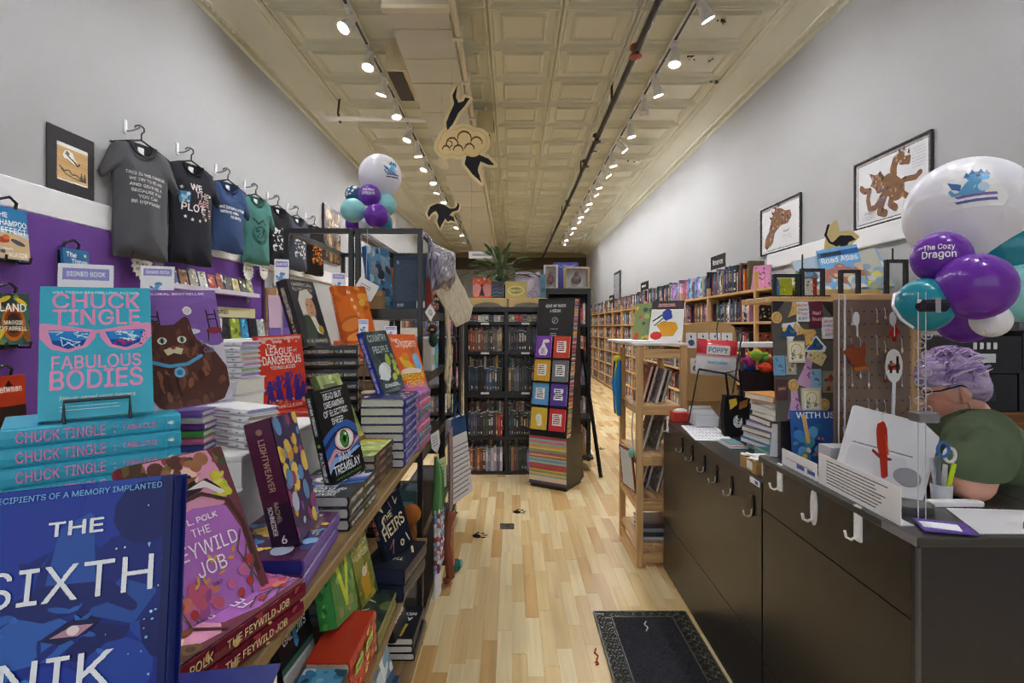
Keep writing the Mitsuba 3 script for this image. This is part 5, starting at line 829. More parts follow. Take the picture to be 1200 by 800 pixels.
SHZ = [(.03, .06), (.365, .03), (.80, .06), (1.185, .03), (1.47, .03)]
for z, t in SHZ:
    part(k, 'shelf', MB().box((BX0 + .03, BY + .005, z - t), (BX0 + .39, BY + .295, z), '#1c1c1f'), 'satin'); part(k, 'shelf', MB().box((BX0 + .42, BY + .005, z - t), (BX1 - .03, BY + .295, z), '#1c1c1f'), 'satin')
part(k, 'top', MB().box((BX0, BY - .005, 1.565), (BX1, BY + .30, 1.612), '#1a1a1d'), 'satin'); part(k, 'back', MB().box((BX0, BY + .295, 0), (BX1, BY + .305, 1.60), '#151517'), 'satin')
r_ = random.Random(21)
for row, (z, hh) in enumerate(((.0305, .225), (.3655, .235), (.8005, .235), (1.1855, .22), (1.4705, .07))):
    for bay, x0 in enumerate((BX0 + .034, BX0 + .424)):
        x = x0; i = 0; lim = x0 + .345
        base = r_.choice(PAL)
        while x < lim - .02 and i < 14:
            t = r_.uniform(.019, .03) if row < 4 else r_.uniform(.03, .05); i += 1
            if r_.random() < .5: base = r_.choice(PAL if row < 4 else ['#c9c2b0', '#8a4a3a', '#46506a', '#9a8a6a', '#d9d4c8', '#b0402f'])
            if row == 0 and x - x0 > .16: base = r_.choice(['#8f86b5', '#b5b0c9', '#7d8ca8', '#55606a', '#a9a6ae'])
            if row == 0 and x - x0 <= .16 and bay == 0: base = r_.choice(['#6a3f30', '#8a5a40', '#4a4038', '#7a6a58'])
            if row == 1 and bay == 0 and .28 < x - x0 < .31: base = '#a02a24'
            c = vary(base, .12, r_)
            h2 = hh * r_.uniform(.9, 1.04)
            whole('shelved_book', '%s spine, %s from the wall side, bay %s, %s shelf of black bookcase' % (hue(c), ORD[i], 'one two'.split()[bay], ('lowest', 'second', 'middle', 'fourth', 'top')[row]), 'book',
                  spine_book(x, z, h2, t - .0015, .14, BY + (.02 if row < 4 else .05), c, r_), 'satin', group='spines in the black bookcase')
            x += t
b = MB()                                                          # a second, higher rank of books behind the first
for z, hh in ((.0305, .29), (.3655, .34), (.8005, .335), (1.1855, .265)):
    for x0 in (BX0 + .034, BX0 + .424):
        x = x0
        while x < x0 + .34: t = r_.uniform(.018, .03); b.place(spine_book(x, z, hh * r_.uniform(.86, 1), t - .001, .1, BY + .18, vary(r_.choice(PAL + ['#8a8478', '#b9b2a4', '#a86a34', '#c9a03a']), .15, r_), r_)); x += t
k = whole('shelved_books', 'second rank of assorted books half hidden behind the front rows of the black bookcase', None, b, 'satin', kind='stuff')
r_ = random.Random(2)
for row, z in enumerate((1.44, 1.155, .77, .34)):
    for j in range(2): whole('shelf_label', 'small white shelf label on %s black shelf edge, %s bay' % (('the top', 'the fourth', 'the middle', 'the second')[row], ('wall side', 'stand side')[j]), 'label', MB().box((BX0 + .16 + j * .39, BY - .0015, z + .002), (BX0 + .24 + j * .39, BY + .0045, z + .022), '#cfcfcf'), 'paper') if row < 3 else None
# cardboard riser with two arches, and the goods on top
k = thing('cardboard_riser', 'cream display tray with two cut arches on top of the black bookcase', 'display tray')
for x0 in (BX0 + .04, BX0 + .43):
    P_ = sbox(x0, 1.612, x0 + .37, 1.70).difference(affinity.scale(Point(x0 + .185, 1.612).buffer(1, 16), .14, .045)); part(k, 'front', MB().prism(P_, .01, '#c9b07c', mat(np.column_stack([[1, 0, 0], [0, 0, 1], [0, -1, 0]]), (0, BY + .03, 0))), 'paper')
part(k, 'top', MB().box((BX0 + .04, BY + .03, 1.69), (BX0 + .80, BY + .29, 1.70), '#d6c08c'), 'paper')
ZT = 1.7005
def card(name, lbl, cat, px0, px1, hh, y, cover, artf, t=.012, tilt=6, z=ZT, yaw=0):
    x0, x1 = (px0 - 600) / F * y, (px1 - 600) / F * y; w = x1 - x0; k = thing(name, lbl, cat); M = pose(((x0 + x1) / 2, y, z), yaw, tilt)
    part(k, 'body', MB().cbox((-w / 2, 0, -t), (w / 2, hh, 0), cover, .001), 'satin', M); a = MB(); a.clip = sbox(-w / 2, 0, w / 2, hh); artf(a, w, hh); part(k, 'print', a, 'satin', M @ mat(p=(0, 0, .0003))); return k
def f_or(a, w, h):
    a.rect(-w, 0, w, h, '#d2572a'); a.ell(-w * .3, h * .4, w * .26, h * .32, '#dd8f88'); a.ell(w * .3, h * .4, w * .26, h * .32, '#dd8f88'); blobs(a, 12, ['#e0a44a', '#c9402a', '#f0c8a0'], -w / 2, h * .7, w / 2, h, .004, .012, 2)
    a.poly([(-w * .16, h * .12), (w * .16, h * .12), (w * .05, h * .42), (0, h * .62), (-w * .06, h * .42)], '#1d1518'); a.ell(0, h * .62, w * .06, h * .06, '#2a1a16')
def f_teal(a, w, h): a.rect(-w, 0, w, h, '#3a4a5a'); [a.line([(-w / 2, h * (.1 + .2 * q)), (-w * .1, h * (.2 + .2 * q)), (w * .2, h * (.1 + .2 * q)), (w / 2, h * (.2 + .2 * q))], h * .06, ['#8a3f5a', '#3f7f80', '#6a4a8a'][q % 3]) for q in range(4)]
def f_gold(a, w, h): a.rect(-w, 0, w, h, '#b9a55a'); a.ell(0, h * .45, w * .42, h * .3, '#cfbf7a'); a.ell(0, h * .45, w * .3, h * .2, '#8f8a4a'); a.text('peace', 0, h * .4, h * .14, '#e4dca0', w=w * .5)
def f_cal(a, w, h): a.rect(-w, 0, w, h, '#c9bccb'); blobs(a, 110, ['#8f7fae', '#a892b5', '#7a6c9a', '#b5a0b8', '#6a6490'], -w / 2, 0, w / 2, h, .003, .008, 6); a.ell(-w * .02, h * .55, w * .27, h * .3, '#d6c6d2')
card('notebook', 'orange notebook with a dark robed figure on top of the black bookcase', 'notebook', 554, 575.5, .205, 5.14, '#c95a2c', f_or); card('notebook', 'dark teal patterned notebook on top of the black bookcase', 'notebook', 576, 591, .17, 5.15, '#33414f', f_teal)
card('card_box', 'gold oval-labelled card box on top of the black bookcase', 'box', 592, 617, .165, 5.10, '#a8954a', f_gold, .03); card('calendar', 'pale lilac floral wall calendar standing on the black bookcase', 'calendar', 604, 632.5, .27, 5.22, '#c4b5c6', f_cal)
k = thing('potted_plant', 'leafy green plant in a dark pot behind the notebooks on the bookcase', 'plant')
PC = np.array([-.11, 5.25, 1.80]); part(k, 'pot', MB().lathe([(0, 0), (.07, 0), (.09, .13), (.085, .14), (.075, .12), (0, .12)], '#3a2a24', 16, mat(p=(PC[0], PC[1], 1.7005))), 'satin', smooth=True)
r_ = random.Random(8)
for i in range(52):
    a0, el, L = r_.uniform(0, 360), r_.uniform(12, 78), r_.uniform(.17, .33); d = np.array([math.cos(math.radians(a0)) * math.cos(math.radians(el)), math.sin(math.radians(a0)) * math.cos(math.radians(el)) * .6, math.sin(math.radians(el))])
    tip = PC + [0, 0, .08] + d * L * [1.15, 1, .95]; n = np.cross(d, [0, 0, 1]); n /= np.linalg.norm(n); w_ = r_.uniform(.018, .03); l_ = r_.uniform(.10, .15); dd = d + [0, 0, -.7]; dd /= np.linalg.norm(dd); up = np.cross(n, dd) * .012
    v = np.array([tip, tip + dd * l_ * .35 + n * w_ + up, tip + dd * l_ * .35 - n * w_ + up, tip + dd * l_ * .35, tip + dd * l_ * .75 + n * w_ * .7 + up, tip + dd * l_ * .75 - n * w_ * .7 + up, tip + dd * l_ * .75, tip + dd * l_])
    lf = MB().add(v, [[0, 1, 3], [0, 3, 2], [1, 4, 6], [1, 6, 3], [3, 6, 5], [3, 5, 2], [4, 7, 6], [6, 7, 5]], vary(r_.choice(['#2f4a2c', '#3d5c38', '#4a6a44', '#26402a', '#5a7850']), .12, r_))
    lf.tube([PC + [0, 0, .06], (PC + [0, 0, .07] + tip) / 2 + [0, 0, .03], tip], .0025, '#4a5a36', 4); part(k, 'leaf', lf, 'satin')
whole('upright_box', 'narrow teal-blue box standing at the stand side of the black bookcase', 'box', MB().cbox((.275, 5.10, 1.7005), (.33, 5.2, 1.93), '#4a7288', .002).box((.285, 5.099, 1.76), (.32, 5.1, 1.8), '#2f4f60'), 'satin')
# striped stand of pocket editions
k = thing('pocket_book_stand', 'tall stand with striped base and dark header holding six pocket books', 'display stand')
ang = -29.0; SA = np.array([.153, 4.69]); ux = np.array([math.cos(math.radians(ang)), math.sin(math.radians(ang))]); ux = (np.array([.468, 4.50]) - SA); SWD = np.linalg.norm(ux); ux /= SWD
yaw_s = math.degrees(math.atan2(ux[1], ux[0])); MS = mat(rot('z', yaw_s), (SA[0], SA[1], 0))          # local: x along the front, y into the stand, z up
part(k, 'base', MB().box((0, 0, .03), (SWD, .34, .46), '#2a2623').box((.01, .01, 0), (SWD - .01, .33, .03), '#161616'), 'satin', MS)
r_ = random.Random(14); ST = ['#a05a6a', '#c9a04a', '#6a8fb0', '#8a6a9a', '#d6c9b0', '#b0505a', '#7fa05a', '#e0b080', '#5a4a6a', '#c97a90', '#94b0a8', '#3f3a48', '#d9cfae', '#a84a5a']
b = MB(); z = .035
while z < .455: hh = r_.uniform(.008, .022); b.box((0, -.002, z), (SWD, .0, min(.458, z + hh)), r_.choice(ST)); z += hh
part(k, 'striped_front', b, 'satin', MS)
LEAN = 8.5; HS = 1.22; dy = math.tan(math.radians(LEAN)) * HS
V = np.array([[0, 0, .46], [SWD, 0, .46], [SWD, .30, .46], [0, .30, .46], [0, dy, .46 + HS], [SWD, dy, .46 + HS], [SWD, dy + .12, .46 + HS], [0, dy + .12, .46 + HS]])
part(k, 'backboard', MB().add(V, [[0, 2, 1], [0, 3, 2], [4, 5, 6], [4, 6, 7], [0, 1, 5], [0, 5, 4], [1, 2, 6], [1, 6, 5], [2, 3, 7], [2, 7, 6], [3, 0, 4], [3, 4, 7]], '#1f1d1e'), 'satin', MS)
b = [MB(), MB()]; z = .46
while z < .46 + HS - .01:
    hh = r_.uniform(.006, .016); t0, t1 = (z - .46) / HS, (min(z + hh, .46 + HS) - .46) / HS; c = r_.choice(ST)
    for xs in ((SWD, SWD + .002), (-.002, 0)):
        V = np.array([[xs[0], dy * t0, z], [xs[1], dy * t0, z], [xs[1], dy * t0 + .08, z], [xs[0], dy * t0 + .08, z], [xs[0], dy * t1, z + hh], [xs[1], dy * t1, z + hh], [xs[1], dy * t1 + .08, z + hh], [xs[0], dy * t1 + .08, z + hh]])
        b[int(xs[0] < SWD)].add(V, [[0, 2, 1], [0, 3, 2], [4, 5, 6], [4, 6, 7], [0, 1, 5], [0, 5, 4], [1, 2, 6], [1, 6, 5], [2, 3, 7], [2, 7, 6], [3, 0, 4], [3, 4, 7]], c)
    z += hh
part(k, 'striped_side', b[0], 'satin', MS); part(k, 'striped_side', b[1], 'satin', MS)
MF = MS @ mat(np.column_stack([[1, 0, 0], [0, math.sin(math.radians(LEAN)), math.cos(math.radians(LEAN))], [0, -math.cos(math.radians(LEAN)), math.sin(math.radians(LEAN))]]), (0, -.001, .46))
a = MB(); a.text('BOOKS THAT MATTER', SWD / 2, 1.15, .026, '#d8d8d8', w=.2); a.text('A HISTORY', SWD / 2, 1.105, .026, '#d8d8d8', w=.11); a.poly(Point(SWD / 2, 1.03).buffer(.03).difference(Point(SWD / 2, 1.03).buffer(.025)), '#b9b9b9'); a.line([(SWD / 2 - .01, 1.015), (SWD / 2 + .008, 1.045)], .006, '#b9b9b9'); lines(a, SWD / 2 - .05, SWD / 2 + .06, .96, .945, 1, '#a9a9a9', .006); lines(a, SWD / 2 - .04, SWD / 2 + .04, .92, .885, 2, '#a9a9a9', .007)
part(k, 'header', MB().box((.005, .90 - .035, 0), (SWD - .005, HS - .01, .004), '#2a2828'), 'satin', MF); part(k, 'header_print', a, 'satin', MF @ mat(p=(0, 0, .005)))
rows = ((.052, ('#cfb43a', 'mustard'), ('#c8393c', 'crimson'), 0), (.27, ('#5f9cc9', 'sky blue'), ('#5a48a0', 'indigo'), 1), (.48, ('#d0a22e', 'ochre'), ('#74777e', 'grey'), 2), (.69, ('#7a45a8', 'purple'), ('#cf4a34', 'vermilion'), 3))
for y0, L_, R_, n in rows:
    part(k, 'ledge', MB().box((0, y0 - .016, 0), (SWD, y0 - .001, .03), '#161516'), 'satin', MF)
    for s, (c, nm_) in ((0, L_), (1, R_)):
        w = .155; h = .195; a = art(w, h); a.rect(-w, 0, w, h, c); wh = '#e4e4e0'
        if n == 3 and s == 0: a.poly(Polygon([(0, .165), (.012, .11), (.045, .06), (.03, .025), (-.03, .025), (-.045, .06), (-.012, .11)]).buffer(.004), wh); a.ell(.03, .15, .03, .016, wh); lines(a, -.025, .025, .09, .03, 4, c, .008)
        elif n == 0 and s == 0: a.ell(0, .10, .03, .04, wh); a.ell(.01, .06, .026, .03, wh); lines(a, -.02, .02, .12, .05, 4, c, .006)
        else: a.rect(-.045, .05, .045, .15, wh); lines(a, -.035, .035, .145, .06, 5, shade(c, .7), .008); (a.ell(-.045, .1, .014, .014, c), a.ell(.045, .1, .014, .014, c)) if n == 1 and s else None
        book(MF @ mat(p=(SWD * (.26 + .49 * s), y0, .022)), w, h, .018, c, '%s pocket book with a white label on the striped stand' % nm_, a, m='satin')
# black A-frame easel shelf beside the stand
k = thing('folding_shelf', 'black A-frame shelf of leaning books beside the striped stand', 'shelf')
for x in (.66, .84):
    part(k, 'leg', MB().tube([(x + .0, 4.95, 0), (x - .14, 5.2, 1.2)], .018, '#1a1a1c', 4), 'satin'); part(k, 'leg', MB().tube([(x - .26, 5.5, 0), (x - .14, 5.2, 1.2)], .018, '#1a1a1c', 4), 'satin')
for z in (.14, .52): part(k, 'shelf', MB().box((.42, 5.14, z - .02), (.80, 5.46, z), '#1c1c1f'), 'satin')
for i, (x, z, hh, c, l) in enumerate(((.50, .14, .42, '#232c3a', 'tall dark blue art book leaning low'), (.56, .52, .36, '#a8543f', 'brick red book leaning on its upper shelf'), (.46, .52, .4, '#c9b48a', 'tan folder leaning on its upper shelf'), (.68, .14, .3, '#b08e60', 'kraft brown folder leaning low'))):
    whole('leaning_book', l + ' of the black A-frame shelf', 'book', MB().cbox((-.09, 0, -.02), (.09, hh, 0), c, .002).place(MB().line([(-.05, .05), (.0, hh * .7), (.05, hh * .9)], .004, '#8aa0b0'), mat(p=(0, 0, .0005))), 'satin', pose((x, 5.2, z + .0005), 40, 10))
# black bookcase with boxed figures right behind the stand
k = thing('bookcase', 'second black bookcase behind the striped stand, topped with wooden boxes', 'bookcase')
for x in (.35, .80): part(k, 'upright', MB().box((x, 5.56, 0), (x + .035, 5.7, 1.80), '#1a1a1d'), 'satin')
for z in (.1, .45, .8, 1.12, 1.45, 1.80): part(k, 'shelf', MB().box((.385, 5.565, z - .03), (.80, 5.895, z), '#1b1b1e'), 'satin')
part(k, 'top', MB().box((.34, 5.555, 1.80), (.84, 5.90, 1.83), '#1a1a1d'), 'satin'); part(k, 'back', MB().box((.36, 5.89, 0), (.83, 5.90, 1.8), '#141416'))
b = MB(); r_ = random.Random(31)
for z in (.1, .45, .8, 1.12, 1.45):
    x = .39
    while x < .78: t = r_.uniform(.016, .032); b.place(spine_book(x, z + .0005, .24 * r_.uniform(.7, 1), t - .001, .16, 5.60, vary(r_.choice(['#a84a44', '#c9a08a', '#d6c6c0', '#5a6a7a', '#8a8f98', '#c9606a', '#3a4048', '#b9c0c8']), .12, r_), r_)); x += t
whole('shelved_books', 'books on the shelves of the second black bookcase behind the striped stand', None, b, 'satin', kind='stuff')
for i, (x0, x1, hh, l) in enumerate(((.345, .49, .255, 'narrow white wooden box with a clear front and a red figure, on the second bookcase'), (.56, .83, .235, 'wide pale wooden box with a clear front and a dark figure, on the second bookcase'))):
    k = thing('display_box', l, 'box'); y = 5.60
    for q in ((x0, 1.8305, x0 + .02, 1.83 + hh), (x1 - .02, 1.8305, x1, 1.83 + hh)): part(k, 'side', MB().box((q[0], y, q[1]), (q[2], y + .12, q[3]), '#b39a78' if i else '#c9c4bc'), 'paper')
    part(k, 'back', MB().box((x0 + .02, y + .1, 1.8305), (x1 - .02, y + .11, 1.83 + hh), '#cfd2d2'), 'paper'); part(k, 'top', MB().box((x0 + .02, y, 1.81 + hh), (x1 - .02, y + .1, 1.83 + hh), '#c4b49a'), 'paper'); part(k, 'bottom', MB().box((x0 + .02, y, 1.8305), (x1 - .02, y + .1, 1.845), '#b5a58a'), 'paper')
    xc = (x0 + x1) / 2; part(k, 'figure', MB().ball(1, '#7a4038' if i == 0 else '#5a4048', mat(np.diag([.035 + .02 * i, .02, .05]), (xc, y + .05, 1.93)), 1).ball(.025, '#8a5a4a', mat(p=(xc, y + .05, 1.99)), 1), 'satin', smooth=True)
    part(k, 'pane', MB().add([[x0 + .02, y + .004, 1.845], [x1 - .02, y + .004, 1.845], [x1 - .02, y + .004, 1.81 + hh], [x0 + .02, y + .004, 1.81 + hh]], [[0, 1, 2], [0, 2, 3]], '#ffffff'), 'acrylic')
k = thing('boxed_game', 'violet-blue boxed game standing behind the clear-fronted boxes', 'box'); M = pose((.60, 5.82, 1.8305), 0, 3); part(k, 'box', MB().cbox((-.14, 0, -.04), (.14, .31, 0), '#4a4a9a', .002), 'satin', M); a = MB(); a.line([(-.09, .28), (-.05, .25), (-.02, .28), (.04, .26), (.1, .28)], .01, '#8f8fd0'); a.text('Cats', .03, .235, .035, '#9aa0d8'); part(k, 'print', a, 'satin', M @ mat(p=(0, 0, .0003)))
whole('toy_dragon', 'little orange dragon figure crouching above the clear-fronted boxes', 'toy', MB().ball(1, '#9a5a2c', mat(np.diag([.05, .03, .03]), (.36, 5.8, 1.87)), 1).ball(.028, '#b0703a', mat(p=(.41, 5.8, 1.91)), 1).tube([(.32, 5.8, 1.86), (.26, 5.8, 1.87), (.23, 5.8, 1.93)], [.018, .012, .004], '#8a4f26', 6).add(np.array([[.36, 5.8, 1.89], [.30, 5.8, 2.0], [.38, 5.8, 1.98], [.36, 5.82, 1.89]]), [[0, 1, 2], [3, 2, 1], [0, 2, 3]], '#7a4522'), 'satin')
# ---------------------------------------------------------------- long pine bookcase along the wall
XF = 2.24
k = thing('bookcase', 'long pine bookcase running down the whole side wall, packed with spines', 'bookcase')
ZS = [1.77, 1.47, 1.17, .87, .57, .29, .06]
ys = [4.36, 4.84, 6.0, 6.94] + [6.94 + .96 * i for i in range(1, 10)]
for z in ZS: part(k, 'shelf', MB().box((XF, 4.36, z - .022), (XR - .002, ys[-1], z), '#c49a62'), 'pine_y')
for y in ys[1:]: part(k, 'upright', MB().box((XF - .004, y - .022, 0), (XF + .03, y + .012, 1.93 if y < 5.5 else 1.86), '#c49a62'), 'pine_z')
for y in ys[2:]: part(k, 'divider', MB().box((XF + .03, y - .012, 0), (XR - .002, y + .006, 1.74), '#a8834f'), 'pine_z')
part(k, 'back', MB().box((XR - .012, 4.37, 0), (XR - .001, ys[-1], 1.75), '#6a4f32'), 'paint')
MR = mat(np.column_stack([[0, -1, 0], [1, 0, 0], [0, 0, 1]]), (0, 0, 0))       # a shelf row seen from the room: x runs back towards the door
PALR = ['#2f3440', '#4a2a28', '#5f5442', '#2f3c58', '#6f6a66', '#7a302c', '#a9a49a', '#26282c', '#4a3850', '#38503f', '#a87888', '#4a6488', '#8a6848', '#2c2630', '#5f3046', '#b5b2ac', '#33455f']
r_ = random.Random(77); b = MB(); big = 0
for si, z in enumerate(ZS):
    y = 5.03; i = 0
    while y < ys[-1] - .1:
        near = min((abs(y - q) for q in ys))
        t = r_.uniform(.022, .04) if y < 8 else r_.uniform(.03, .06)
        if any(y - .03 < q < y + t + .022 for q in ys): y += .012; continue
        base = r_.choice(PALR) if (si or y > 5.35) else r_.choice(['#26282c', '#2f3440', '#5a4a2f', '#c46a3a', '#7a3a34', '#39303c'])
        if si == 0 and 6.3 < y < 7.5: base = r_.choice(['#8a5a8f', '#5f7fa8', '#7fa0c4', '#b05a7a', '#4a6ab0', '#c9a0b8'])
        c = vary(base, .15, r_); hh = r_.uniform(.19, .25) if si else r_.uniform(.20, .29); w = .15
        s = spine_book(0, z + .0005, hh, t - .001, w, 0, c, r_)
        M = MR @ mat(p=(0, 0, 0)); M = mat(np.column_stack([[0, -1, 0], [1, 0, 0], [0, 0, 1]]), (XF + .035, y + t, 0))
        if si < 1 and y < 6.0 and 5.02 < y:
            i += 1; whole('shelved_book', '%s spine, %s from the pine post on the %s shelf of the wall bookcase' % (hue(c), ORD[i], ('top', 'second')[si]), 'book', s, 'satin', M, group='spines at the near end of the wall bookcase')
        else: b.place(s, M)
        y += t if r_.random() > .03 else t + r_.uniform(.03, .12)
whole('shelved_books', 'thousands of mixed spines filling the long pine wall bookcase', None, b, 'satin', kind='stuff')
def hang_sign(lbl, y, z, w, h, txt, x=XF + .02, col='#2c2c2e'):
    k = thing('section_sign', lbl, 'sign'); M = mat(np.column_stack([[0, -1, 0], [0, 0, 1], [-1, 0, 0]]), (x, y, z)); part(k, 'board', MB().cbox((-w / 2, 0, -.008), (w / 2, h, 0), col, .001), 'satin', M); a = MB(); a.text(txt, 0, h * .3, h * .4, '#cfcfcf', w=w * .72) if txt else lines(a, -w * .36, w * .36, h * .7, h * .3, 1, '#bdbdbd', h * .25); part(k, 'lettering', a, 'satin', M @ mat(p=(0, 0, .0004)))
    part(k, 'post', MB().box((-.006, z0_ - z, -.012), (.006, .01, -.008), '#8a8a8a'), 'satin', M)
z0_ = 1.77
hang_sign('black section sign reading Romance above the near end of the pine bookcase', 5.76, 2.065, .40, .145, 'Romance'); hang_sign('black section sign above the middle of the pine bookcase', 8.95, 2.05, .5, .14, ''); hang_sign('small black section sign far down the pine bookcase', 11.9, 1.98, .55, .16, '')
k = thing('framed_art', 'small narrow framed picture far down the wall above the pine bookcase', 'picture'); M = mat(np.column_stack([[0, -1, 0], [0, 0, 1], [-1, 0, 0]]), (XR - .002, 12.6, 2.0)); part(k, 'frame', MB().cbox((-.35, 0, -.0), (.35, .75, .025), '#3a3a3a', .005), 'satin', M); part(k, 'picture', MB().box((-.29, .06, .025), (.29, .69, .027), '#8f9296'), 'satin', M)
a = art(.2, .235); a.rect(-.1, 0, .1, .235, '#d48ab4'); a.line([(-.05, .15), (-.02, .17), (.0, .145), (.03, .17), (.05, .15)], .008, '#5a2f5a'); a.line([(-.03, .10), (.0, .12), (.02, .095), (.05, .12)], .008, '#5a2f5a'); blobs(a, 16, ['#e7b0cc', '#b05a90', '#8a3f78'], -.1, 0, .1, .235, .004, .014, 41)
Mb = mat(rot('z', -55) @ B0 @ rot('x', -6), (2.34, 4.96, 1.7705)); book(Mb, .2, .235, .02, '#4a2f6a', 'pink and purple romance novel facing out at the near end of the top pine shelf', a)
a = art(.19, .25); a.rect(-.1, 0, .1, .25, '#23221f'); blobs(a, 24, ['#cfc28a', '#8a7f55'], -.08, .03, .08, .22, .005, .013, 42); Mb = mat(rot('z', -55) @ B0 @ rot('x', -4), (2.36, 4.90, 1.4705)); book(Mb, .19, .25, .02, '#23221f', 'black and gold patterned book facing out below the pink one', a)
a = art(.15, .2); a.rect(-.1, 0, .1, .25, '#9a5a48'); blobs(a, 9, ['#d9a88a', '#6a3428'], -.05, .03, .05, .17, .008, .02, 43); Mb = mat(rot('z', -55) @ B0 @ rot('x', -4), (2.36, 4.90, 1.1705)); book(Mb, .15, .2, .02, '#9a5a48', 'terracotta book facing out on the third pine shelf', a)
# ---------------------------------------------------------------- shelves deep in the shop
r_ = random.Random(90)
for lbl, x0, x1, y, h, n in (('black bookcase deep in the shop, behind the bags and totes', -1.15, -.62, 6.4, 1.95, 6), ('pale bookcase deep in the shop against the far end', -2.2, -1.0, 10.5, 2.1, 6)):
    k = thing('bookcase', lbl, 'bookcase'); c = '#1d1d20' if 'black' in lbl else '#a58457'
    for x in (x0, x1 - .03): part(k, 'upright', MB().box((x, y, 0), (x + .03, y + .3, h), c), 'satin')
    b = MB()
    for q in range(n):
        z = .05 + q * (h - .05) / n; part(k, 'shelf', MB().box((x0 + .03, y, z - .025), (x1 - .03, y + .3, z), c), 'satin'); x = x0 + .035
        while x < x1 - .07: t = r_.uniform(.02, .04); b.place(spine_book(x, z + .0005, r_.uniform(.18, .26), t - .001, .2, y + .03, vary(r_.choice(PALR), .15, r_), r_)); x += t
    part(k, 'top', MB().box((x0, y, h), (x1, y + .3, h + .03), c), 'satin'); part(k, 'back', MB().box((x0, y + .3, 0), (x1, y + .31, h), '#1a1a1a'))
    whole('shelved_books', 'spines filling the ' + lbl.split(' bookcase')[0] + ' bookcase deep in the shop', None, b, 'satin', kind='stuff')
for i, (x, c, l) in enumerate(((-1.02, '#3a3448', 'dark violet boxed set on top of the deep black bookcase'), (-.80, '#d9d9d9', 'white boxed figure on top of the deep black bookcase'))):
    k = thing('boxed_set', l, 'box'); part(k, 'box', MB().cbox((x - .09, 6.45, 1.98), (x + .09, 6.6, 2.3), c, .003), 'satin'); part(k, 'window', MB().box((x - .05, 6.448, 2.05), (x + .05, 6.4505, 2.22), '#4a4f5a'), 'gloss')
k = thing('section_sign', 'white hanging sign deep in the shop above the black bookcase', 'sign'); part(k, 'board', MB().cbox((-.62, 7.5, 2.40), (-.28, 7.515, 2.50), '#d6d6d8', .002)); part(k, 'lettering', MB().rect(-.12, .005, .12, .04, '#9a9aa0'), 'paper', pose((-.45, 7.499, 2.43))); part(k, 'wire', MB().tube([(-.58, 7.507, 2.5), (-.58, 7.507, ZC)], .002, '#999999', 4)); part(k, 'wire', MB().tube([(-.32, 7.507, 2.5), (-.32, 7.507, 3.56)], .002, '#999999', 4))
k = thing('partition', 'low white partition across the far left of the shop', 'partition'); part(k, 'panel', MB().cbox((XL + .3, 9.2, 0), (-1.3, 9.3, 1.4), '#c9c6be', .004))
# ================================================================ the counter and what stands on it
XC = lambda y: .856 + (y - 1.105) * .0143
ZU, ZL = .977, .882
def front(y0, y1, z0, z1, x0=0, th=.018, col='#2a2723'):          # a panel on the counter's aisle face
    V = np.array([[XC(y0) + x0, y0, z0], [XC(y1) + x0, y1, z0], [XC(y1) + x0 + th, y1, z0], [XC(y0) + x0 + th, y0, z0]]); V = np.vstack([V, V + [0, 0, z1 - z0]])
    return MB().add(V, [[0, 2, 1], [0, 3, 2], [4, 5, 6], [4, 6, 7], [0, 1, 5], [0, 5, 4], [1, 2, 6], [1, 6, 5], [2, 3, 7], [2, 7, 6], [3, 0, 4], [3, 4, 7]], col)
k = thing('sales_counter', 'taller brown-black sales counter section at the door end, with an end panel', 'counter')
for z0, z1 in ((.03, .268), (.272, .790), (.794, .955)): part(k, 'panel', front(1.125, 1.808, z0, z1), 'counter_black')
part(k, 'end_panel', MB().box((XC(1.1), 1.106, .0), (2.0, 1.124, .955), '#26252a'), 'counter_black'); part(k, 'top', MB().cbox((.853, 1.10, .955), (1.30, 1.815, ZU), '#3a3836', .003).cbox((1.30, 1.10, .955), (2.0, 1.46, ZU), '#3a3836', .003), 'counter_black')
part(k, 'side_panel', MB().box((.89, 1.79, 0), (1.30, 1.808, .955), '#26252a'), 'counter_black'); part(k, 'inner_panel', MB().box((1.28, 1.47, 0), (1.298, 1.79, .955), '#26252a'), 'counter_black'); part(k, 'edge_strip', front(1.104, 1.812, .957, .974, -.0045, .003, '#77757a'), 'satin'); part(k, 'plinth', front(1.13, 1.80, .0, .03, .02), 'counter_black')
part(k, 'corner_trim', MB().box((XC(1.1) - .003, 1.101, 0), (XC(1.1) + .004, 1.108, .955), '#4a494d'), 'satin')
k = thing('sales_counter', 'lower brown-black sales counter section running down the aisle to the pine rack', 'counter')
for z0, z1 in ((.02, .303), (.307, .862)): part(k, 'panel', front(1.82, 3.055, z0, z1), 'counter_black')
part(k, 'top', MB().add(*front(1.815, 3.06, .862, ZL, -.003, .45).get()[:2], '#2d2b29'), 'counter_black'); part(k, 'end_panel', MB().box((.90, 3.04, 0), (1.32, 3.056, .862), '#26252a'), 'counter_black'); part(k, 'back_panel', MB().box((1.30, 1.83, 0), (1.318, 3.04, .862), '#26252a'), 'counter_black')
part(k, 'wood_edge', MB().box((.895, 3.06, .80), (1.32, 3.075, .884), '#a5713f'), 'pine_x')
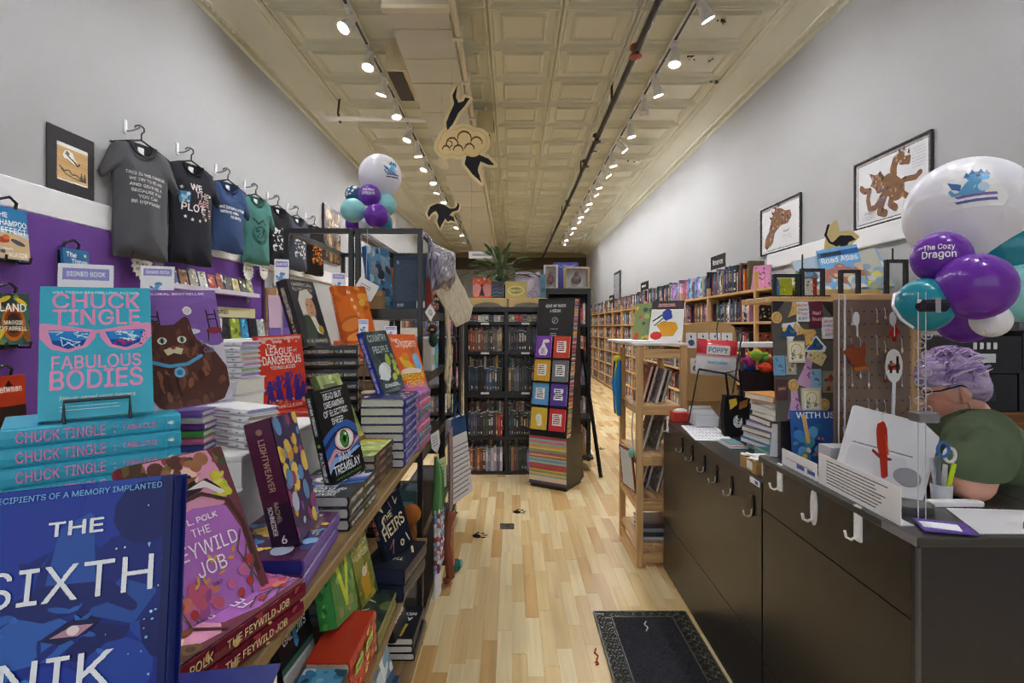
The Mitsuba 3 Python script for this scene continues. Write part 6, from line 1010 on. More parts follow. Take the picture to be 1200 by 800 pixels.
# hooks along its face
def counter_hook(px, py, style, lbl):
    d = .868 * F / (px - 600)
    for _ in range(4): d = XC(d) * F / (px - 600)
    p = at(px, py, d); x = XC(d); c = {'black': '#111113', 'clear': '#d3d3d6', 'white': '#e9e9ea'}[style]; k = thing('adhesive_hook', lbl, 'hook', 'hooks along the counter face'); big = 1.35 if style == 'clear' else 1
    M = mat(np.column_stack([[0, -1, 0], [0, 0, 1], [-1, 0, 0]]), (x - .0005, p[1], p[2])); R_ = affinity.scale(Point(0, 0).buffer(1, 8), .011 * big, .038 * big) if style != 'white' else sbox(-.009, -.04, .009, .04).buffer(.004)
    part(k, 'plate', MB().prism(R_, .005, c, M), 'gloss'); part(k, 'hook', MB().tube([(0, -.012, .005), (0, -.034, .008), (0, -.04, .02), (.0, -.034, .032), (0, -.018, .036)], .0032 * big, '#b9bac0' if style == 'black' else c, 6, M), 'metal' if style == 'black' else 'gloss')
for i, (px, py) in enumerate(((800, 521), (812, 531), (826, 543), (840, 555), (858, 569), (883, 592))): counter_hook(px, py, 'black', 'small black hook, %s from the pine rack along the lower counter' % ORD[i + 1])
counter_hook(783, 497, 'white', 'white hook on the lower counter just beside the pine rack'); counter_hook(915, 559, 'white', 'slim clear-white hook at the start of the taller counter'); counter_hook(955, 594, 'clear', 'large clear oval hook on the taller counter'); counter_hook(1007, 613, 'white', 'white strip hook nearest the counter corner')
# mat
k = thing('floor_mat', 'black ribbed entrance mat with an ornate rubber border, against the counter', 'mat'); x0, x1, y0, y1 = .403, .862, 1.75, 2.603
part(k, 'base', MB().cbox((x0, y0, .0003), (x1, y1, .008), '#1c1c1a', .003), 'satin'); part(k, 'pad', MB().cbox((x0 + .085, y0 + .06, .008), (x1 - .085, y1 - .06, .013), '#2a2a2d', .002), 'carpet')
def ring(mb, cx, cy, r, w, z, col): 
    th = np.arange(10) * 2 * np.pi / 10; mb.tube(np.c_[cx + r * np.cos(th), cy + r * np.sin(th), np.full(10, z)], w, col, 4, closed=True)
b1 = MB(); b2 = MB()
for y in np.arange(y0 + .04, y1 - .03, .042):
    for x in (x0 + .030, x1 - .030): ring(b1, x, y, .018, .0035, .009, '#3a3a30'); b1.ball(.006, '#57564a', mat(p=(x, y, .009)), 1)
    for x in (x0 + .062, x1 - .062): ring(b1, x, y + .02, .011, .003, .009, '#33332b')
for x in np.arange(x0 + .07, x1 - .05, .042): ring(b1, x, y1 - .030, .017, .0035, .009, '#3a3a30'); b1.ball(.006, '#57564a', mat(p=(x, y1 - .03, .009)), 1)
q_ = part(k, 'ornament', b1, 'satin'); labels[q_] = {'kind': 'stuff'}
for lo, hi in (((x0, y0, .0075), (x0 + .008, y1, .012)), ((x1 - .008, y0, .0075), (x1, y1, .012)), ((x0 + .008, y1 - .008, .0075), (x1 - .008, y1, .012)), ((x0 + .078, y0 + .05, .0078), (x0 + .085, y1 - .05, .0135)), ((x1 - .085, y0 + .05, .0078), (x1 - .078, y1 - .05, .0135)), ((x0 + .085, y1 - .06, .0078), (x1 - .085, y1 - .053, .0135))): part(k, 'border_rib', MB().cbox(lo, hi, '#4a493f', .001), 'satin')
part(k, 'scrap', MB().tube([(.62, 2.42, .016), (.635, 2.45, .016), (.625, 2.475, .016), (.64, 2.50, .016)], .003, '#bdbdc0', 5))
whole('ribbon_scrap', 'curl of red ribbon on the floor beside the mat', 'ribbon', MB().tube([(.36, 2.23, .003), (.372, 2.26, .003), (.358, 2.28, .003), (.37, 2.31, .003)], .003, '#a03a34', 5).tube([(.352, 2.20, .003), (.366, 2.205, .003), (.362, 2.22, .003), (.35, 2.215, .003)], .003, '#a03a34', 5), 'cloth')
def paw(cx, cy, r0, lbl):
    k = thing('paw_print', lbl, 'floor decal', 'black paw prints on the floor'); a = MB(); M = mat(rot('z', r0), (cx, cy, .0006))
    part(k, 'pad', MB().prism(affinity.scale(Point(0, 0).buffer(.03, 6), 1.2, .9), .0006, '#171614'), 'paper', M)
    for q, (x, y) in enumerate(((-.045, .03), (-.018, .055), (.018, .055), (.045, .03))): part(k, 'toe', MB().prism(affinity.rotate(affinity.scale(Point(x, y).buffer(.011, 5), .8, 1.6), -x * 500), .0006, '#171614'), 'paper', M)
paw(.039, 4.02, -60, 'black paw print decal on the floor nearer the striped stand'); paw(-.24, 3.56, -60, 'black paw print decal on the floor nearer the bag rack'); paw(1.02, 6.1, -40, 'black paw print decal beyond the pine rack')
k = thing('floor_outlet', 'square metal floor outlet plate set in the maple strips', 'floor outlet'); part(k, 'plate', MB().cbox((-.085, 3.68, .0006), (.015, 3.78, .004), '#5f5850', .001), 'satin'); part(k, 'lid', MB().cbox((-.055, 3.71, .004), (-.015, 3.75, .006), '#8f8a80', .001), 'metal')
# ---- pine rack at the counter's far end
k = thing('pine_rack', 'open pine ladder rack of books at the far end of the counter', 'rack'); RX0, RX1, RY0, RY1 = .735, 1.03, 3.09, 3.60
for x, y, h in ((RX0, RY0, 1.31), (RX1 - .035, RY0, 1.31), (RX0, RY1 - .03, 1.28), (RX1 - .035, RY1 - .03, 1.28)): part(k, 'post', MB().cbox((x, y, 0), (x + .04, y + .03, h), '#c49a62', .003), 'pine_z')
for z in (.13, .40, .655, .945): part(k, 'shelf', MB().cbox((RX0 + .005, RY0 + .03, z - .018), (RX1 - .005, RY1 - .03, z), '#c49a62', .002), 'pine_y')
for z in (.03, .33, .60, .90, 1.235): part(k, 'rail', MB().cbox((RX0 + .04, RY0 + .004, z), (RX1 - .035, RY0 + .024, z + .055), '#c49a62', .002), 'pine_x'); part(k, 'rail', MB().cbox((RX0 + .004, RY0 + .03, z), (RX0 + .02, RY1 - .03, z + .035), '#c49a62', .002), 'pine_y') if z < 1.2 else None
part(k, 'top_board', MB().cbox((RX0 - .02, RY0 - .01, 1.31), (RX1 + .01, RY1 + .03, 1.325), '#dad8d2', .002), 'paper'); part(k, 'top_sheet', MB().cbox((RX0 - .08, RY0 + .08, 1.3255), (RX1 - .03, RY1, 1.338), '#e4e4e4', .002), 'paper')
r_ = random.Random(51); BC = [('#6a3040', 'wine'), ('#3a4656', 'slate'), ('#8a8690', 'grey'), ('#4a3a34', 'umber'), ('#7a7f86', 'steel'), ('#2f2f38', 'charcoal'), ('#9a5a4a', 'brick'), ('#b0aca4', 'ash')]
for si, z in enumerate((.40, .655, .945)):
    for j in range(4):
        c, n = BC[(si * 3 + j * 2) % 8]; w_, h_ = r_.uniform(.14, .18), r_.uniform(.20, .25); a = art(w_, h_); blobs(a, 9, [shade(c, 1.5), shade(c, .6), '#cfcac0'], -w_ / 2, .02, w_ / 2, h_ * .9, .006, .02, si * 7 + j)
        book(mat(rot('z', -90 + r_.uniform(-6, 6)) @ B0 @ rot('x', -16), (RX0 + .06 + j * .045, RY0 + .26 + r_.uniform(-.04, .04) + (.06 if j % 2 else -.03), z + .0005)), w_, h_, .02, c, '%s book leaning %s on the %s shelf of the pine rack' % (n, ('in front', 'second', 'third', 'at the back')[j], ('second', 'third', 'upper')[si]), a, m='satin')
stack(4, (RX0 + .045, RY0 + .06), 0, .1305, .20, .17, .026, '#44454c', 'grey magazine box, %s on the lowest pine rack shelf', 'magazines on the lowest rack shelf', cols=['#b9bcc4', '#3a3b42', '#8a8f9a', '#4a3f4a'], seed=31, page='#c9c9c6', m='satin')
# leaning books on the top
w, h = .2, .27
a = art(w, h); a.rect(-w, 0, w, h, '#e2e2de'); a.rect(-w, h * .78, w, h, '#4a3d44'); lines(a, -.06, .07, h * .93, h * .84, 2, '#c9a0a0', .008); a.poly([(.0, .13), (.035, .15), (.025, .20), (-.0, .215), (-.03, .19), (-.025, .15)], '#3a4aa0'); a.poly([(-.06, .02), (-.03, .06), (-.06, .1), (-.02, .13), (.06, .12), (.075, .08), (.05, .03)], '#d99a2a'); a.ell(-.055, .03, .035, .028, '#c8302c'); a.line([(-.08, .13), (-.03, .17)], .01, '#2c3a34'); a.line([(-.07, .1), (-.02, .15)], .008, '#4a7a44')
book(pose((.93, 3.2, 1.3385), -30, 24), w, h, .02, '#efeeea', 'white art book with bold coloured shapes leaning on top of the pine rack', a)
a = art(.19, .25); a.rect(-w, 0, w, h, '#7a8a4a'); blobs(a, 24, ['#c9402a', '#e0b03a', '#4a7a3a', '#9ab05a', '#3a4a56'], -.095, 0, .095, .25, .01, .03, 61)
book(pose((.855, 3.33, 1.3385), -30, 20), .19, .25, .02, '#5a6a3a', 'green and red leafy book leaning behind the coloured shapes book', a)
k = thing('fabric_streamer', 'blue and yellow fabric streamer hanging from the pine rack', 'streamer')
for q in range(5): part(k, 'strip', MB().tube([(.70 + .01 * (q % 2), 3.42 + q * .03, 1.20), (.695 - .008 * (q % 2), 3.42 + q * .03, 1.05), (.70, 3.43 + q * .025, .84 + .03 * (q % 2))], [.012, .02, .012], ['#2f7fc0', '#3a8fd0', '#d8cc3a', '#2f7fc0', '#1f4a6a'][q], 6), 'cloth', smooth=True)
part(k, 'bow', MB().ball(1, '#d8cc3a', mat(np.diag([.025, .06, .025]), (.70, 3.48, 1.21)), 1), 'cloth', smooth=True)
k = thing('bracelets', 'loop of pale green beads hanging from the pine rack post', 'bracelet'); part(k, 'cord', MB().tube([(.725, 3.12, .98), (.715, 3.13, .80), (.72, 3.11, .70)], .004, '#b5b5b0', 5)); part(k, 'beads', MB().ball(1, '#7fb0a0', mat(np.diag([.02, .03, .035]), (.712, 3.12, .67)), 1), 'gloss', smooth=True)
k = thing('clip_frame', 'maroon framed leaflet hanging on the side of the pine rack', 'picture frame'); M = mat(rot('z', -80) @ B0 @ rot('x', 6), (.715, 3.2, .43)); part(k, 'frame', MB().cbox((-.1, 0, -.01), (.1, .26, 0), '#6a2a2c', .003), 'satin', M); part(k, 'sheet', MB().box((-.085, .015, 0), (.085, .245, .001), '#c9c7c4'), 'paper', M)
# ---- on the lower counter
k = thing('red_box', 'red card box with white tissue at the far end of the lower counter', 'box'); part(k, 'box', MB().cbox((.915, 2.96, ZL + .0005), (1.01, 3.04, ZL + .055), '#c8352c', .002), 'satin'); part(k, 'tissue', MB().ball(1, '#e6e2de', mat(np.diag([.04, .03, .015]), (.963, 3.0, ZL + .058)), 1), 'paper')
k = thing('price_list', 'white price list sheet lying at the front edge of the lower counter', 'paper'); M = mat(rot('z', 82), (.985, 2.66, ZL + .0008)); part(k, 'sheet', MB().box((-.19, -.09, 0), (.19, .09, .0008), '#e3e3e6'), 'paper', M); a = MB(); [lines(a, -.18 + .075 * q, -.12 + .075 * q, .075, -.075, 9, '#8f8f9a', .006, q) for q in range(5)]; part(k, 'print', a, 'paper', M @ mat(p=(0, 0, .001)))
def acry(name, lbl, cat, boxes, extra=None):
    k = thing(name, lbl, cat)
    for lo, hi in boxes:
        lo, hi = np.array(lo, float), np.array(hi, float); c = (lo + hi) / 2
        for ax in range(3):
            for s in (0, 1):
                if ax == 2 and s == 1: continue
                u, v = [q for q in range(3) if q != ax]; P4 = np.tile(c, (4, 1)); P4[:, ax] = (lo, hi)[s][ax]; P4[:, u] = [lo[u], hi[u], hi[u], lo[u]]; P4[:, v] = [lo[v], lo[v], hi[v], hi[v]]
                part(k, 'side', MB().add(P4, [[0, 1, 2], [0, 2, 3]], '#ffffff'), 'acrylic')
    if extra: extra(k)
    return k
def ex1(k):
    for q in range(6): part(k, 'card', MB().cbox((.985, 2.80 + q * .022, ZL + .006), (1.105, 2.806 + q * .022, ZL + .06 + .008 * q), ['#dfe0e4', '#cfd2da', '#e6e6e6'][q % 3], .001), 'paper')
acry('acrylic_organizer', 'clear acrylic organizer of cards on the lower counter', 'organizer', [((.975, 2.78, ZL + .001), (1.12, 2.95, ZL + .10)), ((1.03, 2.80, ZL + .10), (1.16, 2.95, ZL + .22))], ex1)
k = thing('tote_bag', 'black tote bag with a white emblem standing on the lower counter', 'tote bag'); M = pose((1.105, 2.56, ZL + .0005), -8, 4)
m = trimesh.creation.extrude_polygon(Polygon([(-.06, 0), (.06, 0), (.068, .1), (.06, .2), (-.055, .2), (-.066, .1)]), .07, engine='earcut'); part(k, 'body', MB().add(m.vertices - [0, 0, .07], m.faces, '#17171a'), 'cloth', M)
a = MB(); a.ell(0, .075, .022, .03, '#b9b9bd'); blobs(a, 10, ['#17171a', '#d9d9dd'], -.02, .05, .02, .1, .004, .009, 3); a.poly([(-.035, .13), (.0, .16), (-.005, .19), (-.04, .18)], '#c9a83a'); a.poly([(.005, .13), (.045, .15), (.05, .185), (.01, .17)], '#8a5a34'); part(k, 'emblem', a, 'cloth', M @ mat(p=(0, 0, .0006))); part(k, 'handle', MB().tube([(-.035, .2, -.03), (-.045, .31, -.03), (.02, .33, -.03), (.03, .2, -.03)], .006, '#1b1b1e', 6), 'cloth', M)
SC = [('#e4e2da', 'white'), ('#d7d6d2', 'off-white'), ('#3f8f98', 'teal'), ('#8fb5b0', 'pale teal'), ('#2f62a8', 'blue'), ('#5a5a66', 'grey'), ('#a9b5b8', 'pale grey'), ('#7a7ab5', 'lavender'), ('#3a3a3e', 'black'), ('#d3d0c8', 'ivory'), ('#c9c9c4', 'chalk'), ('#c98a4a', 'orange and green')]
z = ZL + .0005; r_ = random.Random(12)
for i, (c, n) in enumerate([SC[3], SC[4], SC[6], SC[5], SC[7], SC[8], SC[9], SC[1], SC[10], SC[11]]):
    t = r_.uniform(.022, .03); w_ = .17 - .004 * i; z += t; A = (1.055 + r_.uniform(-.008, .01) + .003 * i, 2.16 + r_.uniform(-.01, .01))
    book(lie(A, 6 + r_.uniform(-6, 6), z, .2, w_), .2, w_, t - .0006, c, '%s book lying %s in the orders pile on the lower counter' % (n, place_in_stack(i, 10)), None, spine_text(t, w_, [('Children', .05, .06, .009)], '#3a3a42') if n == 'grey' else spine_text(t, w_, [], c, extra=lambda q: q.rect(-.004, -.03, .004, .04, shade(c, .5))), 'special orders pile', m='satin')
k = thing('gift_cards', 'clear tray of pale cards beside the orders pile', 'tray'); part(k, 'tray', MB().cbox((.96, 2.30, ZL + .0005), (1.04, 2.46, ZL + .008), '#9fb5b5', .001), 'gloss'); part(k, 'card', MB().cbox((.965, 2.31, ZL + .008), (1.03, 2.44, ZL + .014), '#c9a09a', .001), 'satin'); part(k, 'card', MB().cbox((.97, 2.33, ZL + .014), (1.035, 2.45, ZL + .017), '#6a8a92', .001), 'satin')
k = thing('glass_tray', 'teal-edged glass tray standing at the middle of the lower counter', 'tray'); part(k, 'base', MB().cbox((.99, 2.02, ZL + .0005), (1.10, 2.14, ZL + .012), '#7fa8a5', .002), 'gloss')
for lo, hi in (((.99, 2.02), (.994, 2.14)), ((1.096, 2.02), (1.10, 2.14)), ((.994, 2.02), (1.096, 2.024)), ((.994, 2.136), (1.096, 2.14))): part(k, 'side', MB().box((*lo, ZL + .012), (*hi, ZL + .05), '#6f9a98'), 'gloss')
k = thing('cardboard_tray', 'small kraft tray full of white bookmarks at the counter edge', 'tray'); x0, x1, y0, y1 = .885, .975, 1.90, 2.03
for lo, hi in (((x0, y0, 0), (x1, y1, .004)), ((x0, y0, .004), (x1, y0 + .003, .045)), ((x0, y1 - .003, .004), (x1, y1, .045)), ((x0, y0 + .003, .004), (x0 + .003, y1 - .003, .045)), ((x1 - .003, y0 + .003, .004), (x1, y1 - .003, .045))): part(k, 'side', MB().box(np.array(lo) + [0, 0, ZL + .0005], np.array(hi) + [0, 0, ZL + .0005], '#a9854f'), 'paper')
for q in range(9): part(k, 'bookmark', MB().cbox((-.045, -.012, 0), (.045, .012, .001), '#e4e2de', .0003), 'paper', mat(rot('z', r_.uniform(-40, 40)) @ rot('y', r_.uniform(-18, 18)), ((x0 + x1) / 2 + r_.uniform(-.015, .015), y0 + .02 + q * .011, ZL + .045 + r_.uniform(0, .008))))
part(k, 'label', MB().box((x0 - .0005, y0 + .03, ZL + .01), (x0 + .0002, y0 + .075, ZL + .04), '#e6e4de'), 'paper')
whole('carton', 'plain white carton between the kraft tray and the taller counter', 'box', MB().cbox((.90, 1.822, ZL + .0005), (.99, 1.89, ZL + .075), '#dcdcdc', .002), 'paper')
whole('sticker', 'blue and white sticker on the edge of the lower counter by the carton', 'sticker', MB().box((XC(1.86) - .0045, 1.825, ZL - .022), (XC(1.86) - .002, 1.90, ZL - .002), '#dfe2ea').box((XC(1.86) - .005, 1.835, ZL - .018), (XC(1.86) - .0042, 1.86, ZL - .006), '#3a5aa8'), 'satin')
# ---- behind the lower counter: card display, snack bag, soft toys
k = thing('card_display', 'kraft display board with an arched top carrying planet pin cards', 'display stand'); M = pose((1.27, 3.34, .95), -6, 6)
P_ = Polygon([(-.16, 0), (.16, 0), (.16, .46)] + [(.16 * math.cos(q), .46 + .05 * math.sin(q)) for q in np.linspace(0, math.pi, 12)] + [(-.16, .46)]); part(k, 'board', MB().prism(P_, .012, '#b08d5e', mat(p=(0, 0, -.012))), 'paper', M)
part(k, 'foot', MB().box((1.11, 3.32, 0), (1.43, 3.42, .95), '#8a6a44'), 'paper')
for i, (x, y) in enumerate(((-.115, .335), (-.04, .335), (.035, .335), (.11, .335), (-.09, .17))):
    kk = thing('pin_card', 'white planet pin card, %s on the kraft display board' % (ORD[i + 1] + ' along the upper row' if i < 4 else 'alone in the lower row'), 'pin card', 'pin cards on the kraft board'); part(kk, 'card', MB().box((x - .033, y, .0005), (x + .033, y + .10, .0015), '#dcdce0'), 'paper', M); a = MB(); a.ell(x, y + .035, .02, .02, ['#4a5a7a', '#6a5a54', '#3f5fa0', '#7a3f4a', '#4a5a60'][i]); a.poly([(x - .006, y + .075), (x, y + .09), (x + .006, y + .075), (x, y + .062)], '#2c3440'); part(kk, 'pin', a, 'gloss', M @ mat(p=(0, 0, .0018)))
k = thing('snack_bag', 'white and red foil snack bag hanging above the lower counter', 'bag'); M = pose((1.115, 2.88, 1.15), -10, 0, -4)
m = trimesh.creation.extrude_polygon(sbox(-.105, 0, .105, .2), .01, engine='earcut'); v, f = trimesh.remesh.subdivide_to_size(m.vertices, m.faces, .04); v, inv = np.unique(np.round(v, 5), axis=0, return_inverse=True); f = inv.reshape(-1)[f]; d = np.minimum(.105 - abs(v[:, 0]), np.minimum(v[:, 1], .2 - v[:, 1])); v[:, 2] = (v[:, 2] - .005) / .005 * (.002 + .035 * np.sqrt(np.clip(d / .06, 0, 1)))
part(k, 'pouch', MB().add(v, f, np.where((v[:, 1] > .1)[:, None], C('#c5303a'), C('#e3e3e6'))), 'gloss', M, smooth=True); a = MB(); a.rect(-.06, .12, .06, .17, '#e6e2e0'); a.text('POPPY', 0, .132, .026, '#3f6f9a', w=.1); a.text('handcrafted', 0, .07, .016, '#4f9ac0', w=.1); part(k, 'print', a, 'gloss', M @ mat(p=(0, 0, .042))); part(k, 'hang_wire', MB().tube([(-.0, .2, 0), (-.01, .26, .0), (-.0, .3, -.02)], .003, '#3a3836', 5), 'metal', M)
k = thing('plant_hanger', 'dark wire arm with a hanging cord behind the snack bag', 'hanger'); part(k, 'arm', MB().tube([(1.22, 2.7, ZL + .001), (1.23, 2.72, 1.10), (1.15, 2.78, 1.17), (1.02, 2.86, 1.19)], .006, '#2a241e', 6), 'satin'); part(k, 'cord', MB().tube([(.96, 2.86, ZL + .001), (1.02, 2.86, 1.19)], .004, '#2a241e', 5), 'satin'); part(k, 'cord', MB().tube([(1.12, 2.66, ZL + .2), (1.2, 2.74, 1.36)], .004, '#2a241e', 5), 'satin')
k = thing('soft_toy_basket', 'dark basket of bright knitted toys behind the orders pile', 'basket'); part(k, 'basket', MB().lathe([(0, 0), (.075, 0), (.09, .1), (.085, .1), (.07, .01), (0, .01)], '#2a2024', 14, mat(p=(1.235, 2.62, 1.10))), 'cloth'); part(k, 'stand', MB().cbox((1.16, 2.55, ZL + .0005), (1.31, 2.69, 1.0995), '#3a322c', .004))
TY = [('#c8392c', 'scarlet'), ('#3a7a3a', 'green'), ('#d8902a', 'orange'), ('#3a5a9a', 'blue'), ('#a03a7a', 'magenta'), ('#7aa03a', 'lime'), ('#d04a34', 'vermilion'), ('#7a4a2a', 'brown')]
for i, (c, n) in enumerate(TY):
    a0 = i * 45; p = np.array([1.235 + .055 * math.cos(math.radians(a0)), 2.60 + .045 * math.sin(math.radians(a0)), 1.22 + .03 * (i % 3)]); kk = thing('knitted_toy', '%s knitted toy in the dark basket behind the orders pile' % n, 'toy', 'knitted toys in the basket'); part(kk, 'body', MB().ball(1, c, mat(np.diag([.03, .03, .028]), p), 1), 'cloth', smooth=True); part(kk, 'arm', MB().tube([p, p + [(.05 if i % 2 else -.05), -.02, .01]], [.014, .01], c, 6), 'cloth')
whole('toy_claw', 'red toy claw sticking out of the basket of knitted toys', 'toy', MB().tube([(1.25, 2.5, 1.23), (1.31, 2.47, 1.2), (1.36, 2.45, 1.13), (1.37, 2.45, 1.09)], [.02, .018, .014, .02], '#cf3a2c', 7), 'cloth', smooth=True)
whole('display_tray', 'white tray on brackets beyond the snack bag', 'shelf', MB().cbox((1.30, 3.05, 1.30), (1.72, 3.2, 1.33), '#dedede', .003).box((1.36, 3.1, 0), (1.38, 3.12, 1.30), '#4a4642').box((1.64, 3.1, 0), (1.66, 3.12, 1.30), '#4a4642'))
# ---- pine cabinet behind the till with racks of atlases on top
k = thing('pine_cabinet', 'plain pine cabinet standing behind the till against the wall', 'cabinet'); PY = 3.30
part(k, 'top', MB().cbox((1.62, PY - .02, 1.575), (2.545, PY + .40, 1.61), '#c49a62', .003), 'pine_x')
for x in (1.66, 2.5): part(k, 'post', MB().box((x, PY, 0), (x + .04, PY + .03, 1.575), '#c49a62'), 'pine_z')
part(k, 'back', MB().box((1.82, PY + .36, 0), (2.5, PY + .38, 1.575), '#4a3a2a'), 'paint')
for z in (.3, .7, 1.1): part(k, 'shelf', MB().box((1.82, PY + .01, z), (2.5, PY + .36, z + .025), '#c49a62'), 'pine_x')
b = MB(); r_ = random.Random(66)
for z in (.325, .725, 1.125):
    x = 1.83
    while x < 2.46: t = r_.uniform(.02, .05); b.place(spine_book(x, z + .0005, r_.uniform(.2, .32), t - .001, .22, PY + .05, vary(r_.choice(PALR + ['#3a3a3e', '#2a2a2e']), .15, r_), r_)); x += t
whole('shelved_books', 'boxes and books inside the pine cabinet behind the till', None, b, 'satin', kind='stuff')
ZC_ = 1.6105
k = thing('book_rack', 'low black steel book rack standing on the pine cabinet', 'rack')
def fr(x0, x1, y, z0, h, M=None):
    for x in (x0, x1 - .02): part(k, 'post', MB().cbox((x, y, z0), (x + .02, y + .03, z0 + h), '#222225', .002), 'satin')
    part(k, 'bar', MB().box((x0 + .02, y, z0 + h - .02), (x1 - .02, y + .03, z0 + h), '#222225'), 'satin')
fr(1.66, 1.83, PY + .02, ZC_, .145); fr(1.83, 1.98, PY + .01, ZC_, .18); fr(2.07, 2.20, PY, ZC_, .17); fr(2.36, 2.50, PY, ZC_, .235)
part(k, 'base', MB().box((1.66, PY + .05, ZC_), (2.5, PY + .30, ZC_ + .012), '#2a2624'), 'satin'); part(k, 'pin', MB().box((1.845, PY + .03, ZC_ + .18), (1.851, PY + .04, ZC_ + .27), '#333336'), 'satin'); part(k, 'pin', MB().box((2.42, PY + .03, ZC_ + .235), (2.426, PY + .04, ZC_ + .31), '#333336'), 'satin')
zb = ZC_ + .0125
for i, (x, w_, h_, c, l) in enumerate(((1.70, .03, .11, '#3f7fb0', 'blue little book'), (1.735, .08, .115, '#b5b83a', 'yellow-green little book'), (1.90, .05, .11, '#d9cfc4', 'pale little book'), (1.945, .03, .115, '#b0402f', 'red little book'))):
    a = art(w_, h_); blobs(a, 5, [shade(c, .6), shade(c, 1.3)], -w_ / 2, .02, w_ / 2, h_ * .9, .004, .01, i); book(pose((x + w_ / 2, PY + .09, zb), 0, 4), w_, h_, .015, c, l + ' in the low black rack on the pine cabinet', a)
whole('green_figure', 'bright green toy figure in the low black rack on the cabinet', 'toy', MB().ball(1, '#5fb83a', mat(np.diag([.025, .02, .05]), (1.85, PY + .09, zb + .052)), 1).ball(.022, '#7fd04a', mat(p=(1.85, PY + .085, zb + .115)), 1).tube([(1.83, PY + .09, zb + .09), (1.845, PY + .09, zb + .15)], .008, '#4a9a30', 5), 'satin', smooth=True)
for i, (x, hh) in enumerate(((1.99, .10), (2.17, .09))): whole('magazine_box', 'cream cardboard magazine box %s the road atlas' % ('behind' if i == 0 else 'under'), 'box', MB().cbox((x, PY + .07, zb), (x + .2, PY + .28, zb + hh * .4), '#c9ab72', .002), 'paper')
def atlas(x, y, yaw, tilt, roll, w, h, lbl, cols, txt=None, z=None):
    a = art(w, h); a.rect(-w, 0, w, h, cols[0]); blobs(a, 26, cols[1:], -w / 2, 0, w / 2, h * .6, .01, .04, int(x * 100))
    if txt: a.rect(-w, h * .8, w, h * .92, '#2f5f9a'); a.rect(-w / 2 + .02, h * .82, .02, h * .9, '#20303f'); a.text(txt, .0, h * .66, h * .13, '#e6eef4', w=w * .88)
    book(pose((x, y, z or zb + .041), yaw, tilt, roll), w, h, .012, cols[0], lbl, a)
atlas(2.19, PY + .12, -22, 18, 9, .24, .31, 'blue road atlas leaning in the black rack on the pine cabinet', ['#6fa8d8', '#c9b49a', '#8fb5cf', '#b06a5a', '#d9d4c4'], 'Road Atlas')
atlas(2.05, PY + .18, -20, 24, 14, .2, .26, 'pale mountain guide book leaning behind the road atlas', ['#a9bccb', '#5f7f9f', '#dfe2e4', '#4a5a6a', '#c9b48a'])
atlas(2.36, PY + .11, -24, 26, 14, .2, .30, 'grey and yellow map book leaning beside the road atlas', ['#b9b8a8', '#d4cc4a', '#9aa38a', '#8fa5b5', '#c9c9c0'])
atlas(2.44, PY + .20, -24, 24, 14, .2, .32, 'pale blue map book at the wall end of the black rack', ['#8fb0d0', '#c9d4dc', '#6a8aa8'])
# ---- upper counter: badge board, earring screen, monitor, notices
k = thing('badge_board', 'grey felt badge board standing on the taller counter', 'display board'); M = pose((.985, 1.74, ZU + .13), 4, 4); BW, BH = .215, .40
part(k, 'felt', MB().cbox((-BW / 2, 0, -.012), (BW / 2, BH, 0), '#5a5854', .002), 'cloth', M); part(k, 'corner', MB().prism([(-BW / 2, BH), (-BW / 2, BH - .05), (-BW / 2 + .04, BH)], .002, '#232327'), 'satin', M); part(k, 'corner', MB().prism([(BW / 2, BH), (BW / 2 - .045, BH), (BW / 2, BH - .06)], .002, '#232327'), 'satin', M); part(k, 'stand', MB().box((.9, 1.755, ZU), (1.06, 1.775, ZU + .2), '#2c2c30'), 'satin')
def badge(x, y, poly, c, lbl, draw=None, cat='badge', th=.004, mm='satin'):
    kk = thing('badge' if cat == 'badge' else 'sticker_card', lbl + ' on the grey felt badge board', cat, 'badges on the felt board'); part(kk, 'plate', MB().prism(affinity.translate(poly, x, y), th, c), mm, M)
    if draw: a = MB(); draw(a, x, y); part(kk, 'print', a, mm, M @ mat(p=(0, 0, th + .0002)))
va = Polygon([(-.035, -.022), (.03, -.022), (.036, -.008), (.02, .01), (.008, .026), (.0, .022), (-.008, .006), (-.02, -.006)])
def vmap(a, x, y): a.poly(affinity.translate(affinity.scale(va, .85, .85), x, y), '#24508a'); blobs(a, 5, ['#3f7f5a', '#d8c23a', '#1f3a5f'], x - .015, y - .012, x + .015, y + .01, .004, .007, 3)
badge(-.06, .30, affinity.rotate(affinity.scale(va, 1.2, 1.2), 58), '#e2e2e2', 'tall white-edged blue and yellow state map', vmap); badge(.03, .255, affinity.scale(va, 1.15, 1.15), '#e2e2e2', 'wide white-edged blue and yellow state map', vmap)
for x, y, r, l in ((-.035, .375, 20, 'wooden state map highest up'), (-.035, .305, 10, 'wooden state map beside the tall blue one'), (.005, .285, 50, 'wooden state map turned on end')): badge(x, y, affinity.rotate(affinity.scale(va, .9, .9), r), '#cfaa68', l, lambda a, x, y: blobs(a, 8, ['#a98448', '#b8924f'], x - .015, y - .01, x + .015, y + .01, .0015, .003, 2))
badge(.035, .215, affinity.rotate(Polygon([(-.03, -.02), (.03, -.024), (.033, .016), (.0, .026), (-.03, .02)]), -25), '#d6c796', 'cream state-shaped tile with small drawings', lambda a, x, y: blobs(a, 14, ['#8a7a44', '#a8965a', '#5a5a34'], x - .024, y - .015, x + .024, y + .015, .0015, .004, 7))
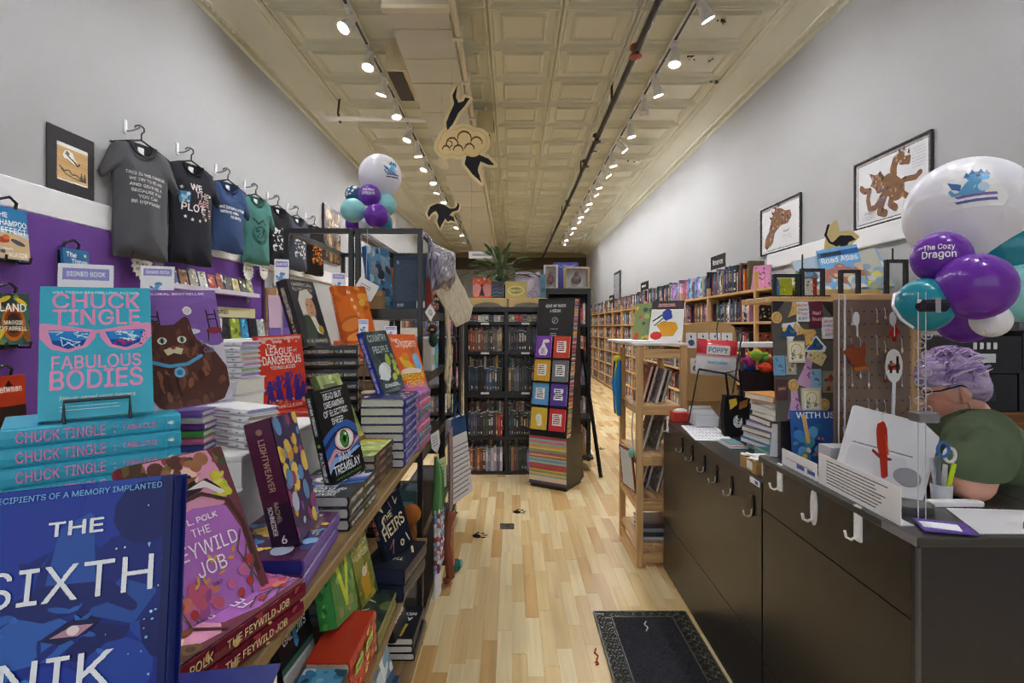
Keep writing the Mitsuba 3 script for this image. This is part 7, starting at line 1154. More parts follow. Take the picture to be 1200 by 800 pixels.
for x, y, l in ((-.098, .345, 'wooden disc at the outer edge'), (-.05, .12, 'wooden disc in the middle'), (.055, .055, 'wooden disc low down')): badge(x, y, affinity.scale(Point(0, 0).buffer(.02, 8), .85, 1), '#cfa868', l, lambda a, x, y: a.poly(affinity.scale(Point(x, y).buffer(.013, 8).difference(Point(x, y).buffer(.011, 8)), .85, 1), '#8f6c36'), th=.006)
def kind(a, x, y):
    for q, (s, c) in enumerate((('BE KIND', '#c0454f'), ('HUMAN', '#4f6fae'), ('KIND', '#c97aa0'), ('BE BOTH', '#5a5a8a'))): a.text(s, x, y + .018 - q * .015, .009, c, w=.033)
badge(-.005, .365, sbox(-.022, -.033, .022, .033), '#e3e3e8', 'white card with pink and blue capitals by the corner', kind, 'sticker'); badge(.085, .31, sbox(-.026, -.036, .026, .036), '#e3e3e8', 'white pink-lettered card at the outer edge', kind, 'sticker')
badge(.04, .355, affinity.rotate(sbox(-.025, -.045, .025, .045), 3), '#5a2438', 'plum book-shaped card with gold script', lambda a, x, y: (a.text('Read', x, y, .012, '#d9a0a8', w=.03, shear=.3), a.text('Books', x, y - .02, .012, '#d9a0a8', w=.032, shear=.3)), 'sticker')
def tile(a, x, y): a.rect(x - .026, y - .03, x + .026, y + .03, '#e4e0d0'); a.poly(Point(x, y + .008).buffer(.02).difference(Point(x, y + .008).buffer(.016)), '#d0c23a'); blobs(a, 14, ['#7a8a9a', '#9a8a7a', '#6a7a6a'], x - .02, y - .024, x + .02, y + .004, .002, .006, 4)
badge(-.035, .23, sbox(-.03, -.036, .03, .036), '#cfc8b0', 'square cream tile with a yellow arc, the upper one', tile, th=.006); badge(.01, .07, sbox(-.034, -.04, .034, .04), '#cfc8b0', 'square cream tile with a yellow arc, the lower one', tile, th=.006)
dress = Polygon([(-.008, .035), (.008, .035), (.008, .01), (.02, -.035), (-.024, -.03), (-.01, .01)])
for x, y, r, l in ((.0, .16, -12, 'pink and purple dress badge in the middle'), (-.045, .055, 4, 'pink and purple dress badge low down')): badge(x, y, affinity.rotate(affinity.scale(dress, 1.35, 1.45), r), '#c39abf', l, lambda a, x, y: (blobs(a, 9, ['#8f4f8a', '#dcc0dc'], x - .01, y - .03, x + .01, y + .03, .002, .005, 6)))
for x, y, l, c in ((-.095, .185, 'small sky blue stamp card at the outer edge', '#6a9ac0'), (.03, .14, 'sky blue stamp card in the middle', '#7fa8c4')): badge(x, y, sbox(-.019, -.033, .019, .033), c, l, lambda a, x, y: blobs(a, 7, ['#4a7aa0', '#a9c8da'], x - .012, y - .024, x + .012, y + .024, .003, .007, 8), 'sticker')
badge(.075, .13, sbox(-.022, -.036, .022, .036), '#8a8a7a', 'ranger bear portrait card', lambda a, x, y: (a.ell(x, y - .006, .013, .014, '#6a4028'), a.ell(x, y + .012, .018, .007, '#a8804a'), a.ell(x, y - .022, .012, .01, '#b03a2a')), 'sticker') if 0 else badge(.075, .13, sbox(-.022, -.036, .022, .036), '#8a8a7a', 'small red and brown picture card', lambda a, x, y: blobs(a, 9, ['#6a4028', '#a8804a', '#b03a2a'], x - .013, y - .024, x + .013, y + .024, .004, .009, 5), 'sticker')
badge(-.055, .185, sbox(-.018, -.03, .018, .03), '#9aa09a', 'small grey and tan portrait card', lambda a, x, y: blobs(a, 7, ['#8a5a3a', '#5a4a3a', '#c9b08a'], x - .01, y - .02, x + .01, y + .02, .004, .008, 9), 'sticker'); badge(-.09, .105, sbox(-.02, -.034, .02, .034), '#4a2a30', 'dark maroon card low at the outer edge', lambda a, x, y: a.text('gold', x, y, .01, '#b5946a', w=.024), 'sticker')
k = thing('notice_poster', 'blue illustrated notice under the badge board, propped on the taller counter', 'poster'); M2 = pose((.985, 1.70, ZU + .0005), 2, 6); part(k, 'sheet', MB().box((-.075, 0, -.002), (.085, .17, 0), '#2c5aa0'), 'satin', M2); a = MB(); a.clip = sbox(-.075, 0, .085, .17); a.text('WITH US', .01, .145, .019, '#e6e6ea', w=.13); blobs(a, 26, ['#3f7fc0', '#1f3f80', '#5f9fd0', '#2f6f90', '#4a90a0'], -.07, .0, .08, .12, .008, .022, 71); a.line([(-.03, .15), (-.025, .11), (-.02, .07)], .014, '#c9a86a'); blobs(a, 8, ['#e0b84a', '#d8d0c0', '#c06a4a'], -.05, .02, .06, .08, .005, .01, 72); part(k, 'print', a, 'satin', M2 @ mat(p=(0, 0, .0003)))
def notice(lbl, A, Bp, z0, h, col='#e2e2e4', nl=8, seed=1, heads=()):
    k = thing('notice', lbl, 'notice'); A, Bp = np.array([*A, z0]), np.array([*Bp, z0]); u = Bp - A; L = np.linalg.norm(u); u /= L; n = np.cross(u, [0, 0, 1]); M = mat(np.column_stack([u, [0, 0, 1], n]), A)
    ks = part(k, 'sheet', MB().box((0, 0, -.002), (L, h, 0), col), 'satin', M); a = MB(); a.clip = sbox(0, 0, L, h); lines(a, L * .12, L * .9, h * .9, h * .1, nl, '#5a5a64', h * .035, seed)
    for x, y, s, c in heads: a.rect(L * x, h * y, L * (x + s), h * (y + s * 1.2), c)
    part(ks, 'print', a, 'satin', M @ mat(p=(0, 0, .0003))); part(k, 'foot', MB().box((0, .0, -.03), (L, .002, -.002), '#d0d0d4'), 'satin', M)
notice('white policy notice with many lines of small print along the counter front', (.872, 1.49), (.864, 1.165), ZU + .0005, .085); notice('small white payment notice with blue logos beside the policy notice', (.876, 1.70), (.873, 1.50), ZU + .0005, .05, nl=1, heads=((.45, .2, .22, '#3a5aa8'), (.75, .2, .2, '#2f4f9a')))
k = thing('leaflet_holder', 'clear leaflet holder with white leaflets at the start of the taller counter', 'holder'); M2 = pose((.915, 1.78, ZU + .0005), -30, 10); part(k, 'leaflet', MB().box((-.03, .005, -.004), (.03, .11, -.001), '#d3d4da'), 'paper', M2); part(k, 'front', MB().add([[-.036, 0, .004], [.036, 0, .004], [.036, .08, .004], [-.036, .08, .004]], [[0, 1, 2], [0, 2, 3]], '#ffffff'), 'acrylic', M2); part(k, 'leaflet', MB().prism([(-.035, .0), (.03, .0), (-.03, .07)], .001, '#c9ccd6', mat(p=(0, 0, .008))), 'paper', M2)
k = thing('earring_screen', 'clear hanging screen of earrings in front of a brown pegboard', 'display stand'); EX0, EX1, EY = 1.015, 1.255, 1.62
part(k, 'pegboard', MB().cbox((EX0, EY + .03, ZU + .02), (EX1, EY + .038, 1.505), '#7d685c', .002), 'paper'); part(k, 'foot', MB().box((EX0 + .02, EY + .0, ZU + .0003), (EX1 - .02, EY + .10, ZU + .02), '#3a302a'), 'satin')
part(k, 'pane', MB().add([[EX0 - .005, EY, ZU + .02], [EX1, EY, ZU + .02], [EX1, EY, 1.52], [EX0 - .005, EY, 1.52]], [[0, 1, 2], [0, 2, 3]], '#ffffff'), 'acrylic'); part(k, 'edge', MB().box((EX0 + .012, EY - .002, ZU + .02), (EX0 + .016, EY + .002, 1.52), '#d9d9e0'), 'gloss'); part(k, 'edge', MB().box((EX0 - .006, EY - .002, ZU + .02), (EX0 - .003, EY + .002, 1.52), '#c9c9d2'), 'gloss')
part(k, 'side_post', MB().cbox((EX1 + .005, EY + .03, ZU + .02), (EX1 + .035, EY + .06, 1.46), '#a8713f', .002), 'pine_z'); part(k, 'top_rail', MB().cbox((EX0, EY + .028, 1.505), (EX1 + .02, EY + .05, 1.525), '#b98a54', .002), 'pine_x')
r_ = random.Random(8); b = MB()
for i in range(10):
    for j in range(12): b.box((EX0 + .02 + i * .024, EY + .0290, ZU + .05 + j * .04), (EX0 + .024 + i * .024, EY + .0305, ZU + .054 + j * .04), '#3f2f28')
q_ = part(k, 'peg_hole', b, 'paper'); labels[q_] = {'kind': 'stuff'}
ec = ['#d9d9de', '#c9a86a', '#e4e0d4', '#b9b9c4', '#a8342c', '#d8c08a', '#cfcfd8']
n = 0
for i in range(9):
    for j in range(5):
        if r_.random() < .28: continue
        n += 1; x = EX0 + .024 + i * .026; z = 1.47 - j * .095 + r_.uniform(-.01, .01); c = r_.choice(ec); L = r_.uniform(.018, .05)
        b = MB().tube([(x, EY + .027, z + .012), (x + .001, EY + .022, z), (x, EY + .02, z - L)], .0011, '#cfcfd6', 4).ball(1, c, mat(np.diag([.004, .003, r_.uniform(.005, .011)]), (x, EY + .02, z - L)), 1)
        whole('earring', 'dangling earring, hook %s in tier %s of the brown pegboard' % (ORD[i + 1], ORD[j + 1]), 'earring', b, 'metal', group='earrings on the pegboard')
def pendant(lbl, x, z, draw, mm='satin'):
    k = thing('earring_pendant', lbl, 'pendant'); part(k, 'hook', MB().prism(affinity.scale(Point(x, z + .085).buffer(.011, 6), .9, 2), .003, '#d9d9de', mat(np.array([[1, 0, 0], [0, 0, -1], [0, 1, 0.0]]), (0, EY - .002, 0))), 'gloss'); part(k, 'cord', MB().tube([(x, EY - .008, z + .07), (x, EY - .009, z + .03)], .0025, '#d0d0d4', 5), 'satin'); a = MB(); draw(a, k)
MP = lambda x, z: mat(np.array([[1, 0, 0], [0, 0, -1], [0, 1, 0.0]]), (x, EY - .006, z))
def fox(a, k): part(k, 'fox_head', MB().prism(Polygon([(-.045, .02), (-.02, .03), (-.018, .045), (-.008, .03), (.012, .032), (.022, .048), (.026, .02), (.02, -.01), (.032, -.028), (.005, -.04), (-.015, -.02), (-.028, .0)]), .004, '#8a3f22'), 'gloss', MP(1.062, 1.325)); part(k, 'collar', MB().prism(Polygon([(-.012, -.03), (.03, -.024), (.028, -.034), (-.005, -.042)]), .005, '#b0622c'), 'gloss', MP(1.062, 1.325))
pendant('rust brown fox head pendant on the clear screen', 1.062, 1.36, fox)
def oval(a, k):
    part(k, 'plaque', MB().prism(affinity.scale(Point(0, 0).buffer(1, 14), .026, .052), .003, '#e2e2e0'), 'gloss', MP(1.175, 1.30)); a.rect(-.02, -.012, .018, .006, '#b03a2c'); a.rect(-.014, -.022, -.006, .016, '#26221f'); a.rect(.006, -.022, .014, .03, '#26221f'); a.rect(-.02, -.004, .018, .0, '#26221f'); a.rect(-.012, .0, .0, .01, '#c85a4a'); part(k, 'emblem', a, 'gloss', mat(np.array([[1, 0, 0], [0, 0, -1], [0, 1, 0.0]]), (1.175, EY - .0095, 1.30))); part(k, 'bow', MB().prism(Polygon([(-.02, .06), (.0, .10), (.022, .075), (.008, .075), (.006, .05), (-.004, .05), (-.002, .075)]), .004, '#b0241f'), 'cloth', MP(1.175, 1.325)); part(k, 'strip', MB().tube([(1.175, EY - .008, 1.25), (1.172, EY - .008, 1.14)], .005, '#dcdce0', 6), 'satin')
pendant('white oval plaque with red and black bars and a red bow on the screen', 1.175, 1.36, oval)
k = thing('monitor', 'white all-in-one till monitor seen from behind, leaning on the taller counter', 'monitor')
_x = np.array([.129, -.12, -.03]); _x /= np.linalg.norm(_x); _y = np.array([.015, .15, .16]); _y -= _x * (_x @ _y); _y /= np.linalg.norm(_y); MT = mat(np.column_stack([_x, _y, np.cross(_x, _y)]), (.915, 1.475, 1.0))
part(k, 'back_shell', MB().prism(Polygon([(.0, 0), (.185, -.02), (.185, .19), (.15, .22), (-.01, .225)]).buffer(.008, 5), .014, '#d2d2d6'), 'satin', MT); part(k, 'base_plate', MB().prism(sbox(.02, -.0, .13, .09).buffer(.012), .018, '#c6c6cb'), 'satin', MT); part(k, 'vent', MB().prism(sbox(.01, .112, .15, .116), .0146, '#85868c'), 'satin', MT); part(k, 'logo', MB().prism(affinity.scale(Point(.15, .05).buffer(1, 10), .03, .026), .0185, '#8d8e96'), 'satin', MT); part(k, 'foot', MB().box((.93, 1.53, ZU + .0005), (1.03, 1.59, ZU + .09), '#b9b9bd'), 'satin')
k = thing('cardinal_ornament', 'red fused glass cardinal ornament hanging in front of the white monitor', 'ornament'); MO = mat(np.array([[1, 0, 0], [0, 0, -1], [0, 1, 0.0]]), (.985, 1.40, 1.10)); part(k, 'body', MB().prism(Polygon([(-.006, .06), (.004, .065), (.010, .05), (.012, .02), (.010, -.02), (.012, -.075), (.004, -.08), (.0, -.03), (-.006, .0), (-.009, .04)]).buffer(.003), .006, '#b3301f'), 'gloss', MO); part(k, 'wing', MB().prism(Polygon([(.006, .035), (.013, .01), (.016, -.02), (.008, -.01)]), .009, '#cc4a2a'), 'gloss', MO); part(k, 'branch', MB().prism(Polygon([(-.022, -.005), (.0, -.025), (.025, -.03), (.026, -.036), (.0, -.034), (-.024, -.012)]), .005, '#9a2a1c'), 'gloss', MO); part(k, 'cord', MB().tube([(.985, 1.397, 1.165), (1.06, 1.5, 1.175), (1.172, 1.608, 1.14)], .002, '#d0d0d4', 4), 'satin')
k = thing('acrylic_post', 'clear acrylic upright with a chrome clamp at the counter corner', 'display stand')
for x in (.928, .945): part(k, 'rod', MB().box((x - .0007, 1.196, ZU + .001), (x + .0007, 1.198, 1.50), '#c3c4ce'), 'gloss')
part(k, 'sheet', MB().add([[.928, 1.197, ZU + .001], [.945, 1.197, ZU + .001], [.945, 1.197, 1.50], [.928, 1.197, 1.50]], [[0, 1, 2], [0, 2, 3]], '#ffffff'), 'acrylic'); part(k, 'clamp', MB().cbox((.917, 1.17, 1.455), (.985, 1.20, 1.482), '#3a3440', .008), 'metal'); part(k, 'clip', MB().cbox((.945, 1.168, 1.452), (.957, 1.17, 1.485), '#b9b9c2', .0005), 'metal')
part(k, 'clamp', MB().cbox((.912, 1.17, 1.205), (.958, 1.21, 1.228), '#9a9ba0', .003), 'metal')
for q in range(9): part(k, 'ring', MB().tube([(.936 + .012 * math.cos(t) + (-.008 if q % 2 else .008), 1.192, 1.40 - q * .021 + .008 * math.sin(t)) for t in np.arange(10) * .628], .0014, '#c9cad2', 4, closed=True), 'metal')
k = thing('acrylic_case', 'clear corner case holding a violet and white flyer', 'case'); part(k, 'flyer', MB().prism([(0, 0), (.10, -.01), (.115, .06), (.02, .075)], .003, '#5a3f9a', mat(rot('z', -8), (.885, 1.125, ZU + .004))), 'satin'); part(k, 'flyer', MB().prism([(.01, .02), (.075, .0), (.09, .04), (.02, .055)], .001, '#e4e4ee', mat(rot('z', -8), (.885, 1.125, ZU + .0075))), 'paper')
for P4 in ([[.878, 1.112, 0], [1.0, 1.112, 0], [1.0, 1.112, .035], [.878, 1.112, .035]], [[1.0, 1.112, 0], [1.0, 1.20, 0], [1.0, 1.20, .035], [1.0, 1.112, .035]], [[.878, 1.20, 0], [1.0, 1.20, 0], [1.0, 1.20, .035], [.878, 1.20, .035]]): part(k, 'side', MB().add(np.array(P4) + [0, 0, ZU + .001], [[0, 1, 2], [0, 2, 3]], '#ffffff'), 'acrylic')
whole('card_reader', 'dark oval reader lying behind the corner case', 'card reader', MB().prism(affinity.scale(Point(0, 0).buffer(1, 12), .045, .03), .018, '#3a3b3a', mat(rot('z', 10), (.965, 1.255, ZU + .0005))).prism(affinity.scale(Point(0, 0).buffer(1, 12), .04, .025), .0185, '#54554f', mat(rot('z', 10), (.965, 1.255, ZU + .0007))), 'satin')
k = thing('pen_cup', 'grey cup of pens, scissors and a lime marker beside the monitor', 'pen cup'); part(k, 'cup', MB().lathe([(0, 0), (.022, 0), (.024, .045), (.022, .045), (.021, .005), (0, .005)], '#b9bcc2', 14, mat(p=(1.09, 1.33, ZU + .0005))), 'satin', smooth=True)
for i, (dx, dy, c, n, h_) in enumerate(((.012, -.01, '#c3dc2a', 'marker', .10), (-.012, .005, '#c9ccd0', 'pen', .11), (.0, .012, '#2f3a44', 'pen', .10), (.015, .01, '#e2e2e4', 'pen', .09), (-.014, -.01, '#6a7074', 'pen', .12))): part(k, n, MB().tube([(1.09 + dx * .5, 1.33 + dy * .5, ZU + .007), (1.09 + dx * 1.6, 1.33 + dy * 1.6, ZU + h_)], .0055, c, 7), 'gloss')
part(k, 'scissors', MB().tube([(1.085 + .014 * math.cos(t), 1.318, ZU + .135 + .018 * math.sin(t)) for t in np.arange(12) * .5236], .004, '#3a6aa8', 6, closed=True).tube([(1.105 + .014 * math.cos(t), 1.322, ZU + .12 + .018 * math.sin(t)) for t in np.arange(12) * .5236], .004, '#dcdce0', 6, closed=True), 'gloss')
whole('desk_pad', 'white paper sheet lying on the near end of the taller counter', 'paper', MB().prism([(1.0, 1.12), (1.42, 1.12), (1.40, 1.25), (1.06, 1.28)], .001, '#d9d9dc', mat(p=(0, 0, ZU + .0006))), 'paper')
whole('flat_box', 'flat white box on the counter behind the paper sheet', 'box', MB().cbox((1.03, 1.285, ZU + .0005), (1.16, 1.31, ZU + .014), '#e0e0e2', .002), 'paper')
whole('wrist_rest', 'dark grey curved wrist rest at the near counter edge', 'wrist rest', MB().prism(affinity.scale(Point(0, 0).buffer(1, 12), .16, .035), .012, '#55555a', mat(p=(1.28, 1.145, ZU + .0018))), 'satin')
k = thing('paper_box', 'white carton with a violet printed panel behind the monitor', 'box'); part(k, 'carton', MB().cbox((1.18, 1.66, ZU + .0005), (1.298, 1.78, ZU + .19), '#d6d6da', .002), 'paper'); part(k, 'label', MB().box((1.19, 1.6585, ZU + .08), (1.28, 1.66, ZU + .17), '#6f5f90'), 'paper')
# ---- stack of dark boxes against the wall behind the till
k = thing('wood_cabinet', 'low brown wooden cabinet under the dark storage boxes', 'cabinet'); part(k, 'body', MB().cbox((2.02, 2.3, 0), (2.545, 2.75, 1.04), '#6a4526', .004), 'paint'); 
for _a, _b in ((2.03, 2.28), (2.285, 2.54)): kd = part(k, 'door', MB().cbox((_a, 2.29, .05), (_b, 2.30, 1.0), '#754c2a', .003), 'paint'); part(kd, 'handle', MB().cbox((_a + .1, 2.275, .9), (_a + .16, 2.29, .915), '#8a8a8a', .002), 'metal')
for i, (x0, x1, z0, z1, l) in enumerate(((2.03, 2.26, 1.0405, 1.21, 'dark blue-black storage box low on the brown cabinet'), (2.27, 2.53, 1.0405, 1.23, 'dark storage box low at the wall on the brown cabinet'), (2.03, 2.28, 1.2105, 1.38, 'dark storage box with white labels, second up'), (2.285, 2.53, 1.2305, 1.40, 'dark storage box second up at the wall'), (2.05, 2.5, 1.4005, 1.47, 'grey ribbed tray on top of the dark storage boxes'))):
    k = thing('storage_box', l, 'box'); part(k, 'body', MB().cbox((x0, 2.34, z0), (x1, 2.65, z1), '#202228' if i < 4 else '#4a4b50', .004), 'satin'); part(k, 'label', MB().box((x0 + .05, 2.3385, z0 + .05), (x0 + .13, 2.34, z0 + .09), '#cfd0d4' if i in (1, 2) else '#3a3c44'), 'paper')
    if i == 2:
        for q in range(4): part(k, 'label', MB().box((x0 + .03 + q * .03, 2.338, z0 + .11), (x0 + .045 + q * .03, 2.34, z0 + .14), '#dfe0e4'), 'paper')
    if i == 4: [part(k, 'rib', MB().box((x0 + .03 + q * .06, 2.335, z0 + .01), (x0 + .05 + q * .06, 2.34, z1 - .01), '#6a6b70')) for q in range(7)]
whole('printer', 'grey office printer on the dark boxes by the wall', 'printer', MB().cbox((2.2, 2.36, 1.4705), (2.5, 2.62, 1.55), '#3f4046', .01).cbox((2.22, 2.355, 1.50), (2.48, 2.362, 1.53), '#2a2b30', .002), 'satin') 
# ---- dragon posters on the wall
def wallR(y, z): return mat(np.column_stack([[0, -1, 0], [0, 0, 1], [-1, 0, 0]]), (XR - .001, y, z))
def fposter(lbl, yc, z, w, h, draw):
    k = thing('framed_poster', lbl, 'picture'); M = wallR(yc, z); f = .014
    for lo, hi in (((-w / 2, 0, 0), (w / 2, f, .022)), ((-w / 2, h - f, 0), (w / 2, h, .022)), ((-w / 2, f, 0), (-w / 2 + f, h - f, .022)), ((w / 2 - f, f, 0), (w / 2, h - f, .022))): part(k, 'frame_side', MB().cbox(lo, hi, '#2e2e30', .003), 'satin', M)
    km = part(k, 'mount', MB().box((-w / 2 + f, f, 0), (w / 2 - f, h - f, .008), '#dcdde0'), 'paper', M); a = MB(); g = .03; a.poly(sbox(-w / 2 + g, g, w / 2 - g, h - g).difference(sbox(-w / 2 + g + .006, g + .006, w / 2 - g - .006, h - g - .006)), '#55555a'); draw(a, w, h); part(km, 'print', a, 'paper', M @ mat(p=(0, 0, .0084)))
BR = ['#8f6a4a', '#a9805a', '#5a4438', '#b5936a', '#6f5a5f', '#7a6a80', '#9a5f3f', '#c0a080']
def gears(a, poly, n, seed, s0=.006, s1=.018):
    r = random.Random(seed); x0, y0, x1, y1 = poly.bounds; a.poly(poly, '#86654a')
    for _ in range(n): a.poly(affinity.scale(Point(r.uniform(x0, x1), r.uniform(y0, y1)).buffer(1, 3), r.uniform(s0, s1), r.uniform(s0, s1)).intersection(poly), r.choice(BR))
def f_dragon(a, w, h):
    body = LineString([(-.02, .26), (.03, .23), (.06, .2)]).buffer(.07, 5).union(LineString([(.03, .29), (.03, .35), (.05, .40), (.1, .41)]).buffer(.03, 4)).union(Polygon([(.08, .39), (.17, .385), (.165, .35), (.1, .365)]).buffer(.012)).union(LineString([(.08, .24), (.14, .25), (.22, .24), (.26, .26)]).buffer(.018, 3)).union(LineString([(.07, .2), (.12, .16), (.16, .13)]).buffer(.02, 3)).union(LineString([(-.03, .23), (-.07, .16), (-.1, .09), (-.05, .07)]).buffer(.028, 3)).union(LineString([(.02, .18), (.0, .12), (.05, .085)]).buffer(.024, 3)).union(LineString([(-.07, .2), (-.14, .13), (-.2, .13), (-.22, .2), (-.2, .26), (-.26, .27), (-.29, .3)]).buffer(.02, 3))
    gears(a, body, 150, 5); wing = Polygon([(-.03, .29), (-.09, .37), (-.13, .35), (-.2, .38), (-.17, .32), (-.19, .29), (-.14, .26), (-.12, .22), (-.07, .22)]); gears(a, wing, 70, 6)
    for x, y in ((.16, .41), (.12, .44), (.08, .44)): a.poly([(x, y), (x + .012, y + .035), (x + .02, y - .005)], '#6a4a34')
    a.ell(.135, .385, .006, .006, '#e0d4b0')
    for q in range(7): a.rect(.2, .30 + q * .02, .31, .3025 + q * .02, '#9a9aa0')
    a.text('Dragon', -.2, .095, .018, '#8a8a90', w=.1, shear=.2); lines(a, -.27, -.13, .085, .055, 3, '#b0b0b4', .003); lines(a, .12, .2, .12, .06, 3, '#b0b0b4', .003)
def f_head(a, w, h):
    hd = Polygon([(-.29, .09), (-.25, .06), (-.14, .1), (-.1, .2), (.02, .255), (.14, .25), (.2, .3), (.18, .35), (.1, .36), (.02, .4), (-.07, .42), (-.15, .34), (-.2, .22), (-.27, .16)]).buffer(.008); gears(a, hd, 170, 8, .006, .02)
    for x, y in ((-.17, .33), (-.13, .37), (-.08, .41), (-.02, .42)): a.poly([(x, y), (x - .03, y + .04), (x + .03, y + .015)], '#5a4438')
    a.ell(.06, .335, .012, .01, '#1f1a18'); a.text('Head', .12, .17, .02, '#8a8a90', w=.1, shear=.2); lines(a, .06, .24, .15, .1, 3, '#b0b0b4', .003); lines(a, -.3, -.2, .4, .3, 5, '#b5b5ba', .002)
fposter('framed print of a whole clockwork dragon on the wall', 3.52, 2.125, .72, .49, f_dragon); fposter('framed print of a clockwork dragon head on the wall', 4.97, 2.135, .74, .47, f_head)
# ================================================================ balloons and hanging dragons
def balloon(p, r, c, lbl, knot=(0, 0, -1), decal=None, mm='latex'):
    k = thing('balloon', lbl, 'balloon'); p = np.array(p, float); kn = np.array(knot, float); kn /= np.linalg.norm(kn)
    m = trimesh.creation.icosphere(4); v = m.vertices.copy(); t = np.clip(v @ kn, 0, 1); v = v * (1 + .10 * t[:, None] ** 3); v = v * r
    part(k, 'skin', MB().add(v + p, m.faces, c), mm, smooth=True)
    a = np.cross(kn, [0.3, 1, .2]); a /= np.linalg.norm(a); b_ = np.cross(kn, a); R = np.column_stack([a, b_, kn])
    part(k, 'knot', MB().lathe([(0, r * 1.08), (.004, r * 1.09), (.005, r * 1.11), (.009, r * 1.15), (.0, r * 1.13)], shade(c, .85), 8, mat(R, p)), mm)
    if decal:
        d, fn = decal; d = np.array(d, float) / np.linalg.norm(d); ux = np.cross([0, 0, 1], d); ux = ux / np.linalg.norm(ux); ux = np.array(ux); uy = np.cross(d, ux)
        a = MB(); fn(a); vv, ff, cc = a.get(); mm_ = trimesh.Trimesh(vv, ff, process=False)
        q = vv[:, :2] / r; w3 = (np.sin(np.clip(q[:, :1], -1.4, 1.4)) * ux + np.sin(np.clip(q[:, 1:2], -1.4, 1.4)) * uy); rad = np.sqrt(np.clip(1 - (w3 ** 2).sum(1, keepdims=True), 0.02, 1)); dirs = w3 + rad * d
        part(k, 'decal', MB().add(p + dirs * (r + .002 + vv[:, 2:3] * 1.5), ff, cc), 'satin')
    return k
def denser(fn, n=2):
    def f(a):
        b = MB(); fn(b); v, ff, c = b.get()
        for _ in range(n):
            uniq_e = {}; V = list(v); Cc_ = list(c); F2 = []
            def mid(i, j):
                key = (min(i, j), max(i, j))
                if key not in uniq_e: uniq_e[key] = len(V); V.append((v[i] + v[j]) / 2); Cc_.append((c[i] + c[j]) / 2)
                return uniq_e[key]
            for i, j, q in ff: x, y, z = mid(i, j), mid(j, q), mid(q, i); F2 += [[i, x, z], [x, j, y], [z, y, q], [x, y, z]]
            v, c, ff = np.array(V), np.array(Cc_), np.array(F2)
        a.add(v, ff, c)
    return f
def logo0(a): a.poly(Polygon([(-.034, -.028), (-.03, -.034), (.034, -.032), (.04, -.02), (.02, .02), (.024, .045), (.0, .05), (-.03, .04), (-.038, .02)]).buffer(.003), '#e9e9ec'); dragon(a, 0, -.005, .036, '#5fa3cf', '#3f6fae')
def logo(a):
    b = MB(); logo0(b); v, f, c = b.get(); a.add(v * [1.55, 1.55, 1], f, c)
def name1(a): a.text('The Cozy', .0, .008, .013, '#f0ecf4', w=.062); a.text('Dragon', .0, -.012, .017, '#f0ecf4', w=.068)
D = 1.35; AC = lambda px, py, d=D: at(px, py, d)
WH, PU, TE, AQ = '#e6e6ee', '#6a2fa0', '#1f8394', '#8fd0d2'
balloon(AC(1134, 249, 1.45), .148, WH, 'big white balloon with a blue dragon sticker in the bunch over the till', decal=((-.72, -1, .38), denser(logo)))
balloon(AC(1103, 302), .066, PU, 'purple balloon with white shop lettering in the bunch over the till', decal=((-.95, -1, .15), denser(name1)), knot=(.6, .3, -.6))
balloon(AC(1143, 336, 1.27), .080, PU, 'large plain purple balloon in the middle of the bunch over the till', knot=(.2, 1, -.2)); balloon(AC(1175, 292, 1.40), .086, TE, 'dark teal balloon under the big white one over the till', knot=(-.2, 1, -.4))
balloon(AC(1084, 357, 1.33), .066, TE, 'teal balloon lowest at the edge of the bunch over the till', knot=(.7, .5, .4)); balloon(AC(1196, 342, 1.36), .078, AQ, 'pale aqua balloon at the wall side of the bunch over the till', knot=(-.8, .4, .2))
balloon(AC(1161, 375, 1.33), .043, WH, 'small white balloon beneath the bunch over the till', knot=(0, .3, 1)); balloon(AC(1130, 372, 1.45), .07, PU, 'purple balloon half hidden beneath the bunch over the till', knot=(0, .2, 1))
whole('ribbon', 'white curling ribbon trailing from the bunch of balloons over the till', 'ribbon', MB().tube([AC(1068, 338, 1.36), AC(1048, 345, 1.33), AC(1046, 358, 1.3), AC(1056, 374, 1.3), AC(1070, 384, 1.3)], .0035, '#dcdce4', 5), 'satin')
L2 = lambda px, py, d=2.9: at(px, py, d)
balloon(L2(445.5, 206, 2.95), .118, WH, 'big white balloon with a blue sticker above the black frames', decal=((1.15, -1, .14), denser(logo)))
balloon(L2(433, 229, 2.86), .060, PU, 'purple balloon with white lettering in the bunch above the black frames', decal=((.15, -1, .1), denser(name1)), knot=(.2, 1, -.2)); balloon(L2(441.5, 253, 2.78), .064, PU, 'plain purple balloon low in the bunch above the black frames', knot=(0, 1, .3))
balloon(L2(413.5, 246.5, 2.80), .064, AQ, 'pale aqua balloon at the wall side of the bunch above the black frames', knot=(.6, .8, 0)); balloon(L2(452, 240, 2.92), .060, AQ, 'pale aqua balloon at the aisle side of the bunch above the black frames', knot=(-.5, .8, 0)); balloon(L2(448, 262, 2.93), .058, TE, 'teal balloon dipping below the frame top in the bunch above the black frames', knot=(-.3, .8, .4))
balloon(L2(415, 228, 2.98), .05, '#2f5f80', 'dark blue balloon with white spots behind the lettered purple one', knot=(.6, .6, -.2), decal=((-.1, -1, .2), denser(lambda a: blobs(a, 8, ['#d9d9e4'], -.03, -.03, .03, .03, .006, .012, 4)))); balloon(L2(415, 262, 2.95), .048, PU, 'small purple balloon behind the lower aqua one above the frames', knot=(.6, .6, .5)); balloon(L2(428, 263, 2.94), .04, WH, 'small white balloon low among the bunch above the black frames', knot=(0, .6, .6))
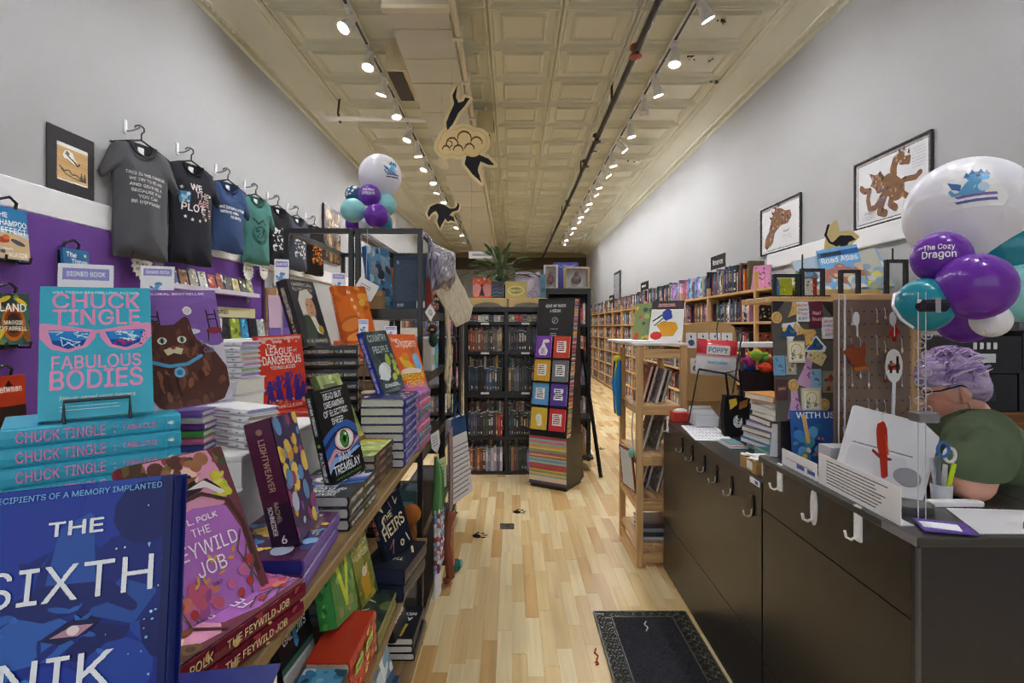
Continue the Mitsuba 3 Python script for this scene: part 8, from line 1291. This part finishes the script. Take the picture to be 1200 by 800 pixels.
k = thing('balloon_stick', 'thin white pole carrying the bunch of balloons above the black frames', 'balloon stand'); part(k, 'pole', MB().tube([(-.76, 2.88, 1.20), (-.78, 2.88, 2.02)], .006, '#d9d9de', 8)); part(k, 'base', MB().lathe([(0, 0), (.05, 0), (.045, .012), (0, .014)], '#d0d0d4', 14, mat(p=(-.76, 2.88, 1.1605)))) ; part(k, 'stem', MB().box((-.765, 2.875, 1.17), (-.755, 2.885, 1.21), '#d9d9de'))
# plywood dragons hung from the ceiling
def cutout(lbl, p, yaw, s, back, marks, ztop, tilt=0):
    k = thing('hanging_dragon', lbl, 'ornament'); M = pose(p, yaw, tilt); part(k, 'board', MB().prism(affinity.scale(back.buffer(.02, 4), s, s, origin=(0, 0)), .006, '#d9c89a', mat(p=(0, 0, -.006))), 'paper', M)
    for f_ in (1, -1):
        a = MB(); marks(a); v, f, c = a.get(); v = v * [s, s, 1]; MM = M if f_ > 0 else M @ mat(np.diag([1, 1, -1]), (0, 0, -.006)); part(k, 'painting', MB().add(v + [0, 0, .0004], f, c), 'paper', MM)
    q = np.array(p) + rot('z', yaw) @ np.array([0, 0, back.bounds[3] * s]); part(k, 'line', MB().tube([q - [0, 0, .02], (q[0], q[1], ztop)], .0016, '#b9b4a4', 4))
drag = Polygon([(-.02, .0), (.02, .09), (.0, .17), (.05, .27), (.035, .16), (.06, .1), (.11, .12), (.13, .16), (.17, .15), (.12, .07), (.06, .0), (.0, -.12), (-.05, -.18), (-.06, -.1)])
cloud = Point(0, -.28).buffer(.12).union(Point(.12, -.25).buffer(.12)).union(Point(.24, -.27).buffer(.11)).union(Point(.06, -.33).buffer(.1)).union(Point(.2, -.34).buffer(.09)).union(Point(-.06, -.34).buffer(.09)); tail = Polygon([(.14, -.42), (.26, -.4), (.36, -.44), (.42, -.5), (.36, -.5), (.28, -.47), (.25, -.55), (.29, -.68), (.20, -.6), (.12, -.5)])
def m1(a):
    a.poly(drag, '#26262b'); a.poly(tail, '#26262b'); a.poly(cloud, '#d9b878'); a.poly(cloud.buffer(-.012), '#e3cb96')
    for x, y, r in ((0, -.3, .06), (.12, -.24, .07), (.24, -.28, .06), (.17, -.34, .05), (-.06, -.36, .04), (.06, -.36, .05)): a.poly(Point(x, y).buffer(r).difference(Point(x, y - .01).buffer(r - .008)).intersection(sbox(x - r, y - r * .3, x + r, y + r)), '#6a4a28')
    a.poly(Point(-.03, -.31).buffer(.035).difference(Point(-.03, -.31).buffer(.026)), '#6a4a28')
cutout('black plywood dragon bursting through a tan cloud, hung under the air duct', at(530, 132, 4.35), 8, .84, drag.union(cloud).union(tail).buffer(.02).buffer(-.01), m1, 3.56)
d2 = Polygon([(-.2, .02), (-.16, .12), (-.06, .17), (.05, .15), (.12, .1), (.2, .1), (.24, .16), (.22, .2), (.27, .16), (.25, .08), (.16, .05), (.12, .0), (.18, -.02), (.2, -.1), (.14, -.07), (.1, -.1), (.06, -.05), (.02, -.12), (-.02, -.2), (-.06, -.1), (-.04, .0), (-.08, .06), (-.13, .03), (-.18, -.04)])
cutout('black plywood flying dragon on tan backing above the tote bags', at(517, 252, 4.6), 5, .60, d2, lambda a: a.poly(d2, '#26262b'), 3.56)
d3 = affinity.scale(d2, .6, .6, origin=(0, 0))
cutout('small plain triangular plywood piece hung under the air duct', at(519, 190, 4.9), 40, .8, Polygon([(-.03, -.06), (.07, -.04), (-.02, .13)]), lambda a: a.poly(Polygon([(-.03, -.06), (.07, -.04), (-.02, .13)]), '#d6cbac'), 3.56)
k = thing('hanging_dragon', 'tan plywood dragon silhouette propped behind the road atlas', 'ornament'); M = pose((2.27, 3.66, 1.93), 0); P_ = Polygon([(-.10, -.04), (-.08, .1), (-.05, .2), (.0, .24), (.02, .15), (.1, .17), (.16, .12), (.1, .06), (.08, -.04)]); part(k, 'board', MB().prism(P_, .006, '#d2bd84', mat(p=(0, 0, -.006))), 'paper', M); a = MB(); a.line([(-.06, .2), (-.08, .13), (-.05, .08), (.0, .06), (.05, .1)], .016, '#26262b'); a.poly([(-.03, .08), (.02, .13), (.1, .13), (.13, .1), (.08, .08), (.05, .0), (.02, .06)], '#26262b'); part(k, 'painting', a, 'paper', M @ mat(p=(0, 0, .0004))); part(k, 'foot', MB().box((2.26, 3.661, 1.6105), (2.28, 3.67, 1.93), '#b59f6a'))
# ================================================================ the person at the till
def hullS(pts):                                                  # hull of spheres (x, y, z, r)
    s = [m3.Manifold.sphere(p[3], 18).translate([float(x) for x in p[:3]]) for p in pts]; return m3.Manifold.batch_hull(s)
def chain(pts): return [hullS([a, b]) for a, b in zip(pts, pts[1:])]
def blend(parts, edge, it, lam=.5):
    M_ = m3.Manifold.batch_boolean(parts, m3.OpType.Add).refine_to_length(edge); q = M_.to_mesh(); t = trimesh.Trimesh(q.vert_properties[:, :3], q.tri_verts, process=True); trimesh.smoothing.filter_taubin(t, lamb=lam, nu=lam + .03, iterations=it); return t
k = thing('person', 'seated person with lavender hair and green T-shirt leaning on the counter', 'person')
HC = np.array([1.372, 1.655, 1.222]); f = np.array([-.93, .16, -.33]); f /= np.linalg.norm(f); s_ = np.cross([0, 0, 1], f); s_ /= np.linalg.norm(s_); u = np.cross(f, s_); s_ = -s_       # face forward; s_: towards the camera side; up
if s_[1] > 0: s_ = -s_
hd = lambda a, b, c: HC + (f * a + s_ * b + u * c) * .9
S = lambda p, r: (*p, r)
S2 = lambda p, r: (*p, r * .9)
SL_, SR_ = np.array([1.345, 1.505, 1.11]), np.array([1.44, 1.88, 1.10]); EL, ER = np.array([1.172, 1.335, 1.026]), np.array([1.29, 1.97, .985]); WL, WR = np.array([1.15, 1.575, 1.012]), np.array([1.09, 1.80, 1.0]); NB = np.array([1.47, 1.695, 1.13])
SKN = '#d29c88'
head = [hullS([S2(hd(-.02, 0, .025), .083), S2(hd(.02, 0, .03), .078), S2(hd(.0, 0, -.01), .072)]), hullS([S2(hd(.035, .0, .0), .062), S2(hd(.05, 0, -.075), .036), S2(hd(.0, .03, -.065), .03), S2(hd(.0, -.03, -.065), .03)]), hullS([S2(hd(.062, 0, -.092), .02), S2(hd(.04, 0, -.07), .035)]),
        hullS([S2(hd(.088, 0, .022), .009), S2(hd(.112, 0, -.018), .011), S2(hd(.092, .012, -.022), .009), S2(hd(.092, -.012, -.022), .009)]), hullS([S2(hd(.078, .014, -.052), .010), S2(hd(.078, -.014, -.052), .010), S2(hd(.084, 0, -.050), .010)]), hullS([S2(hd(.078, .03, .03), .012), S2(hd(.078, -.03, .03), .012), S2(hd(.086, 0, .034), .011)])]
for q in (-1, 1): head.append(hullS([S2(hd(-.005, q * .078, .012), .010), S2(hd(-.012, q * .083, -.012), .013), S2(hd(-.0, q * .078, -.03), .008)]))
neck = chain([S(hd(-.03, 0, -.05), .058), S((HC + NB) / 2 + [.01, 0, -.02], .06), S(NB, .068)])
def hand(W, dirv, side):
    d = np.array(dirv, float); d /= np.linalg.norm(d); a = np.cross([0, 0, 1], d) * side; a /= np.linalg.norm(a); out = []
    palm = [S(W + d * .02 + a * .0, .02), S(W + d * .085 + a * .028, .013), S(W + d * .09 - a * .024, .012), S(W + d * .03 + a * .02, .016)]; out.append(hullS(palm))
    for q, (o, L) in enumerate(((.030, .068), (.012, .078), (-.007, .072), (-.024, .056))):
        b0 = W + d * .078 + a * o; b1 = b0 + d * L * .45 + a * o * .12 + [0, 0, .006]; b2 = b1 + d * L * .35 + [0, 0, -.010]; b3 = b2 + d * L * .25 + [0, 0, -.014]; out += chain([S(b0, .0098), S(b1, .0092), S(b2, .0086), S(b3, .0078)])
    t0 = W + d * .03 + a * .026; out += chain([S(t0, .013), S(t0 + d * .03 + a * .026 + [0, 0, -.004], .0105), S(t0 + d * .06 + a * .032 + [0, 0, -.010], .009)]); return out
arms = []
for SH_, E_2, W_, dv, sd in ((SL_, EL, WL, (-.55, .8, -.05), -1), (SR_, ER, WR, (-.95, -.1, -.06), 1)): arms += chain([S(SH_, .062), S(SH_ * .45 + E_2 * .55, .058), S(E_2, .05), S(E_2 * .55 + W_ * .45, .041), S(W_, .026)]) + hand(W_, dv, sd)
HIP = np.array([1.74, 1.74, .66]); torso = [hullS([S(NB + [.02, 0, -.03], .075), S(SL_ + [.02, .04, -.02], .07), S(SR_ + [.02, -.04, -.02], .07), S((1.50, 1.61, .93), .11), S((1.50, 1.85, .93), .11)]), hullS([S((1.50, 1.61, .93), .12), S((1.50, 1.85, .93), .12), S(HIP + [0, -.09, .05], .13), S(HIP + [0, .09, .05], .13)])]
legs = []
for q in (-1, 1): legs += chain([S(HIP + [0, .09 * q, .0], .10), S((1.40, 1.74 + .12 * q, .62), .07), S((1.44, 1.74 + .13 * q, .30), .055), S((1.46, 1.74 + .13 * q, .10), .04)]) + [hullS([S((1.47, 1.74 + .13 * q, .05), .035), S((1.33, 1.74 + .14 * q, .035), .03)])]
body = blend(head + neck + arms + torso + legs, .007, 8)
v = np.array(body.vertices); col = np.tile(C(SKN), (len(v), 1)); nz = meshkit.fbm(v * 26, 3, 5)[:, None]; col = col * (.9 + .22 * nz); rd = np.linalg.norm(v - hd(.06, .05, -.03), axis=1); col = np.where((rd < .035)[:, None], col * [1.06, .88, .86], col)
lip = np.linalg.norm((v - hd(.086, 0, -.052)) * [1, .7, 2.2], axis=1) < .02; col[lip] = C('#a8625c')
part(k, 'body', MB().add(v, body.faces, col), 'skin', smooth=True)
# T-shirt: torso and sleeves a little larger than the body
slv = []
for SH_, E_2 in ((SL_, EL), (SR_, ER)): d = E_2 - SH_; slv += [hullS([S(SH_ + [.01, 0, .0], .084), S(SH_ + d * .40, .086), S(SH_ + d * .88, .076)])]
th = [hullS([S(NB + [.045, 0, -.055], .085), S(SL_ + [.03, .04, -.015], .086), S(SR_ + [.03, -.04, -.015], .086), S((1.515, 1.61, .93), .14), S((1.515, 1.85, .93), .14)]), hullS([S((1.515, 1.61, .93), .145), S((1.515, 1.85, .93), .145), S(HIP + [0, -.09, .03], .155), S(HIP + [0, .09, .03], .155)]), hullS([S((1.425, 1.66, 1.04), .085), S((1.425, 1.82, 1.03), .085), S((1.54, 1.73, .90), .12), S((1.5, 1.7, 1.08), .09)])]
sh = blend(th + slv, .009, 16); v = np.array(sh.vertices); f_ = np.array(sh.faces)
n_ = trimesh.Trimesh(v, f_, process=False).vertex_normals; fold = meshkit.fbm(v * [9, 7, 5], 3, 2) - .5; crease = np.sin((v[:, 0] * 26 + v[:, 2] * 34 + 5 * fold)) * .5; v = v + n_ * (fold * .034 + crease * .0045)[:, None]
dS = (v - SL_) @ (EL - SL_) / np.linalg.norm(EL - SL_); cut = None
tt = trimesh.Trimesh(v, f_, process=False)
for SH_, E_2 in ((SL_, EL), (SR_, ER)):                            # open the sleeves at the cuff
    d = (E_2 - SH_) / np.linalg.norm(E_2 - SH_); c_ = (tt.triangles_center - SH_) @ d; rr_ = np.linalg.norm(tt.triangles_center - SH_ - c_[:, None] * d, axis=1); tt.update_faces(~((tt.triangles_center[:, 2] < 1.054 + .12 * (tt.triangles_center[:, 1] - 1.4)) & (rr_ < .12) & (c_ > .05) & (c_ < .42)) if E_2 is EL else ~((c_ > .76 * np.linalg.norm(E_2 - SH_) + .016) & (rr_ < .11) & (c_ < .5)))
c_ = tt.triangles_center; tt.update_faces(~(np.linalg.norm(c_ - (NB + [-.005, 0, .035]), axis=1) < .083)); tt.remove_unreferenced_vertices()
e_ = np.sort(tt.edges, 1); ue, ct = np.unique(e_, axis=0, return_counts=True); bv = np.unique(ue[ct == 1]); v = np.array(tt.vertices); hz = 1.054 + .12 * (v[:, 1] - 1.4); q = np.zeros(len(v), bool); q[bv] = True; q &= (abs(v[:, 2] - hz) < .02) & (v[:, 1] < 1.6); v[q, 2] = hz[q] - .004; cc = np.tile(C('#55614a'), (len(v), 1)) * (.9 + .2 * meshkit.noise(v * 40)[:, None])
part(k, 'shirt', MB().add(v, tt.faces, cc), 'cloth', smooth=True)
tr = []
for q in (-1, 1): tr += chain([S(HIP + [0, .09 * q, .0], .115), S((1.40, 1.74 + .12 * q, .62), .085), S((1.44, 1.74 + .13 * q, .30), .072), S((1.46, 1.74 + .13 * q, .13), .062)])
t_ = blend(tr + [hullS([S(HIP + [0, -.09, .02], .12), S(HIP + [0, .09, .02], .12)])], .02, 8); part(k, 'trousers', MB().add(t_.vertices, t_.faces, '#2c3444'), 'cloth', smooth=True)
for q in (-1, 1): m = hullS([S((1.48, 1.74 + .13 * q, .05), .046), S((1.32, 1.74 + .14 * q, .04), .038)]); part(k, 'shoe', MB().mesh(m, '#2a2a2c'), 'satin', smooth=True)
# hair: a cap over skull, sides and nape, tousled
hp = [hullS([S2(hd(-.015, 0, .046), .088), S2(hd(-.055, 0, .02), .078), S2(hd(.03, 0, .07), .070)]), hullS([S2(hd(-.06, .03, .0), .058), S2(hd(-.06, -.03, .0), .058), S2(hd(-.082, 0, -.04), .038)]), hullS([S2(hd(.045, .03, .075), .05), S2(hd(.06, -.02, .07), .05), S2(hd(.075, .0, .062), .036)]), hullS([S2(hd(-.02, .07, .045), .03), S2(hd(-.05, .06, -.0), .035)]), hullS([S2(hd(-.02, -.07, .045), .03), S2(hd(-.05, -.06, -.0), .035)])]
h_ = blend(hp, .006, 5); v = np.array(h_.vertices); n_ = h_.vertex_normals; L = (v - HC) @ np.column_stack([f, s_, u])
sw = L[:, 0] + .6 * L[:, 2]; strand = meshkit.fbm(np.c_[(L[:, 2] - .5 * L[:, 0]) * 120, L[:, 1] * 110, sw * 14], 3, 3); tuft = meshkit.fbm(L * 22, 3, 9); v = v + n_ * ((strand - .5) * .007 + (tuft - .5) * .016)[:, None]
w_ = np.clip(meshkit.fbm(np.c_[(L[:, 2] - .5 * L[:, 0]) * 90, L[:, 1] * 60, sw * 16], 3, 21)[:, None] * 2.2 - .6, 0, 1); up_ = np.clip((L[:, 2:3] - .0) / .1, 0, 1); col = C('#8d74ac') * (1 - w_) + C('#c9b4d2') * w_; col = col * (1 - .35 * (1 - up_) ) + C('#a9a0a8') * .30 * (1 - up_); col = np.where(strand[:, None] < .42, col * .7, col)
kh_ = part(k, 'hair', MB().add(v, h_.faces, col), 'cloth', smooth=True)
r_ = random.Random(17); b = MB()
for i in range(150):
    a_, e_ = r_.uniform(0, 6.28), r_.uniform(-.1, 1.5); d = f * math.cos(a_) * math.cos(e_) + s_ * math.sin(a_) * math.cos(e_) + u * math.sin(e_); p0 = hd(-.015, 0, .045) + d * .078; t_ = np.cross(d, u + f * .3); t_ = t_ / (np.linalg.norm(t_) + 1e-6) * r_.choice((-1, 1)) - f * .5; p1 = p0 + d * .012 + t_ * .018; p2 = p0 + d * .010 + t_ * .040 - u * .006
    if (p0 - HC) @ f > .055 and (p0 - HC) @ u < .07: continue
    b.tube([p0, p1, p2], [.0045, .0035, .0008], r_.choice(['#9a80b8', '#b9a2c8', '#7f689e', '#d0c0d6', '#a594b4']), 4)
labels[part(kh_, 'tuft', b, 'cloth')] = {'kind': 'stuff'}
gl = MB()
for q in (-1, 1):
    c0 = hd(.098, q * .032, .024); gl.tube([c0 + (s_ * math.cos(t) * .024 + u * math.sin(t) * .019) for t in np.arange(14) * .4488], .0018, '#1f1d24', 5, closed=True); gl.tube([hd(.095, q * .056, .028), hd(.06, q * .083, .026), hd(.0, q * .090, .026), hd(-.03, q * .086, .006)], .0022, '#1f1d24', 5)
gl.tube([hd(.100, .009, .028), hd(.104, 0, .03), hd(.100, -.009, .028)], .0018, '#1f1d24', 5); part(k, 'glasses', gl, 'gloss')
for q in (-1, 1): part(k, 'eye', MB().ball(.0115, '#e9e6e2', mat(p=hd(.072, q * .031, .02)), 2).ball(.006, '#3a3028', mat(p=hd(.080, q * .031, .018)), 1), 'gloss', smooth=True)
part(k, 'earring', MB().tube([hd(-.003, .084, -.036), hd(-.002, .087, -.058)], .0018, '#7a7060', 5).ball(.006, '#3f6a66', mat(p=hd(-.002, .087, -.064)), 1), 'metal')
k = thing('stool', 'black stool under the seated person behind the counter', 'stool'); part(k, 'seat', MB().lathe([(0, .46), (.19, .46), (.2, .49), (.19, .515), (0, .52)], '#1f1f22', 20, mat(p=(1.76, 1.74, 0))), 'satin'); part(k, 'column', MB().tube([(1.76, 1.74, .05), (1.76, 1.74, .46)], .03, '#2a2a2d', 10), 'metal')
for q in range(5): a_ = q * 1.2566; part(k, 'foot', MB().tube([(1.76, 1.74, .07), (1.76 + .26 * math.cos(a_), 1.74 + .26 * math.sin(a_), .02)], .018, '#2a2a2d', 6), 'satin')
